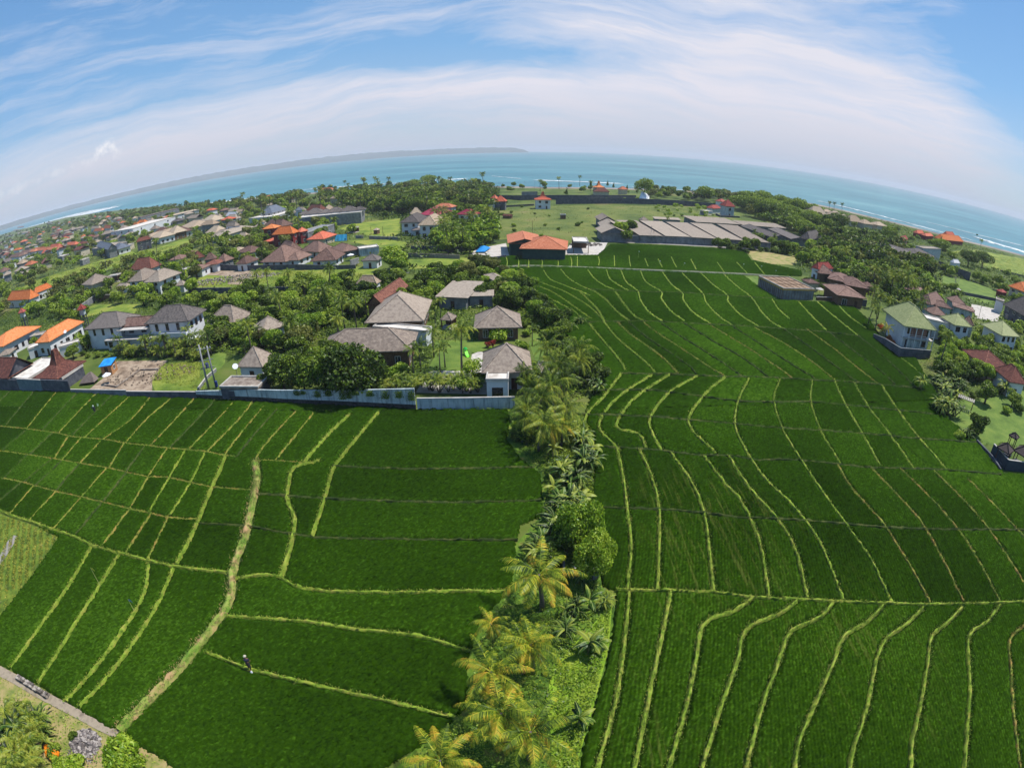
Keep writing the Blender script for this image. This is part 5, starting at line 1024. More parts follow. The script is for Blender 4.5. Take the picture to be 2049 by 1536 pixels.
wall(C3,[(470,598,560),(800,612,572),(1050,625,585),(1290,642,602)],W_GREY,'long grey wall below the shed row',short='the long shed wall')
wall(C4,[(1400,590,530),(1490,615,565),(1640,680,618)],W_DGREY,'grey brown wall behind the bare tree',short='the wall behind the bare tree',cope=W_DGREY)
wall(C4,[(1870,610,598),(2049,655,640)],W_DGREY,'dark wall below the yellow green field',cope=W_DGREY)
wall(C4,[(1040,612,588),(1130,620,600)],W_DGREY,'short dark wall among right hand shrubs',cope=W_DGREY)
wall(C4,[(1580,780,760),(1830,830,810),(1880,850,835)],W_DGREY,'dark wall along the right grassy plot',cope=W_DGREY)
wall(C4,[(920,1110,1075),(1000,1170,1110),(1110,1255,1180),(1340,1262,1200)],W_DGREY,'dark grey garden wall below the large green roof',short='the dark garden wall',cope=W_GREY)
wall(C4,[(690,835,800),(870,870,825)],W_DGREY,'dark wall below the widest right brown roof',cope=W_DGREY)
wall(C4,[(495,822,800),(660,835,805)],W_WOOD,'brown fence wall right of the formwork block')
wall(None,[(1953,886,882),(1982,921,912),(2000,945,938)],W_DGREY,'low dark kerb wall leading to the shrine',cope=W_DGREY)
wall(None,[(1982,907,888),(2010,940,920),(2060,945,927)],mat('slate_wall',[S(48,58,68),S(64,74,84)],scale=1.),'slate blue wall of the little shrine',short='the slate shrine wall')
wall(C1,[(1060,0,0),(1100,0,0)],W_GREY,'x') if False else None
# ================================================================ VEGETATION
L_DK=mat('leaf_dark_green',[S(42,62,12),S(76,100,22),S(122,144,38)],scale=.5,isl=.5,obj=.25,trans=.28)
L_MD=mat('leaf_mid_green',[S(60,82,16),S(100,126,28),S(148,168,50)],scale=.5,isl=.5,obj=.35,trans=.3)
L_LT=mat('leaf_bright_green',[S(92,126,20),S(130,162,34),S(170,190,60)],scale=.5,isl=.5,obj=.3,trans=.32)
L_OL=mat('leaf_olive_green',[S(72,82,28),S(104,112,42),S(142,144,68)],scale=.5,isl=.5,obj=.3,trans=.28)
L_PALM=mat('coconut_frond',[S(46,66,12),S(84,108,22),S(130,146,36),S(182,180,52),S(206,168,56)],scale=.5,isl=.2,obj=.08,trans=.2,tint=.26)
L_PALMG=mat('green_frond',[S(46,66,14),S(82,106,26),S(126,146,42),S(168,172,62)],scale=.5,isl=.3,obj=.2,trans=.25,tint=.2)
L_BAN=mat('banana_leaf',[S(26,46,8),S(46,76,16),S(78,108,28),S(140,148,50)],scale=.5,isl=.3,obj=.3,trans=.12,tint=.25)
L_RIB=mat('pale_leaf_rib',[S(140,160,80),S(180,186,112)],scale=1.)
BARK=mat('tree_bark',[S(60,50,42),S(92,80,68),S(116,104,92)],scale=3.,coord='object',stretch=(1,1,.4),bump=.03)
BARKP=mat('palm_bark',[S(84,76,68),S(120,110,98)],scale=2.,coord='object',stretch=(.4,.4,6),bump=.03)
def leaves(rng,cent,rad_,n,size,up=.35,inner=.7,flat=.75):
    """leaf cards spread over and inside lumps: cent (k,3), rad_ (k,)"""
    cent=np.asarray(cent,float);rad_=np.asarray(rad_,float);p=rad_**2/np.sum(rad_**2)
    k=rng.choice(len(cent),n,p=p);d=rng.randn(n,3);d[:,2]+=up;d/=np.linalg.norm(d,axis=1)[:,None]
    r=rad_[k]*(inner+(1.08-inner)*rng.rand(n)**.6);pos=cent[k]+d*r[:,None]*np.array([1,1,flat])
    nn=d*.6+rng.randn(n,3)*.55+np.array([0,0,.35]);nn/=np.linalg.norm(nn,axis=1)[:,None]
    a=np.cross(nn,rng.randn(n,3));a/=np.linalg.norm(a,axis=1)[:,None];b=np.cross(nn,a)
    s=size*(.6+.8*rng.rand(n))[:,None];w_=.55
    V=np.stack([pos-a*s,pos-b*s*w_-nn*s*.12,pos+a*s,pos+b*s*w_-nn*s*.12],1).reshape(-1,3)
    Q=np.arange(n*4).reshape(-1,4);return V,Q
PROTO={}
def proto_tree(key,R,Ht,n,size,m,seed,lumps=9,trunk=.22,shape='round'):
    rng=np.random.RandomState(seed);cz=Ht-R*.8;C=[];Rr=[]
    if shape=='cone':
        for i in range(lumps):
            f=i/(lumps-1);C.append((rng.randn()*.1,rng.randn()*.1,Ht*(.22+.72*f)));Rr.append(R*(1-f*.85))
    else:
        C.append((0,0,cz));Rr.append(R*.72)
        for i in range(lumps):
            a=6.283*i/lumps+rng.rand();q=R*(.45+.25*rng.rand());C.append((math.cos(a)*q,math.sin(a)*q,cz+R*rng.uniform(-.35,.42)));Rr.append(R*rng.uniform(.34,.5))
        if shape=='umbrella': C=[(x*1.35,y*1.35,cz+R*.3+(z-cz)*.35) for x,y,z in C];
    V,Q=leaves(rng,C,Rr,n,size,flat=.8)
    crown=npmesh('crown',V,Q,m)
    b=MB();b.tube([(0,0,-.2),(rng.randn()*.12,rng.randn()*.12,(cz)*.5),(0,0,cz)],[trunk*1.4,trunk,trunk*.6],7)
    if shape!='cone':
        for i in range(4):
            c=C[1+i*2] if 1+i*2<len(C) else C[-1];b.tube([(0,0,cz*.55),(c[0]*.5,c[1]*.5,(cz*.55+c[2])/2+.2),c],[trunk*.5,trunk*.34,trunk*.12],5)
    PROTO[key]=dict(kind='tree',crown=crown,trunk=b.mesh('trunk',BARK,True),H=Ht,cz=cz)
proto_tree('big0',4.6,8.6,9000,.24,L_DK,1,13);proto_tree('big1',4.0,8.0,7000,.24,L_DK,2,11)
proto_tree('med0',2.9,5.6,3600,.24,L_MD,3,10);proto_tree('med1',2.5,5.2,3200,.23,L_DK,4,9);proto_tree('med2',2.7,5.4,3200,.24,L_LT,5,9);proto_tree('med3',2.6,5.8,2600,.23,L_OL,6,9)
proto_tree('bush0',1.5,2.2,1500,.17,L_MD,7,8,.08);proto_tree('bush1',1.3,1.9,1300,.16,L_LT,8,7,.08);proto_tree('bush2',1.6,2.4,1500,.17,L_DK,9,8,.08)
proto_tree('umb',5.5,9,5200,.3,L_MD,10,12,.3,'umbrella');proto_tree('fine',3.0,5.4,8000,.15,L_LT,11,12);proto_tree('cone',1.2,6,1500,.2,L_DK,12,6,.12,'cone')
proto_tree('air',2.2,4.6,1100,.2,L_LT,13,8,.1)
def frond_geo(V,F,Tn,o,a,e0,L,droop,nl,ll,tint,rng,wd=.06,twist=0.):
    """one feather leaf: rachis curve + leaflets"""
    d=Vector((math.cos(a),math.sin(a)));pts=[];p=Vector(o);e=e0;st=L/9
    for i in range(10):
        pts.append(p.copy());p=p+Vector((d.x*math.cos(e),d.y*math.cos(e),math.sin(e)))*st;e-=droop/9*(1+.5*i/9)
    side=Vector((-d.y,d.x,0))
    for i in range(9):
        w0=.045*(1-i/10);w1=.045*(1-(i+1)/10);b=len(V)
        V+= [tuple(pts[i]-side*w0),tuple(pts[i]+side*w0),tuple(pts[i+1]+side*w1),tuple(pts[i+1]-side*w1)];F.append((b,b+1,b+2,b+3));Tn+=[tint*.6]*4
    for k in range(nl):
        f=.10+.9*k/nl;x=f*9;i=min(8,int(x));q=pts[i].lerp(pts[i+1],x-i);t=(pts[i+1]-pts[i]).normalized();up=side.cross(t)
        ln=ll*(math.sin(math.pi*min(1,f*.85+.14))**.7)*rng.uniform(.85,1.1)
        for s in(-1,1):
            dr=(side*s*.85+t*.55-up*(-.15)-Vector((0,0,.28+.35*rng.rand()))).normalized();m1=q+dr*ln*.55;dr2=(dr-Vector((0,0,.65))).normalized();en=m1+dr2*ln*.5
            ww=t*wd*.5;b=len(V);V+=[tuple(q-ww),tuple(q+ww),tuple(m1+ww*1.1),tuple(m1-ww*1.1),tuple(en)];F.append((b,b+1,b+2,b+3));F.append((b+3,b+2,b+4,b+4));
            tt=tint+.35*max(0,f-.5)*rng.rand();Tn+=[tt]*4+[tt+.15]
def tri_fix(F): return F
def proto_palm(key,seed,Ht,n,L,nl,ll,m,lean=.5,trunk=.16,tmax=.9,e_lo=-.55,wd=.06,nuts=True):
    rng=np.random.RandomState(seed);top=Vector((rng.randn()*lean,rng.randn()*lean,Ht));V=[];F=[];Tn=[];ga=2.4
    for i in range(n):
        f=i/(n-1);a=i*ga+rng.rand()*.5;e0=1.25-f*(1.25-e_lo)+rng.randn()*.1
        frond_geo(V,F,Tn,top+Vector((math.cos(a)*.1,math.sin(a)*.1,.1*(1-f))),a,e0,L*(.72+.33*math.sin(math.pi*min(1,.25+f*.7)))*rng.uniform(.88,1.1),1.15+.5*rng.rand(),nl,ll,-.25+tmax*f*rng.uniform(.55,1.2),rng,wd)
    me=bpy.data.meshes.new('crown');me.from_pydata(V,[],[f if f[2]!=f[3] and (len(f)<4 or f[2]!=f[3]) else f[:3] for f in F]);me.materials.append(m)
    at=me.attributes.new('tint','FLOAT','POINT');at.data.foreach_set('value',np.array(Tn,np.float32));me.update()
    b=MB();b.tube([(0,0,-.2),(top.x*.25,top.y*.25,Ht*.35),(top.x*.65,top.y*.65,Ht*.7),tuple(top)],[trunk*1.5,trunk*1.1,trunk*.95,trunk*.9],8)
    for k in range(0):
        a=k*.9;b.lathe([(.02,-.13),(.11,-.06),(.12,.04),(.02,.13)],(top.x+math.cos(a)*.28,top.y+math.sin(a)*.28,Ht-.22),6)
    PROTO[key]=dict(kind='palm',crown=me,trunk=b.mesh('trunk',BARKP,True),H=Ht,cz=Ht)
for i in range(4): proto_palm(f'coco{i}',20+i,4.6,17,3.5,30,.75,L_PALM,.35)
for i in range(3): proto_palm(f'tall{i}',30+i,7.5,18,3.0,16,.75,L_PALMG,.5,.15,.7,-.5,.10)
for i in range(3): proto_palm(f'pg{i}',26+i,4.8,22,3.6,28,.75,L_PALMG,.5,.16,.75,-.55,.06,False)
for i in range(2): proto_palm(f'far{i}',40+i,9,13,2.6,9,.8,L_PALMG,.7,.16,.5,-.45,.2,False)
for i in range(2): proto_palm(f'fox{i}',45+i,4.6,13,2.1,20,.5,L_PALMG,.1,.1,.3,-.1,.06,False)
def proto_areca(key,seed):
    rng=np.random.RandomState(seed);V=[];F=[];Tn=[];b=MB()
    for s in range(7):
        a0=rng.rand()*6.28;r=rng.uniform(.02,.07);base=Vector((math.cos(a0)*r,math.sin(a0)*r,0));h=rng.uniform(1.2,2.2);top=base*14.0+Vector((0,0,h))
        b.tube([tuple(base-Vector((0,0,.1))),tuple((base+top)/2),tuple(top)],[.06,.05,.04],5)
        for i in range(6):
            frond_geo(V,F,Tn,top,i*1.1+rng.rand(),rng.uniform(.6,1.25),rng.uniform(1.4,2.0),1.5,15,.38,rng.uniform(-.2,.5),rng,.05)
    me=bpy.data.meshes.new('crown');me.from_pydata(V,[],[f if f[2]!=f[3] else f[:3] for f in F]);me.materials.append(L_PALMG);at=me.attributes.new('tint','FLOAT','POINT');at.data.foreach_set('value',np.array(Tn,np.float32))
    PROTO[key]=dict(kind='areca',crown=me,trunk=b.mesh('trunk',BARKP,True),H=3.2,cz=2.2)
proto_areca('areca0',50);proto_areca('areca1',51)
def proto_banana(key,seed,n=9,L=2.2,w_=.34,Ht=1.9,stems=1,m=L_BAN):
    rng=np.random.RandomState(seed);V=[];F=[];Tn=[];M_=[];b=MB()
    for st in range(stems):
        ox,oy=(0,0) if stems==1 else rng.randn(2)*.4;hh=Ht*rng.uniform(.7,1.1)
        b.tube([(ox*.15,oy*.15,-.1),(ox*.6,oy*.6,hh*.5),(ox,oy,hh)],[.14,.11,.07],7)
        for i in range(n):
            a=i*2.4+rng.rand()*.7;e=rng.uniform(.35,1.35);d=Vector((math.cos(a),math.sin(a)));side=Vector((-d.y,d.x,0));p=Vector((ox,oy,hh));LL=L*rng.uniform(.7,1.15);K=8;tn=rng.uniform(-.3,.35);dr=rng.uniform(1.3,2.6);prev=None
            for k in range(K+1):
                f=k/K;wid=w_*(math.sin(math.pi*min(1,.12+f*.88))**.6)*(0.15 if k==0 else 1);fold=Vector((0,0,-wid*.45))
                base=len(V);V+=[tuple(p-side*wid+fold),tuple(p),tuple(p+side*wid+fold),tuple(p-side*w_*.07+Vector((0,0,.02))),tuple(p+side*w_*.07+Vector((0,0,.02)))];Tn+=[tn+.3*f*rng.rand()]*5
                if prev is not None:
                    F+=[(prev,prev+1,base+1,base),(prev+1,prev+2,base+2,base+1),(prev+3,prev+4,base+4,base+3)];M_+=[0,0,1]
                prev=base;p=p+Vector((d.x*math.cos(e),d.y*math.cos(e),math.sin(e)))*(LL/K);e-=dr/K
    me=bpy.data.meshes.new('crown');me.from_pydata(V,[],F);me.materials.append(m);me.materials.append(L_RIB);me.polygons.foreach_set('material_index',M_);at=me.attributes.new('tint','FLOAT','POINT');at.data.foreach_set('value',np.array(Tn,np.float32))
    PROTO[key]=dict(kind='banana',crown=me,trunk=b.mesh('trunk',mat('banana_stem',[S(96,106,54),S(132,126,78)],scale=2.),True),H=Ht+1,cz=Ht)
proto_banana('ban0',60);proto_banana('ban1',61,10,2.4,.26);proto_banana('strap0',62,12,2.1,.13,1.4,3);proto_banana('strap1',63,13,1.9,.11,1.2,4);proto_banana('strap2',64,11,2.3,.16,1.8,3)
def proto_bare(key):
    rng=np.random.RandomState(70);b=MB()
    def br(p,d,L,r,k):
        q=p+d*L;b.tube([tuple(p),tuple((p+q)/2+Vector(rng.randn(3)*.05*L)),tuple(q)],[r,r*.8,r*.6],5)
        if k:
            for _ in range(3): br(q,(d+Vector(rng.randn(3)*.45)+Vector((0,0,.1))).normalized(),L*.68,r*.55,k-1)
    br(Vector((0,0,0)),Vector((0,0,1)),2.4,.16,4);me=b.mesh('trunk',mat('pale_bark',[S(140,128,116),S(176,162,150)],scale=2.))
    PROTO[key]=dict(kind='bare',crown=None,trunk=me,H=6,cz=3)
proto_bare('bare')
TREES=[]
KN={'tree':('tree','tree'),'palm':('coconut_palm','palm tree'),'areca':('areca_palm','palm'),'banana':('banana_plant','banana plant'),'bare':('bare_tree','tree'),'bush':('bush','bush'),'fox':('garden_palm','palm tree'),'strap':('strap_leaf_plant','plant')}
JOINED={}
def joined(key):
    if key not in JOINED:
        p=PROTO[key];bm=bmesh.new();bm.from_mesh(p['trunk'])
        for f in bm.faces: f.material_index=0
        n=len(bm.faces);
        if p['crown']: bm.from_mesh(p['crown'])
        bm.faces.ensure_lookup_table()
        for f in bm.faces[n:]: f.material_index=1+f.material_index
        me=bpy.data.meshes.new(key+'_plant');bm.to_mesh(me);bm.free()
        me.materials.append(p['trunk'].materials[0])
        if p['crown']:
            for mm in p['crown'].materials: me.materials.append(mm)
        JOINED[key]=me
    return JOINED[key]
def kindof(key):
    if key.startswith(('bush','flor','flred')): return 'bush'
    if key.startswith('fox'): return 'fox'
    if key.startswith('strap'): return 'strap'
    return PROTO[key]['kind']
def put(key,x,y,s=1.,sz=None,rz=None,label=None,group=None,z=0.):
    p=PROTO[key];nm,cat=KN[kindof(key)];d=math.hypot(x,y);rz=random.uniform(0,6.28) if rz is None else rz;sz=sz or s
    if d<175:
        e=empty(nm,(x,y,z),rz,label,cat,group);e.scale=(s,s,sz);obj('trunk',p['trunk'],e)
        if p['crown']: obj('crown',p['crown'],e)
    else:
        e=obj(nm,joined(key));e.location=(x,y,z);e.rotation_euler=(0,0,rz);e.scale=(s,s,sz);tag(e,label,cat,group)
    TREES.append((e,key,x,y,s,sz));return e
def at(key,px,py,s=1.,hc=None,label=None,T=None,rz=None):
    """place by the pixel of the crown centre"""
    if T: px,py=T((px,py))[0]
    p=PROTO[key];hc=(hc if hc else p['cz']*s);g=G(px,py,hc);return put(key,g.x,g.y,s,hc/p['cz'],rz,label)
random.seed(11)
# -- the central strip
for i,(x,y,s,hc) in enumerate([(1088,1150,1.28,4.8),(1048,1292,.85,4),(990,1335,1.0,4.6),(1068,1290,.95,4.2),(1012,1425,1.05,4.8),(1062,1465,1.15,4.6),(868,1515,1.0,4.0),(985,1248,.62,3.2),
   (1152,695,1.05,6.0),(1128,735,1.0,6.2),(1075,798,.9,5.2),(1112,772,1.0,5.8),(1078,842,1.0,4.8),(1132,815,.9,5.0),(1052,775,.75,5),(1100,720,.8,5.6),(1045,835,.65,4.2)]):
    at(f'coco{i%4}' if i<8 else f'pg{i%3}',x,y,s,hc)
for x,y,s,hc in [(1095,690,.9,5.5),(1140,760,.95,5),(1060,815,.8,4.6),(1100,855,.9,4.4),(1160,725,.8,5),(1090,750,.9,5.5),(1125,850,.8,4),(1045,745,.6,4)]: at(f'pg{int(x)%3}' if y<840 else 'coco1',x,y,s,hc)
rr=random.Random(3)
def strip_x(y): # left and right edge of the plants in the middle strip
    return np.interp(y,[850,900,950,1000,1050,1100],[1110,1100,1090,1085,1065,1090]),np.interp(y,[850,900,950,1000,1050,1100],[1180,1195,1190,1180,1175,1180])
for i in range(28):
    y=858+i*6.8;a,b=strip_x(y);x=rr.uniform(a,b);at(rr.choice(['strap0','strap1','strap2','ban0','ban1','strap2']),x,y,rr.uniform(.8,1.1),rr.uniform(1.4,2.1))
for x,y,k,s in [(1085,1075,'ban0',1.),(1095,1045,'strap2',1.1),(1075,1100,'strap0',1.),(1180,1285,'ban1',.9),(1200,1280,'ban0',.7),(1160,1435,'ban1',.8),(1180,1200,'ban1',.8),(1150,1215,'strap1',.8),(1130,1260,'strap0',.8),(1165,1150,'strap1',.8),(1215,1200,'strap0',.55)]: at(k,x,y,s,1.7*s)
at('fine',1160,1048,.85,4.0);at('fine',1188,1108,.72,3.6);at('med1',1135,1070,.8,2.6);at('med1',1105,1110,.55,1.8)
for x,y,k,s in [(1185,720,'med1',.85),(1205,745,'med1',.7),(1170,750,'med1',.7),(1130,700,'med0',.6),(1115,665,'med0',.7),(1050,645,'bush0',1.),(1190,770,'strap2',1.),(1160,640,'strap1',1),(1135,650,'strap0',1.),(1040,850,'bush1',.9),(1035,870,'bush0',.8),(1120,875,'strap2',1.),(1060,870,'bush2',1.)]: at(k,x,y,s)
# -- trees by the white wall and in its garden
for x,y,k,s in [(700,728,'big0',1.25),(645,735,'big1',1.15),(562,735,'big1',.95),(605,748,'big1',.85),(665,700,'big1',.8),(740,745,'big1',.75),(590,715,'big1',.7),(730,757,'med1',.9),(535,757,'med1',.75)]: at(k,x,y,s)
for x in range(775,962,13): at(rr.choice(['areca0','areca1']),x+rr.uniform(-4,4),757+rr.uniform(-7,9),rr.uniform(.95,1.35))
for x,y,k,s in [(920,662,'tall0',1.1),(838,690,'fox0',1.15),(865,665,'fox1',1.15),(878,700,'fox0',1.),(823,700,'fox1',1.1),(888,690,'fox1',1.),(870,625,'fox0',1.),(880,600,'fox0',1.),(1000,668,'bush1',1.7),(985,700,'bush1',.7),(945,735,'air',1.),(960,755,'bush1',1.),(925,765,'air',.7),(1060,745,'med0',.7),(1075,735,'bush0',1.2),(1045,760,'med0',.5),(990,788,'bush1',.6),(1003,789,'bush1',.6),(800,735,'bush1',1.2),(790,745,'bush1',1.),(1065,655,'fox0',.9),(1055,665,'bush1',.9),(1045,690,'bush1',1.)]: at(k,x,y,s)
# -- right hand village
for x,y,k,s in [(1785,600,'tall0',1.),(1765,590,'tall1',1.),(1800,580,'tall2',1.),(1750,575,'tall1',.9),(1745,605,'tall0',.9),(1775,560,'tall2',.9),(1815,600,'tall1',.9),(1830,570,'tall0',1.),(1855,575,'tall1',1.),(1845,610,'tall2',1.),(1760,620,'tall0',.8),(1895,672,'tall1',1.05),(1775,655,'coco1',.8),(1790,640,'coco2',.7),(1850,600,'tall0',.9),
  (1945,700,'med2',1.),(1965,690,'med1',.9),(1925,715,'med2',.9),(1950,735,'med1',1.),(1975,710,'med0',.8),(1915,745,'med1',.9),(1935,750,'med1',.9),(1890,715,'med2',.7),(1880,735,'med1',.8),(1900,730,'med0',.7),(1812,672,'med2',.6),(1978,782,'med1',.95),(2005,770,'strap2',1.3),(1960,845,'med1',.8),(1950,860,'bush2',1.1),(1935,865,'strap1',1.),(1920,870,'bush1',.9),(2030,795,'med0',.7),(2040,815,'bush2',1.),(2015,820,'bush1',1.),(1955,675,'med2',.8),(1985,650,'bush1',1.2),(2010,700,'bush0',1.2),(2035,705,'bush2',1.)]: at(k,x,y,s)
for i in range(20):
    x=rr.uniform(1842,1925);y=rr.uniform(755,825);
    if (x-1842)*.9>(y-748)*1.0-25 and y<830-(1925-x)*.1: at(rr.choice(['strap0','strap1','strap2','strap2']),x,y,rr.uniform(1.15,1.5),rr.uniform(1.6,2.4))
at('bare',1912,570,1.1);at('umb',1290,378,1.35,9);at('umb',1412,388,1.3,7);at('cone',1275,378,1.,4);
for x,y,s in [(1182,362,1.2),(1216,362,1.2),(1228,366,1.1),(1300,376,1.3),(1320,376,1.3),(1134,377,1.2),(1255,370,1.),(572,430,1.6),(1500,385,2.0),(1493,395,1.6),(1885,475,1.5)]: at('cone',x,y,s)
at('umb',1560,405,1.2,7);at('umb',1595,415,1.3,8);at('umb',1530,400,1.1,7);at('umb',1780,470,.9,6)
at('med2',1240,455,1.6);at('med1',1262,452,1.5);at('med1',1255,470,1.1);at('med0',1545,480,.9)
at('med2',785,510,1.7);at('med2',800,525,1.1);at('med1',1955,470,.6)
# -- bottom left corner
for x,y,k,s in [(20,1420,'areca0',1.2),(55,1448,'areca1',1.2),(12,1450,'strap2',1.2),(40,1432,'areca1',1.1),(74,1442,'strap0',1.),(25,1488,'areca0',1.3),(6,1520,'ban1',1.),(62,1500,'strap2',1.),(45,1525,'areca1',1.2),(85,1465,'strap1',.9),(20,1535,'areca0',1.2),(245,1500,'bush1',1.25),(228,1515,'bush1',1.),(262,1520,'bush1',.9),(150,1525,'bush1',.8),(120,1528,'bush1',.7),(145,1470,'bush2',.35),(105,1500,'bush0',.6)]: at(k,x,y,s)
# -- scattered growth: (polygon px, kinds, count, scale, min gap m)
def blocked(x,y,mg=.6):
    for cx,cy,a,b,rz in FOOT:
        dx,dy=x-cx,y-cy
        if abs(dx)+abs(dy)>a+b+30 and dx*dx+dy*dy>(a+b+8)**2: continue
        u=dx*math.cos(rz)+dy*math.sin(rz);v=-dx*math.sin(rz)+dy*math.cos(rz)
        if abs(u)<a+mg and abs(v)<b+mg: return True
    for f in field_w+OPEN:
        if inpoly(np.array([x]),np.array([y]),f)[0]: return True
    return False
def scatter(poly,kinds,n,s=(.8,1.2),gap=2.5,seed=1,mg=.8,T=None):
    if T: poly=T(*poly)
    r=random.Random(seed);W=[tuple(G(*p)) for p in poly];x0=min(p[0] for p in poly);x1=max(p[0] for p in poly);y0=min(p[1] for p in poly);y1=max(p[1] for p in poly);done=[];tries=0
    while len(done)<n and tries<n*25:
        tries+=1;x=r.uniform(x0,x1);y=r.uniform(y0,y1)
        if not inpoly(np.array([x]),np.array([y]),poly)[0]: continue
        g=G(x,y)
        if blocked(g.x,g.y,mg) or any((g.x-a)**2+(g.y-b)**2<gap*gap for a,b in done): continue
        done.append((g.x,g.y));k=r.choice(kinds);put(k,g.x,g.y,r.uniform(*s),rz=r.random()*6.28)
MX=['med0','med1','med2','med0','med3'];BU=['bush0','bush1','bush2']
scatter([(575,590),(640,570),(720,590),(740,640),(640,660),(600,720),(540,700),(470,690),(430,700),(430,660),(500,640),(570,640)],MX+['fox0','tall0','med1'],46,(.75,1.15),2.6,1)
scatter([(770,560),(860,560),(870,620),(760,640),(700,620)],['med1','med1','med0'],14,(.8,1.1),3,2)
scatter([(860,540),(960,520),(1060,590),(1110,640),(1060,640),(1000,600),(900,600)],['med0','med2','med1','med3','bush0'],36,(.7,1.1),2.6,3)
scatter([(280,600),(330,560),(480,590),(600,600),(560,620),(420,640),(400,620),(290,620)],['med1','med0','med2','bush1'],30,(.75,1.1),3,4)
scatter([(160,590),(230,570),(290,590),(240,620),(150,650),(100,640)],['med1','med0','bush2'],20,(.8,1.1),3,5)
scatter([(230,690),(420,690),(430,720),(400,722),(240,712)],['areca0','areca1','bush0','fox0'],34,(.7,1.05),1.5,6,.3)
scatter([(40,690),(110,680),(230,690),(220,715),(150,720),(110,700)],['med0','bush1','bush0','ban0'],16,(.6,.9),2,7)
scatter([(430,660),(500,665),(540,700),(480,720),(440,700)],['med3','fox0','bush1','med2'],12,(.5,.9),2,8)
scatter([(0,520),(100,480),(150,500),(170,540),(90,580),(0,590)],['med1','med0','med2'],36,(.9,1.5),5,9)
scatter([(90,470),(260,450),(330,480),(260,500),(150,510)],MX,36,(.9,1.3),6,10)
scatter([(290,500),(460,470),(560,520),(500,560),(330,570),(280,540)],MX+['far0','tall1'],62,(.7,1.2),4.5,11)
scatter([(60,450),(260,425),(400,420),(520,405),(620,395),(700,400),(640,430),(480,440),(300,450),(180,460)],MX+['far0','far1'],110,(1.,1.7),9,12)
scatter([(640,385),(760,372),(900,372),(985,385),(975,420),(900,410),(830,430),(720,425),(640,410)],['far0','far1','far0','med1','med0','umb','tall2'],120,(1.,1.5),7,13)
scatter([(735,400),(830,395),(850,430),(740,440)],['far0','far1','med1'],24,(.9,1.3),6,14)
scatter([(870,460),(985,440),(990,490),(930,520),(870,500)],['med2','med1','med0','tall0'],34,(.9,1.4),5,15)
scatter([(1000,372),(1100,374),(1250,380),(1300,390),(1180,388),(1010,388)],['med0','bush0','med1','far0'],20,(.8,1.4),12,16)
scatter([(1300,385),(1440,392),(1430,405),(1300,398)],['med1','med0','med3'],20,(1.,1.6),9,17)
scatter([(1450,392),(1560,402),(1640,430),(1700,470),(1640,470),(1560,450),(1480,430)],['med1','med0','umb','med2','med3'],64,(1.,1.6),6.5,18)
scatter([(1540,505),(1640,480),(1700,470),(1830,520),(1850,560),(1740,570),(1640,545)],['med0','med1','med2','bush0','ban0'],86,(.8,1.3),3.6,19)
scatter([(1640,425),(1800,462),(1880,480),(1800,490),(1700,460)],['bush0','med0','bush2'],40,(.7,1.),7,20)
scatter([(1640,540),(1760,530),(1870,600),(1830,640),(1760,600),(1700,580)],['ban0','ban1','strap2','med0','tall0','tall1'],60,(.9,1.4),2.4,21)
scatter([(1850,480),(2000,520),(2049,580),(1980,560),(1880,520)],['bush0','med0','bush2','umb'],20,(.8,1.3),6,22)
scatter([(1880,540),(2000,570),(2049,620),(1950,590),(1880,600)],['bush0','bush1','med0'],30,(.8,1.2),4,23)
scatter([(1880,640),(2049,650),(2070,740),(1960,730),(1900,700)],['med2','med0','fox0','bush1'],26,(.6,1.),2.5,24)
scatter([(1995,765),(2049,760),(2080,860),(2020,850)],['bush0','med0','bush2'],12,(.5,.9),2.5,25)
scatter([(1430,505),(1600,515),(1600,500),(1430,492)],['bush0','med1','bush2'],36,(.8,1.2),2.4,26,.2)
scatter([(1060,640),(1120,640),(1180,700),(1150,720),(1090,690)],['bush0','med1','bush1','strap1'],24,(.7,1.1),1.8,27)
scatter([(990,395),(1190,405),(1180,480),(1000,480),(1000,440)],['bush0','bush1','bush0'],18,(.6,1.1),10,28)
scatter([(1310,415),(1440,420),(1420,440),(1310,435)],['air','bush1','air'],24,(.6,1.1),5,29)
scatter([(1270,475),(1560,500),(1560,480),(1280,455)],['far0','bush0','med0'],20,(.5,.9),4,30)
scatter([(1200,400),(1330,405),(1440,415),(1430,408),(1200,396)],['bush0','bush1'],18,(.8,1.3),9,31)
scatter([(440,600),(700,560),(720,585),(560,600),(440,612)],BU,24,(.7,1.1),2.6,32)
scatter([(200,450),(260,440),(330,440),(260,470)],['far0','far1','med3'],30,(.8,1.2),6,33)
0 and scatter([(380,545),(750,540),(760,560),(600,560),(400,560)],BU,20,(.5,.9),3,34)
scatter([(1600,560),(1640,555),(1740,620),(1700,610)],BU,14,(.6,.9),2,35,.2)
scatter([(0,540),(150,470),(330,430),(430,420),(640,400),(700,430),(620,480),(460,560),(300,600),(150,640),(0,640)],MX,90,(.8,1.3),5,40)
scatter([(440,440),(620,410),(720,430),(720,470),(560,500),(460,500)],MX+['far0'],50,(.8,1.3),5,41)
scatter([(640,385),(980,378),(990,440),(860,430),(700,425)],['med0','med2','med0','med1','far0'],90,(1.1,1.8),6,42)
scatter([(540,560),(720,560),(780,600),(740,720),(640,680),(520,720),(430,720),(430,620)],['med0','med1','fox0','fox1','med2','tall1'],60,(.7,1.1),2.2,43)
scatter([(1060,560),(1000,560),(860,545),(860,600),(960,620),(1090,620)],['med1','med0','med2'],30,(.8,1.1),2.6,44)
scatter([(1600,500),(1850,500),(1900,600),(1760,600),(1640,560)],['med0','med2','bush0','ban0','ban1'],80,(.8,1.3),3,45)
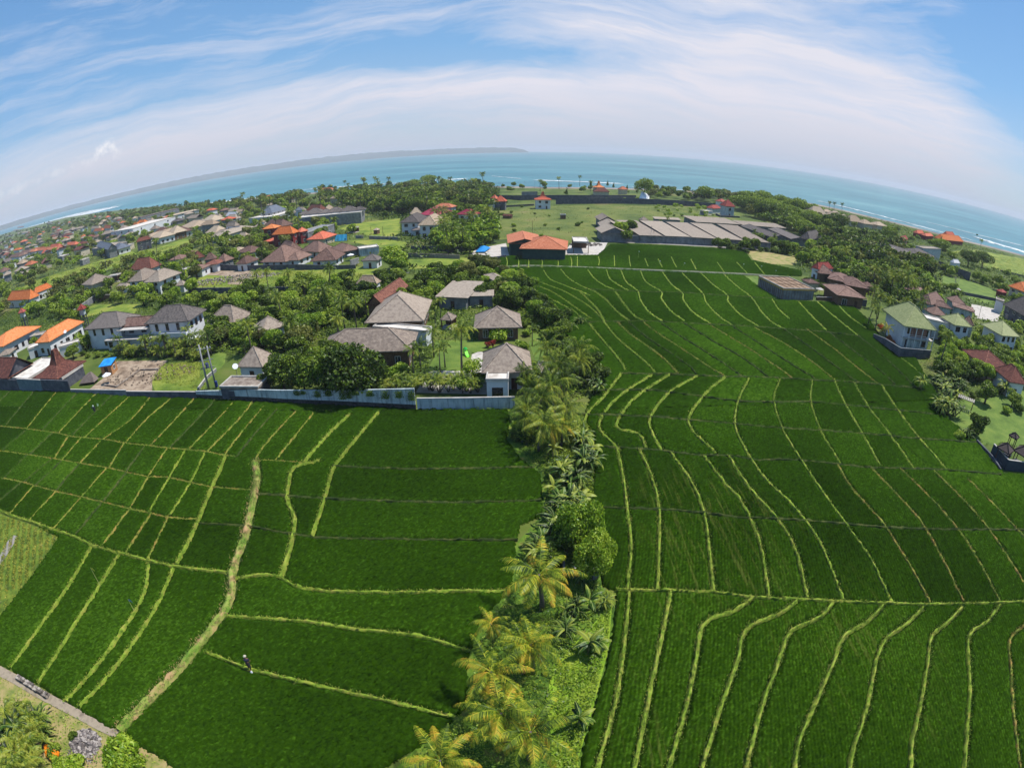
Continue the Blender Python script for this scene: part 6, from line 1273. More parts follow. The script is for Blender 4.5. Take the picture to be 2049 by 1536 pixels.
scatter([(1500,400),(1610,440),(1700,475),(1800,500),(1600,470)],['med0','med1','umb','med2'],40,(.9,1.3),6,46)
scatter([(1880,690),(1960,640),(2060,700),(2100,760),(2000,780),(1900,770)],['med2','med1','med0','fox0'],36,(.7,1.),2.2,47)
scatter([(230,700),(420,700),(425,722),(240,716)],['areca0','areca1','fox0','bush2'],30,(.8,1.2),1.2,48,.1)
for x,y,s in [(742,372,1.),(762,373,1.),(783,370,1.),(808,368,1.),(830,370,1.),(845,369,1.),(951,372,1.1),(958,373,1.1),(962,371,1.),(1160,372,1.2),(1164,373,1.1),(1168,374,1.),(1658,425,1.2),(1668,427,1.2),(1684,428,1.2),(1700,434,1.),(1715,437,1.),(1728,440,1.),(1740,446,1.),(1733,444,1.),(1020,376,.9),(645,380,1.),(1960,505,1.2),(1574,404,1.)]:
    g=G(x,y);put(rr.choice(['far0','far1']),g.x,g.y,s)
# -- beyond 290 trees the farther ones become one wood
def woodland():
    global TREES
    tr=[t for t in TREES if kindof(t[1])=='tree']
    tr.sort(key=lambda t:-t[4]*PROTO[t[1]]['H']/math.hypot(t[2],t[3]))
    rest=tr[285:];ids={id(t) for t in rest};by={}
    for t in rest: by.setdefault(PROTO[t[1]]['crown'].materials[0].name,[]).append(t)
    VV=[];MI=[];mats=[];lo={}
    for mi,(mn,ts) in enumerate(by.items()):
        mats.append(bpy.data.materials[mn])
        for t in ts:
            me=PROTO[t[1]]['crown']
            if t[1] not in lo:
                a=np.empty(len(me.vertices)*3,np.float32);me.vertices.foreach_get('co',a);a=a.reshape(-1,4,3)[::3];c=a.mean(1,keepdims=True);lo[t[1]]=c+(a-c)*1.6
            a=lo[t[1]];r=t[0].rotation_euler.z;c_,s_=math.cos(r),math.sin(r);b=np.empty_like(a)
            b[...,0]=(a[...,0]*c_-a[...,1]*s_)*t[4]+t[2];b[...,1]=(a[...,0]*s_+a[...,1]*c_)*t[4]+t[3];b[...,2]=a[...,2]*t[5]
            VV.append(b.reshape(-1,3));MI.append(np.full(len(a),mi))
        for t in ts:
            for ch in list(t[0].children): bpy.data.objects.remove(ch)
            bpy.data.objects.remove(t[0])
    V=np.concatenate(VV);tag(obj('woodland',npmesh('woodland',V,np.arange(len(V)).reshape(-1,4),mats,mi=np.concatenate(MI))),'distant leafy trees between the houses and along the shore',kind='stuff')
    TREES=[t for t in TREES if id(t) not in ids]
woodland()
def thin_palms():
    global TREES
    tr=[t for t in TREES if kindof(t[1]) in('palm','fox')];tr.sort(key=lambda t:-t[4]*PROTO[t[1]]['H']/math.hypot(t[2],t[3]))
    ids=set()
    for t in tr[298:]:
        ids.add(id(t))
        for ch in list(t[0].children): bpy.data.objects.remove(ch)
        bpy.data.objects.remove(t[0])
    TREES=[t for t in TREES if id(t) not in ids]
thin_palms()
# -- the unbroken belts of trees far off
def belts():
    VV=[];MI=[];mats=[L_DK,L_MD,L_LT,L_OL];lo=[]
    for k in range(4):
        rng=np.random.RandomState(k+5);C=rng.randn(5,3)*np.array([1.1,1.1,.5])+np.array([0,0,3.9]);V,_=leaves(rng,C,np.full(5,1.5),230,.55);lo.append(V.reshape(-1,4,3))
    def add(poly,n,s,seed,mix=(0,1,1,3)):
        r=np.random.RandomState(seed);P_=np.array(poly,float);c=0;tr=0
        while c<n and tr<n*12:
            tr+=1;px=r.uniform(P_[:,0].min(),P_[:,0].max());py=r.uniform(P_[:,1].min(),P_[:,1].max())
            if not inpoly(np.array([px]),np.array([py]),poly)[0]: continue
            g=G(px,py)
            if blocked(g.x,g.y,1.2): continue
            c+=1;k=mix[r.randint(len(mix))];sc_=r.uniform(*s);a=lo[k];t=r.rand()*6.28;b=np.empty_like(a);b[...,0]=(a[...,0]*math.cos(t)-a[...,1]*math.sin(t))*sc_+g.x;b[...,1]=(a[...,0]*math.sin(t)+a[...,1]*math.cos(t))*sc_+g.y;b[...,2]=a[...,2]*sc_*r.uniform(.8,1.1)
            VV.append(b.reshape(-1,3));MI.append(np.full(len(a),k))
    add([(0,474),(70,457),(200,430),(300,419),(380,415),(500,404),(600,393),(620,405),(480,420),(380,428),(260,440),(120,462),(0,500)],420,(1.0,1.7),1)
    add([(0,500),(120,470),(300,440),(480,425),(620,410),(700,420),(560,470),(400,500),(300,560),(160,600),(0,640)],230,(.7,1.1),2,mix=(1,2,3,3))
    add([(640,384),(760,381),(900,377),(985,379),(985,425),(900,415),(820,432),(720,420),(640,405)],300,(1.2,1.9),3)
    add([(1450,394),(1560,402),(1600,415),(1690,470),(1850,520),(1870,560),(1760,545),(1640,500),(1560,460),(1480,430)],330,(.9,1.5),4)
    add([(1300,384),(1450,392),(1450,405),(1300,396)],50,(1.,1.5),5)
    add([(1620,500),(1740,510),(1880,580),(1870,640),(1760,590),(1640,550)],160,(.7,1.1),6,mix=(0,1,2,3))
    add([(860,440),(990,440),(985,500),(880,500)],60,(1.,1.4),7,mix=(1,2,2))
    V=np.concatenate(VV);tag(obj('woodland',npmesh('woodland',V,np.arange(len(V)).reshape(-1,4),mats,mi=np.concatenate(MI))),'dense belt of trees and scrub towards the coast',kind='stuff')
belts()
scatter([(1890,800),(1960,790),(2060,760),(2110,860),(2060,890),(1990,880),(1930,850)],['bush0','bush2','bush2','med0','ban1','med1','fox0'],54,(.5,.9),1.7,60)
# -- low mixed growth that nobody could count
def growth(poly,n,hmax,size,m,seed,label,T=None,clump=9.,name='undergrowth'):
    if T: poly=T(*poly)
    W=[tuple(G(*p)) for p in poly];rng=np.random.RandomState(seed);W_=np.array(W);x0,y0=W_.min(0);x1,y1=W_.max(0)
    X=rng.uniform(x0,x1,n*4);Y=rng.uniform(y0,y1,n*4);k=inpoly(X,Y,W);X=X[k][:n];Y=Y[k][:n]
    for cx,cy,a,b,rz in FOOT:
        u=(X-cx)*math.cos(rz)+(Y-cy)*math.sin(rz);v=-(X-cx)*math.sin(rz)+(Y-cy)*math.cos(rz);k=~((abs(u)<a-.3)&(abs(v)<b-.3));X=X[k];Y=Y[k]
    for f in field_w+(OPEN if name=='undergrowth' else []): k=~inpoly(X,Y,f);X=X[k];Y=Y[k]
    n=len(X);cl=np.sin(X/clump*6.1+3*np.sin(Y/clump*2.3))*np.sin(Y/clump*5.3+2*np.sin(X/clump*3.1))*.5+.5
    k=rng.rand(n)<.35+.65*cl;X=X[k];Y=Y[k];cl=cl[k];n=len(X)
    if name=='crop':
        rw=np.sin((X*.75+Y*.66)*6.283/1.1);k=rw>-.25;X=X[k];Y=Y[k];cl=cl[k];n=len(X)
    Z=hmax*(.12+.88*cl)*rng.rand(n)**.6
    pos=np.stack([X,Y,Z],1);nn=rng.randn(n,3)*.6+np.array([0,0,1.]);nn/=np.linalg.norm(nn,axis=1)[:,None];a=np.cross(nn,rng.randn(n,3));a/=np.linalg.norm(a,axis=1)[:,None];b=np.cross(nn,a);s=size*(.5+rng.rand(n))[:,None]
    V=np.stack([pos-a*s,pos-b*s*.5,pos+a*s,pos+b*s*.5],1).reshape(-1,3)
    tag(obj(name,npmesh(name,V,np.arange(n*4).reshape(-1,4),m)),label,kind='stuff')
strip=[(1015,830),(1040,830),(1180,830),(1195,900),(1188,1000),(1192,1100),(1200,1175),(1228,1190),(1216,1300),(1186,1410),(1162,1500),(1150,1620),(720,1620),(880,1470),(945,1420),(950,1320),(975,1240),(1030,1180),(1045,1090),(1090,1030),(1085,950),(1050,920)]
growth(strip,42000,.8,.10,L_MD,1,'weeds and tall grass between the two rice fields',clump=5.)
growth([(1100,850),(1185,850),(1195,1090),(1080,1100),(1095,1000)],16000,1.5,.16,L_MD,2,'tangled greenery under the banana plants')
growth([(1040,620),(1110,640),(1180,700),(1215,755),(1160,800),(1060,830),(1040,760),(1100,740),(1080,690)],16000,1.6,.18,L_MD,3,'shrubs along the edge of the walled garden')
growth([(430,600),(720,560),(900,560),(1060,600),(1060,640),(860,760),(780,780),(540,780),(520,730),(430,700)],60000,1.6,.24,L_DK,4,'garden shrubs around the grey roofed pavilions')
growth([(-40,640),(160,590),(430,600),(430,700),(250,720),(60,690)],50000,1.6,.26,L_MD,5,'shrubs around the orange roofs and the villa')
growth([(-40,500),(120,450),(430,420),(640,400),(800,400),(760,540),(560,560),(300,600),(100,600),(-40,600)],120000,2.,.6,L_OL,6,'green scrub between the houses of the left village',clump=24.)
growth([(640,385),(1000,376),(1000,440),(980,520),(1000,580),(860,560),(780,540),(760,440)],80000,3.,.6,L_DK,7,'green scrub around the palm grove',clump=20.)
growth([(1440,388),(1640,415),(1900,480),(2049,520),(2100,640),(2080,700),(1900,660),(1740,600),(1600,545),(1560,500),(1680,480),(1500,430)],130000,2.4,.45,L_MD,8,'green scrub around the right village',clump=18.)
growth([(1840,680),(1960,730),(2060,700),(2110,800),(2080,900),(1960,890),(1880,800),(1840,740)],26000,.9,.16,L_MD,9,'weeds on the slope at the right edge')
growth([(-60,1010),(0,1030),(58,1050),(112,1068),(118,1074),(60,1160),(0,1230),(-60,1290)],26000,.5,.11,mat('crop_leaf',[S(84,100,30),S(126,136,44),S(166,156,60)],scale=.4,isl=.5,trans=.2),10,'low yellow green crop in the corner plot',name='crop')
growth([(1112,1330),(1195,1245),(1222,1205),(1215,1300),(1184,1420),(1158,1510),(1150,1600),(1100,1600),(1106,1480)],9000,.35,.08,L_LT,31,'bright weeds on the verge')
growth([(-60,1320),(30,1365),(100,1405),(235,1475),(300,1505),(380,1540),(380,1640),(-60,1640)],9000,.3,.09,L_LT,11,'weeds on the lower left bank')
growth([(1000,388),(1200,400),(1440,412),(1440,450),(1200,445),(1190,490),(1000,480)],5000,.7,.3,L_OL,12,'tufts on the open pasture',clump=30.)
growth([(1490,500),(1600,512),(1605,545),(1560,560),(1560,600),(1500,560)],3000,.5,.16,L_LT,13,'tufts beside the far rice')
growth([(396,798),(560,806),(833,820),(1015,820),(1015,826),(833,828),(560,812),(396,803)],5000,.7,.12,L_LT,14,'weeds at the foot of the garden wall')
for i,(po,se) in enumerate([(C1((20,920),(230,815),(500,735),(900,640),(1200,590),(760,700),(480,810),(150,870)),21),(C1((1100,870),(1560,760),(2230,790),(1780,860)),22),(C5((1030,890),(1100,780),(1450,755),(1390,960)),23),(C4((1430,470),(2060,520),(2200,620),(1870,600)),24)]):
    growth(po,[9000,7000,6000,5000][i],.45,[.28,.2,.12,.3][i],mat('meadow_blades',[S(92,112,30),S(130,144,42),S(160,158,62)],scale=.2,isl=.45,trans=.25),se,['tall grass on the left slope','tall grass of the vacant lot','tall grass beside the power pole','grass of the far right field'][i],name='tall_grass')

def creeper():
    rng=np.random.RandomState(9);VV=[]
    for x,ln in ((600,.9),(612,.7),(640,1.2),(662,1.0),(690,1.6),(703,1.4),(715,.8),(745,1.0),(775,1.5),(802,1.3),(826,1.8)):
        g=G(x,np.interp(x,[520,700,833],[805,814,821]));top=hsolve(g.x,g.y,781);n=240
        z=top+.1-ln*rng.rand(n)**.7;pos=np.stack([g.x+rng.randn(n)*.35,np.full(n,g.y-.22)-rng.rand(n)*.15,z],1);nn=rng.randn(n,3)*.5+np.array([0,-1,.4]);nn/=np.linalg.norm(nn,axis=1)[:,None];a=np.cross(nn,rng.randn(n,3));a/=np.linalg.norm(a,axis=1)[:,None];b=np.cross(nn,a);s=.11;VV.append(np.stack([pos-a*s,pos-b*s*.5,pos+a*s,pos+b*s*.5],1).reshape(-1,3))
    V=np.concatenate(VV);tag(obj('creeper',npmesh('creeper',V,np.arange(len(V)).reshape(-1,4),L_DK)),'creeping plants hanging over the tall stained wall',kind='stuff')
creeper()
# ================================================================ OBJECTS
M_BLUE=mat('blue_tarpaulin',[S(20,110,190),S(34,140,214),S(60,160,226)],scale=.8,rough=.5)
M_CYAN=mat('cyan_tarpaulin',[S(50,160,210),S(80,186,226)],scale=.5,rough=.5)
M_TARPB=mat('brown_tarpaulin',[S(96,84,78),S(126,112,104)],scale=1.5,rough=.7)
M_METAL=mat('galvanised_metal',[S(128,130,134),S(160,160,164)],scale=2.,rough=.5,metal=.4)
M_CONCP=mat('pole_concrete',[S(134,134,138),S(162,160,160)],scale=2.)
M_WHITEP=mat('white_plastic',[S(220,222,226),S(238,238,240)],scale=2.,rough=.5)
M_ORANGEP=mat('orange_plastic',[S(236,120,16),S(250,144,30)],scale=2.,rough=.45)
M_LIME=mat('lime_plastic',[S(110,230,30),S(140,244,60)],scale=2.,rough=.45)
M_RUB=mat('pale_broken_stone',[S(84,78,76),S(124,114,110),S(166,156,148)],scale=1.5,obj=.0,isl=.6)
M_BLOCK=mat('grey_blocks',[S(92,84,78),S(130,120,110),S(164,154,142)],scale=1.5,isl=.6)
def thing(name,p,label,cat,rz=0,group=None,z=0): return empty(name,(p[0],p[1],z),rz,label,cat,group)
# power pole with its transformer platform
p=G(418,779);t=thing('power_pole',p,'tall concrete utility pole pair with transformer beside the white wall','pole',.25)
MB().tube([(-.0,0,0),(0,0,9.4)],[.24,.14],10).build('pole',M_CONCP,t,True);MB().tube([(1.5,.4,0),(1.5,.4,8.8)],[.2,.13],10).build('pole',M_CONCP,t,True)
for z in (4.4,6.0,8.3): MB().beam((-.7,0,z),(2.2,.5,z),.14).build('crossarm',M_METAL,t)
MB().lathe([(.32,0),(.36,.1),(.36,.85),(.3,.95)],(.75,.2,4.5),12).build('transformer',mat('transformer_paint',[S(70,76,110),S(96,102,134)],scale=2.),t)
for x in(-.5,.2,.9,1.6,2.1): MB().lathe([(.05,0),(.07,.05),(.05,.12),(.07,.18),(.03,.3)],(x,.17*x+.12,8.375),6).build('insulator',M_WHITEP,t)
m=MB().beam((1.9,-.1,.4),(1.9,-.1,1.6),.5,.4).build('meter_box',mat('meter_blue',[S(30,50,110),S(50,72,140)],scale=2.),t)
for T_,x,y,hh,lab in [(C5,1320,700,7,'thin wooden pole left of the power pole'),(CT,1220,820,9,'slender pole on the green slope'),(C5,320,320,5,'thin pole before the narrow orange roof'),(C3,592,590,7,'black pole at the left of the long shed wall'),(C3,607,592,5,'shorter pole beside the black pole'),(C3,1245,635,7,'thin pole at the right of the long shed wall'),(CR,1355,900,5,'pole at the pale gravel yard'),(C2,1655,545,6,'lone pole on the pasture edge'),(CV,1828,590,6,'left pole on the grassy plots'),(CV,1968,590,6,'right pole on the grassy plots'),(CU,355,200,9,'left thin mast by the shore'),(CU,433,195,9,'middle thin mast by the shore'),(CU,640,215,12,'tall mast behind the shore trees'),(C5,1790,690,5,'thin black garden pole before the steep grey roof')]:
    p=G(*T_((x,y))[0]);t=thing('utility_pole',p,lab,'pole');MB().tube([(0,0,0),(0,0,hh)],[.1,.07],6).build('pole',M_CONCP if hh>6 else W_WOOD,t);MB().beam((-.5,0,hh-.4),(.5,0,hh-.4),.08).build('crossarm',W_WOOD,t)
# flags on bamboo canes standing in the rice
flagc={'y':mat('yellow_cloth',[S(220,200,60),S(236,220,90)],scale=2.),'w':M_WHITEP,'b':mat('blue_cloth',[S(90,130,160),S(120,160,190)],scale=2.)}
for (x,y),(tx,ty),c,lab in [((201,1172),(189,1135),'y','bamboo cane with a yellow streamer in the lower left paddy'),((269,1222),(256,1198),'b','short leaning cane with pale blue tip in the left paddy'),((1277,517),(1275,502),'w','white rag on a stick in the far rice, nearest the sheds'),((1319,530),(1318,521),'w','white rag on a stick before the pale canal'),((1368,534),(1370,525),'w','third white rag on a stick in the far rice'),((1486,537),(1485,527),'w','white rag on a stick left of the fallow plot'),((1522,540),(1521,531),'w','white rag on a stick below the fallow plot'),((1551,547),(1550,540),'w','white rag on a stick nearest the formwork block')]:
    p=G(x,y,.3);hh=max(1.2,min(3.2,hsolve(p.x,p.y,ty)));t=thing('field_flag',p,lab,'flag',group=None)
    MB().tube([(0,0,0),(.05,0,hh)],[.03,.018],5).build('cane',mat('bamboo_cane',[S(170,160,110),S(200,190,140)],scale=2.),t)
    b=MB();s=.5 if y>1000 else .45
    b.add([(.05,0,hh-.02),(.05+s*.5,.06,hh-.05),(.05+s,-.03,hh-.22),(.05+s*.9,0,hh-.5),(.05+s*.45,.05,hh-.35),(.05,0,hh-.32)],[(0,1,4,5),(1,2,3,4)]).build('streamer',flagc[c],t)
# person walking along the bund, grown from one skeleton
M_SKIN=mat('brown_skin',[S(120,80,58),S(140,96,70)],scale=2.);M_CLOTH=mat('dark_blue_clothes',[S(30,32,50),S(50,52,74)],scale=3.);M_HAT=mat('straw_hat',[S(178,170,146),S(204,196,172)],scale=3.)
def skin_body(name,V,E,R_,m,parent):
    me=bpy.data.meshes.new(name);me.from_pydata(V,E,[]);me.materials.append(m);o=link(bpy.data.objects.new(name,me),parent)
    md=o.modifiers.new('skin','SKIN')
    for i,r in enumerate(R_): me.skin_vertices[0].data[i].radius=(r,r)
    me.skin_vertices[0].data[0].use_root=True
    o.modifiers.new('sub','SUBSURF').levels=1;o.modifiers['sub'].render_levels=1;return o
def person(p,rz,label):
    t=thing('person',p,label,'person',rz,z=.4)
    V=[(0,0,.92),(0,-.04,1.12),(0,-.10,1.32),(0,-.13,1.42),(0,-.16,1.50),(0,-.20,1.60),
       (.10,0,.88),(.12,-.10,.50),(.12,-.02,.09),(.12,-.16,.04),(-.10,0,.88),(-.11,.12,.50),(-.11,.26,.12),(-.11,.14,.04),
       (.18,-.10,1.36),(.26,-.18,1.12),(.24,-.36,.98),(-.18,-.10,1.36),(-.27,-.02,1.12),(-.28,-.16,.92)]
    E=[(0,1),(1,2),(2,3),(3,4),(4,5),(0,6),(6,7),(7,8),(8,9),(0,10),(10,11),(11,12),(12,13),(2,14),(14,15),(15,16),(2,17),(17,18),(18,19)]
    R_=[.13,.125,.14,.07,.06,.105,.10,.065,.042,.035,.10,.065,.042,.035,.065,.045,.032,.065,.045,.032]
    for hnd,sd in((16,1),(19,-1)):
        b=Vector(V[hnd]);pm=len(V);V.append(tuple(b+Vector((0,-.06,-.04))));E.append((hnd,pm));R_.append(.032)
        for k,(dx,l) in enumerate([(-.028,.07),(-.01,.08),(.01,.075),(.028,.06),(.045,.045)]):
            i=len(V);q=b+Vector((dx*sd,-.10,-.07));V.append(tuple(q));V.append(tuple(q+Vector((dx*.2,-l*.4,-l*.8))));E+=[(pm,i),(i,i+1)];R_+=[.010,.008]
    skin_body('body',V,E,R_,M_SKIN,t)
    sh=MB().lathe([(.155,.90),(.165,1.05),(.185,1.22),(.20,1.34),(.11,1.43)],(0,-.07,0),12).tube([(.16,-.10,1.37),(.25,-.17,1.13)],[.085,.062],8).tube([(-.16,-.10,1.37),(-.26,-.04,1.13)],[.085,.062],8);sh.build('shirt',M_CLOTH,t,True)
    tr=MB().lathe([(.15,.80),(.165,.92),(.16,.97)],(0,0,0),12).tube([(.09,0,.88),(.12,-.10,.50),(.12,-.03,.16)],[.12,.085,.062],8).tube([(-.09,0,.88),(-.11,.12,.50),(-.11,.25,.18)],[.12,.085,.062],8);tr.build('trousers',mat('black_trousers',[S(24,24,30),S(40,40,48)],scale=3.),t,True)
    MB().lathe([(.17,1.63),(.13,1.69),(.07,1.76),(.01,1.80)],(0,-.20,0),16).build('hat',M_HAT,t,True)
    f=MB();f.box((-.015,-.325,1.575),(.015,-.30,1.61)).box((-.045,-.312,1.61),(-.02,-.295,1.625)).box((.02,-.312,1.61),(.045,-.295,1.625)).box((-.03,-.308,1.535),(.03,-.295,1.548));f.build('face',mat('dark_features',[S(50,30,24)],scale=1.),t)
    return t
p=G(501,1337,.4);person(p,rad(200),'person in dark clothes and pale hat walking on the bund')
p=G(505,1341,.3);t=thing('sack',G(500,1342,.4),'white sack at the feet of the person on the bund','sack',z=.36);MB().lathe([(.06,0),(.12,.06),(.12,.16),(.08,.3),(.05,.38)],(.25,-.15,0),9).build('bag',M_WHITEP,t,True);MB().lathe([(.05,.375),(.08,.41),(.02,.44)],(.25,-.15,0),8).build('tied_top',W_WOOD,t)
# scarecrow in the upper left rice
p=G(191,827,.2);t=thing('scarecrow',p,'dark scarecrow standing in the upper left rice','scarecrow',.3,z=.2)
MB().tube([(0,0,0),(0,0,1.7)],.04,6).beam((-.6,0,1.35),(.6,0,1.35),.05).build('stake',W_WOOD,t);MB().lathe([(.22,.55),(.26,.9),(.24,1.3),(.1,1.45)],(0,0,0),10).tube([(-.58,0,1.34),(.58,0,1.34)],.09,7).build('coat',M_CLOTH,t)
MB().lathe([(.04,1.5),(.13,1.58),(.13,1.72),(.05,1.82)],(0,0,0),10).build('head',M_WHITEP,t)
p=G(197,822,.3);t=thing('bird_scarer',p,'pale plastic bird scarer right of the scarecrow','bird scarer');MB().tube([(0,0,0),(.1,0,2.0)],.03,5).build('cane',W_WOOD,t);MB().add([(.1,0,2.0),(.5,.1,1.9),(.6,0,1.5),(.25,-.1,1.4),(.05,0,1.6)],[(0,1,2,3,4)]).build('plastic_sheet',mat('pale_plastic',[S(170,200,150),S(200,220,180)],scale=2.),t)
# blue roofed shed and tent on the plot
hs=HT(CL,(1510,1030),(1700,1000),(1785,905),2.6,None,kind='shed',hr=.5,roof=[M_BLUE,M_BLUE],wall=mat('plywood',[S(160,112,74),S(190,144,100)],scale=1.),label='builders shed with a bright blue tarpaulin roof',cat='shed',name='shed',short='the blue tarpaulin shed',det=1)
def tent(T_,pts,hc,c,m,label,name='tent',cat='tent',hh=None):
    P_=[G(*q,.6) for q in T_(*pts)];cx=G(*T_(c)[0],hc);o=cx;t=thing(name,o,label,cat)
    b=MB();ring=[(q.x-o.x,q.y-o.y,.6) for q in P_];n=len(ring);b.add(ring+[(0,0,hc)]+[((a[0]+c_[0])*.30,(a[1]+c_[1])*.30,hc*.58) for a,c_ in zip(ring,ring[1:]+ring[:1])],[(i,n+1+i,(n)) for i in range(n)]+[((i+1)%n,n,n+1+i) for i in range(n)]+[(i,(i+1)%n,n+1+i) for i in range(n)]);b.build('canopy',m,t)
    [MB().beam((r[0],r[1],0),(r[0],r[1],.62),.06).build('pole',W_WOOD,t) for r in ring+[(0,0)]]
tent(CL,((1215,1290),(1450,1260),(1520,1200),(1400,1100),(1280,1180)),2.6,(1390,1100),M_TARPB,'brown tarpaulin tent on the building plot')
tent(CU,((1255,270),(1335,272),(1340,240),(1270,238)),7.,(1277,207),M_WHITEP,'left white peaked marquee behind the dark wall',hh=4)
tent(CU,((1665,255),(1722,256),(1725,230),(1670,228)),7.,(1692,215),M_WHITEP,'right white peaked marquee behind the dark wall')
tent(C2,((1320,655),(1375,655),(1412,630),(1350,622)),2.4,(1372,618),M_BLUE,'blue tarpaulin stretched over the concrete yard')
p=G(*CV((1460,620))[0]);q=G(*CV((1525,618))[0]);w_=(q-p).length*2;t=thing('tarpaulin',p,'bright cyan tarpaulin screen beside the orange roof','tarpaulin');b=MB()
for i in range(6):
    x0=-w_/2+w_*i/6;b.add([(x0,.12*(i%2),.2),(x0+w_/6,.12*((i+1)%2),.2),(x0+w_/6,.12*((i+1)%2)+1.2,3.2),(x0,.12*(i%2)+1.2,3.2)],[(0,1,2,3)])
b.build('sheet',M_CYAN,t);[MB().beam((s_*(w_/2+.05),.6,0),(s_*(w_/2+.05),1.25,3.3),.1).build('pole',W_WOOD,t) for s_ in(-1,1)]
def parasol(x,y,label,m,T_=None,s=1.,hh=2.4):
    g=G(*(T_((x,y))[0] if T_ else (x,y)),hh);t=thing('parasol',g,label,'parasol');n=8;b=MB();b.add([(math.cos(i*.785)*1.5*s,math.sin(i*.785)*1.5*s,hh-.1) for i in range(n)]+[(0,0,hh+.5)],[(i,(i+1)%n,n) for i in range(n)]).build('canopy',m,t)
    MB().tube([(0,0,0),(0,0,hh+.48)],.035,6).build('pole',W_WOOD,t);MB().lathe([(.3,0),(.3,.08),(.05,.12)],(0,0,0),10).build('base',M_CONCP,t)
parasol(1575,780,'white parasol by the pool of the rightmost brown villa',M_WHITEP,CV);parasol(1635,1145,'small faded parasol on the building plot',M_WHITEP,CL,.8,2.2);parasol(1560,740,'first cream parasol in the courtyard right of the formwork block',M_FASCIA,C4,1.,2.4);parasol(525,738,'second cream parasol beside the formwork block',M_FASCIA,C4,1.,2.4)
# satellite dishes
def dish(T_,x,y,hh,label,s=1.):
    g=G(*T_((x,y))[0],hh);t=thing('satellite_dish',g,label,'satellite dish',.5);b=MB();n=14;prof=[(.02,0),(.5,.08),(.85,.22),(1.1,.42)];vs=[]
    b.lathe([(r*s,z*s) for r,z in prof],(0,0,0),n);o=b.build('reflector',M_WHITEP,t);o.location=(0,0,hh);o.rotation_euler=(rad(50),0,0);MB().tube([(0,0,0),(0,0,hh)],.06,6).build('mast',M_METAL,t)
dish(C5,1608,797,3.4,'white satellite dish beside the steep grey pavilion',.55);dish(CL,1003,492,4.8,'white satellite dish on the eave of the long orange roof',.5)
# air conditioners and terrace of the long hall
g=G(*C6((1185,700))[0]);t=thing('air_conditioner',G(*C6((1190,690))[0],2.6),'white outdoor air conditioner unit on a slab under the hall eave','air conditioner')
MB().box((-1.0,-.3,1.9),(1.2,.9,2.0)).box((-.8,.0,0),(-.7,.5,1.89)).box((.9,.0,0),(1.,.5,1.89)).build('stand',M_FRAME,t);MB().box((-.7,0,2.003),(.3,.5,3.1)).build('case',M_WHITEP,t);MB().lathe([(.05,0),(.34,.01),(.34,.04)],(0,0,0),14).build('fan_grille',M_DARK,t);o=t.children[-1];o.location=(-.2,-.003,2.75);o.rotation_euler=(rad(90),0,0)
# green playground slide on the lawn
g=G(*C7((545,700))[0]);t=thing('play_slide',g,'lime green plastic slide toy on the lawn by the tall palm','slide',.4);t.scale=(.62,.62,.62)
b=MB();[b.add([(-.5,y_,z_),(.5,y_,z_),(.5,y2,z2),(-.5,y2,z2)],[(0,1,2,3)]) for y_,z_,y2,z2 in ((-2.,.15,-1.2,.3),(-1.2,.3,-.2,1.2),(-.2,1.2,.2,1.4))];b.box((-.56,-2,.1),(-.51,.2,.5)).box((.51,-2,.1),(.56,.2,.5));b.build('chute',M_LIME,t)
MB().box((-.6,.25,0),(-.45,.35,2.)).box((.45,.25,0),(.6,.35,2.)).box((-.6,1.1,0),(-.45,1.2,2.)).box((.45,1.1,0),(.6,1.2,2.)).box((-.44,.26,1.3),(.44,1.19,1.4)).build('tower',M_LIME,t);MB().lathe([(.7,2.0),(.6,2.2),(.02,2.7)],(0,.72,0),8).build('roof',mat('green_plastic',[S(30,170,70)],scale=1.),t)
for x,y in((1030,735),(1040,731)):
    g=G(x+57,y,0);t=thing('sun_lounger',g,'left white sun lounger on the deck near the palms' if x==1030 else 'right white sun lounger on the deck near the palms','sun lounger',1.2,group='sun loungers by the palms')
    MB().box((-.35,-1,.3),(.35,.4,.4)).build('seat',M_WHITEP,t);MB().add([(-.35,.4,.3),(.35,.4,.3),(.35,1.1,.8),(-.35,1.1,.8),(-.35,.4,.4),(.35,.4,.4),(.35,1.1,.9),(-.35,1.1,.9)],[(3,2,1,0),(4,5,6,7),(0,1,5,4),(1,2,6,5),(2,3,7,6),(3,0,4,7)]).build('backrest',M_WHITEP,t)
    for sx,sy in((-.3,-.9),(.3,-.9),(-.3,.3),(.3,.3)): MB().box((sx-.03,sy-.03,0),(sx+.03,sy+.03,.297)).build('leg',M_FRAME,t)
# shrine compound at right
for i,(x,y,s,hh,lab) in enumerate([(2014,893,1.,3.2,'dark thatched shrine pavilion inside the slate wall'),(2031,868,.62,4.4,'small high thatched shrine behind the slate wall'),(2050,900,1.2,3.2,'shrine pavilion cut by the right edge')]):
    g=G(x,y,hh);t=thing('shrine',g,lab,'shrine',.3);th=[mat('black_palm_thatch',[S(60,50,48),S(88,76,72)],scale=2.,stretch=(4,4,1)),mat('thatch_ridge',[S(40,34,34)],scale=1.)]
    roof_mesh(2.8*s,2.8*s,hh-.4,1.1*s,'hip').build('roof',th,t)
    for sx in(-1,1):
        for sy in(-1,1): MB().box((sx*s-.07,sy*s-.07,.5),(sx*s+.07,sy*s+.07,hh-.61)).build('post',M_DFRAME,t)
    MB().box((-1.2*s,-1.2*s,0),(1.2*s,1.2*s,.497)).build('plinth',W_DGREY,t)
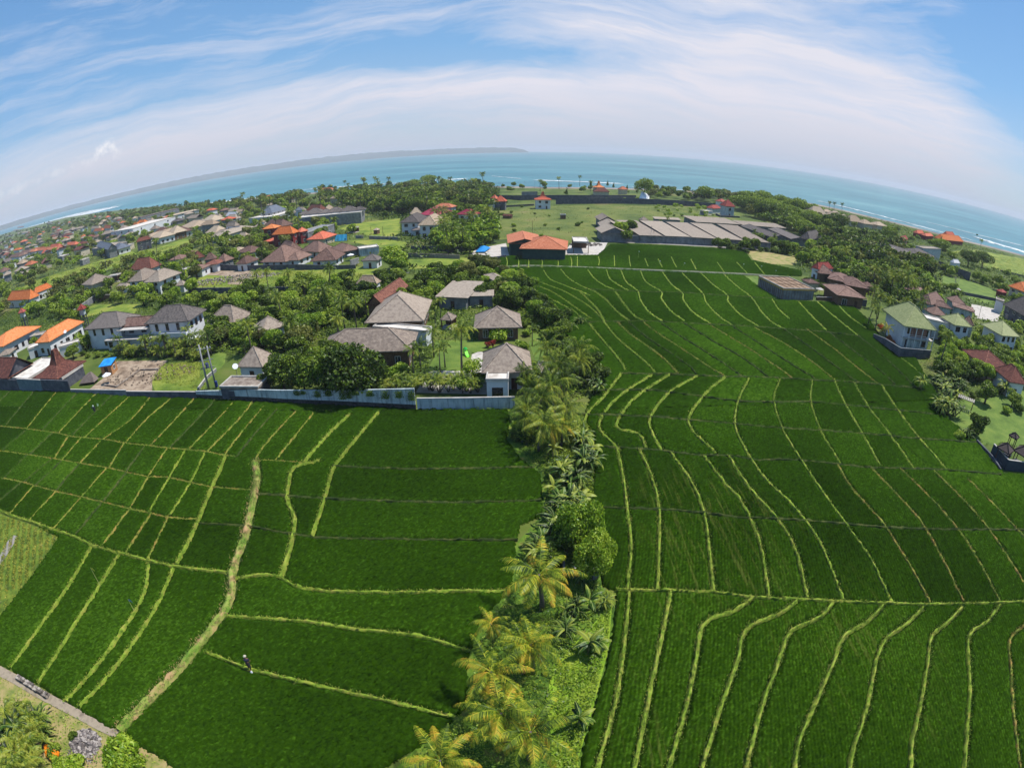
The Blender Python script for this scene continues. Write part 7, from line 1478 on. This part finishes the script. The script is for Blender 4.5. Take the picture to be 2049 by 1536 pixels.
# pergola on the right slope
g=G(1934,797,2.3);t=thing('pergola',g,'grey slatted lean-to shelter beside the strap leaf clump','shelter',rad(-50));m=MB()
for i in range(9): m.box((-1.9+i*.44,-1.,2.3),(-1.6+i*.44,1.,2.36))
m.build('slat_roof',mat('grey_boards',[S(140,132,126),S(170,162,154)],scale=2.),t);m=MB()
for sx in(-1.8,1.8):
    for sy in(-.9,.9): m.box((sx-.06,sy-.06,0),(sx+.06,sy+.06,2.2))
m.box((-1.9,-.95,2.203),(1.95,-.85,2.297)).box((-1.9,.85,2.203),(1.95,.95,2.297)).build('frame',W_WOOD,t)
# little ruined pen under the small tree
g=G(1150,1140);t=thing('stone_pen',g,'small low walled pen beneath the bright green tree','pen');a=G(1127,1110);b_=G(1128,1150);c=G(1148,1156);d=G(1195,1158);e_=G(1196,1140);m=MB()
for p1,p2 in((a,b_),(c,d),(d,e_)):
    m.beam((p1.x-g.x,p1.y-g.y,.35),(p2.x-g.x,p2.y-g.y,.35),.22,.7)
m.build('wall',W_GREY,t);MB().box((c.x-g.x,c.y-g.y+.15,.03),(d.x-g.x-.2,d.y-g.y+2.,.12)).build('slab',M_SLAB,t)
# stone heap, block stack, orange barrels at lower left
def heap(name,g,label,cat,n,rx,ry,hh,size,m,rz=0,box=False,part='stone'):
    t=thing(name,g,label,cat,rz);r=random.Random(len(name));b=MB()
    for i in range(n):
        a=r.uniform(0,6.28);q=r.random()**.5;x,y=math.cos(a)*q*rx,math.sin(a)*q*ry;z=hh*(1-q)*r.random()+size*.25;s=size*r.uniform(.5,1.1);k=len(b.v)
        ax=Matrix.Rotation(r.uniform(0,3),3,Vector((r.random(),r.random(),r.random())).normalized());sc_=(s,s*r.uniform(.5,.9),s*r.uniform(.4,.8))
        vs=[ax@Vector(((u-.5)*sc_[0]*r.uniform(.8,1.2),(v-.5)*sc_[1]*r.uniform(.8,1.2),(w-.5)*sc_[2])) for u,v,w in ((0,0,0),(1,0,0),(1,1,0),(0,1,0),(0,0,1),(1,0,1),(1,1,1),(0,1,1))]
        b.add([(v.x+x,v.y+y,v.z+z) for v in vs],[(3,2,1,0),(4,5,6,7),(0,1,5,4),(1,2,6,5),(2,3,7,6),(3,0,4,7)])
    o=b.build(name,m);bpy.data.objects.remove(t);o.location=(g.x,g.y,0);o.rotation_euler=(0,0,rz);return tag(o,label,cat,None,'stuff')
heap('rubble_heap',G(172,1487),'heap of pale broken stones on the lower left bank','rubble',420,1.75,1.5,.5,.34,M_RUB)
heap('rubble',G(160,1512),'loose stones below the heap at lower left','rubble',120,1.6,.9,.15,.2,M_RUB)
heap('rubble',G(455,560),'pale rubble scattered on the vacant lot','rubble',500,22,7,.4,.55,M_BLOCK,.1)
heap('rubble',G(300,750),'broken blocks on the dug up plot','rubble',160,12,6,.4,.4,mat('dug_clods',[S(96,82,70),S(140,122,104)],scale=1.,isl=.6),.1)
heap('rubble',G(1172,490),'building material on the corner site','rubble',90,7,4,.5,.9,M_BLOCK)
a=G(36,1356);b_=G(101,1397);d=(b_-a);t=thing('block_stack',(a+b_)/2,'row of stacked grey building blocks on the ditch edge','blocks',math.atan2(d.y,d.x));r=random.Random(4);L=d.length;m=MB()
for i in range(int(L/.42)):
    for j in range(2):
        for k in range(2+(i%4>0)):
            x=-L/2+i*.42+r.uniform(-.03,.03);y=(j-.5)*.3+r.uniform(-.04,.04);m.box((x,y-.13,k*.21),(x+.38,y+.13,k*.21+.19))
o=m.build('block_stack',M_BLOCK);o.location=t.location;o.rotation_euler=t.rotation_euler;tag(o,t['label'],'blocks',None,'stuff');bpy.data.objects.remove(t)
for x,y,lab in((98,1503,'left of the two orange plastic drums'),(110,1512,'right of the two orange plastic drums')):
    g=G(x,y,.4);t=thing('plastic_drum',g,lab+' under the banana leaves','drum',x,group='orange plastic drums');o=MB().lathe([(.36,-.55),(.42,-.5),(.42,-.2),(.45,-.18),(.42,-.15),(.42,.15),(.45,.18),(.42,.2),(.42,.5),(.34,.56)],(0,0,0),14).build('barrel',M_ORANGEP,t,True);o.rotation_euler=(rad(75),0,0);o.location=(0,0,.46);l=MB().lathe([(.3,.565),(.3,.61),(.05,.62)],(0,0,0),12).build('lid',M_ORANGEP,t);l.rotation_euler=(rad(75),0,0);l.location=(0,0,.46)
# canopies of flowering shrubs near the balcony villa and garden
L_OR=mat('orange_flowers',[S(190,60,30),S(226,100,40),S(150,110,40)],scale=.5,isl=.6,trans=.2);L_RD=mat('red_leaves',[S(120,20,24),S(170,36,34),S(80,60,30)],scale=.5,isl=.6,trans=.2)
proto_tree('flor',.9,1.4,700,.12,L_OR,81,6,.05);proto_tree('flred',.8,1.3,600,.12,L_RD,82,6,.05)
for x,y in((1768,658),(1780,676),(1786,684),(1762,652)): at('flor',x,y,1.1,label='orange flowering shrub behind the dark garden wall')
for x,y in((984,686),(978,690),(830,640)): at('flred',x,y,1.,label='red leaved shrub in the walled garden')
# fishing boats? none seen; a foundation trench frame on the plot
g=G(300,760);m=MB();pts=[C5((800,940),(960,825),(1085,820))[i] for i in range(3)];Q=[G(*q) for q in pts]
t=thing('foundation_beam',Q[1],'narrow concrete foundation beams on the dug up plot','foundation')
for u,v in zip(Q[:-1],Q[1:]): m.beam((u.x-Q[1].x,u.y-Q[1].y,.2),(v.x-Q[1].x,v.y-Q[1].y,.2),.35,.4)
m.beam((Q[0].x-Q[1].x-5,Q[0].y-Q[1].y+1,.2),(Q[0].x-Q[1].x,Q[0].y-Q[1].y,.2),.3,.4);o=m.build('foundation_beam',M_STAINSLAB);o.location=t.location;tag(o,t['label'],'foundation');bpy.data.objects.remove(t)
# ================================================================ HAZE
hz=MB().box((-14500,-1000,-3),(14500,15500,130));
mh=bpy.data.materials.new('haze_air');mh.use_nodes=True;t=mh.node_tree;t.nodes.clear();out=N(t,'ShaderNodeOutputMaterial');pv=N(t,'ShaderNodeVolumePrincipled');pv.inputs['Color'].default_value=(.86,.92,1,1);pv.inputs['Density'].default_value=HAZE;t.links.new(pv.outputs[0],out.inputs['Volume'])
if HAZE>0: tag(hz.build('haze',mh),'thin bluish sea haze over the land and water',kind='stuff')
# ================================================================ LABELS
ADJ={'big0':'large dark leafy','big1':'dark leafy','med0':'green leafy','med1':'dark green','med2':'bright green','med3':'olive green','bush0':'green','bush1':'bright green','bush2':'dark green','umb':'wide spreading','fine':'bright feathery','cone':'narrow dark pointed','air':'thin airy','bare':'pale leafless','ban0':'broad leaved','ban1':'broad leaved','strap0':'long leaved','strap1':'long leaved','strap2':'arching long leaved'}
NOUN={'palm':'coconut palm','fox':'feathery garden palm','areca':'clumping areca palm','banana':'banana plant','bush':'bush','tree':'tree','bare':'tree','strap':'strap leaf plant'}
LM+=[('the person on the bund',500,1330),('the orange drums',105,1508),('the stone heap',172,1480),('the small walled pen',1160,1140),('the utility pole pair',418,740),('the shrine',2030,895)]
from collections import defaultdict
def nearest(px,py):
    b=None
    for ph,x,y in LM:
        d=math.hypot(px-x,(py-y)*1.3)
        if b is None or d<b[0]: b=(d,ph,x,y)
    return b
labs=defaultdict(list)
for e,key,x,y,s,sz in TREES:
    if e.get('label'): labs[e['label']].append((Pr(x,y,PROTO[key]['cz']*sz)[0],e));continue
    k=kindof(key);px,py=Pr(x,y,PROTO[key]['cz']*sz);d,ph,lx,ly=nearest(px,py)
    dx,dy=px-lx,py-ly
    rel='left of' if dx<-abs(dy)*1.1 else 'right of' if dx>abs(dy)*1.1 else 'behind' if dy<0 else 'before'
    adj=ADJ.get(key,'tall slender' if key.startswith(('tall','far')) else 'yellow tinged' if key.startswith('coco') else '')
    e['label']=f"{adj} {NOUN[k]} {rel} {ph}".strip();labs[e['label']].append((px,e))
ORD=['','second','third','fourth','fifth','sixth','seventh','eighth','ninth','tenth','eleventh','twelfth','thirteenth','fourteenth','fifteenth','sixteenth','seventeenth','eighteenth','nineteenth','twentieth']
def ordname(i,n):
    if n==2: return 'left' if i==0 else 'right'
    if i==0: return 'leftmost'
    if i==n-1: return 'rightmost'
    return (ORD[i] if i<20 else f"{i+1}{'th' if (i+1)%100//10==1 else {1:'st',2:'nd',3:'rd'}.get((i+1)%10,'th')}")+' from left'
def dedupe(labs,grp=True):
    for L,it in labs.items():
        if len(it)<2: continue
        it.sort(key=lambda q:q[0])
        for i,(_,e) in enumerate(it):
            e['label']=' '.join((ordname(i,len(it))+' '+L).split()[:16])
            if grp and not e.get('group'): e['group']=L+(' (several)' if False else '')
dedupe(labs)
oth=defaultdict(list);tset={t_[0].name for t_ in TREES}
for o in COL.objects:
    if o.parent is None and o.get('category') and o.name not in tset and o.get('label') and not o['label'].startswith('tiny distant'):
        oth[o['label']].append((Pr(o.location.x,o.location.y,2)[0],o))
dedupe(oth)
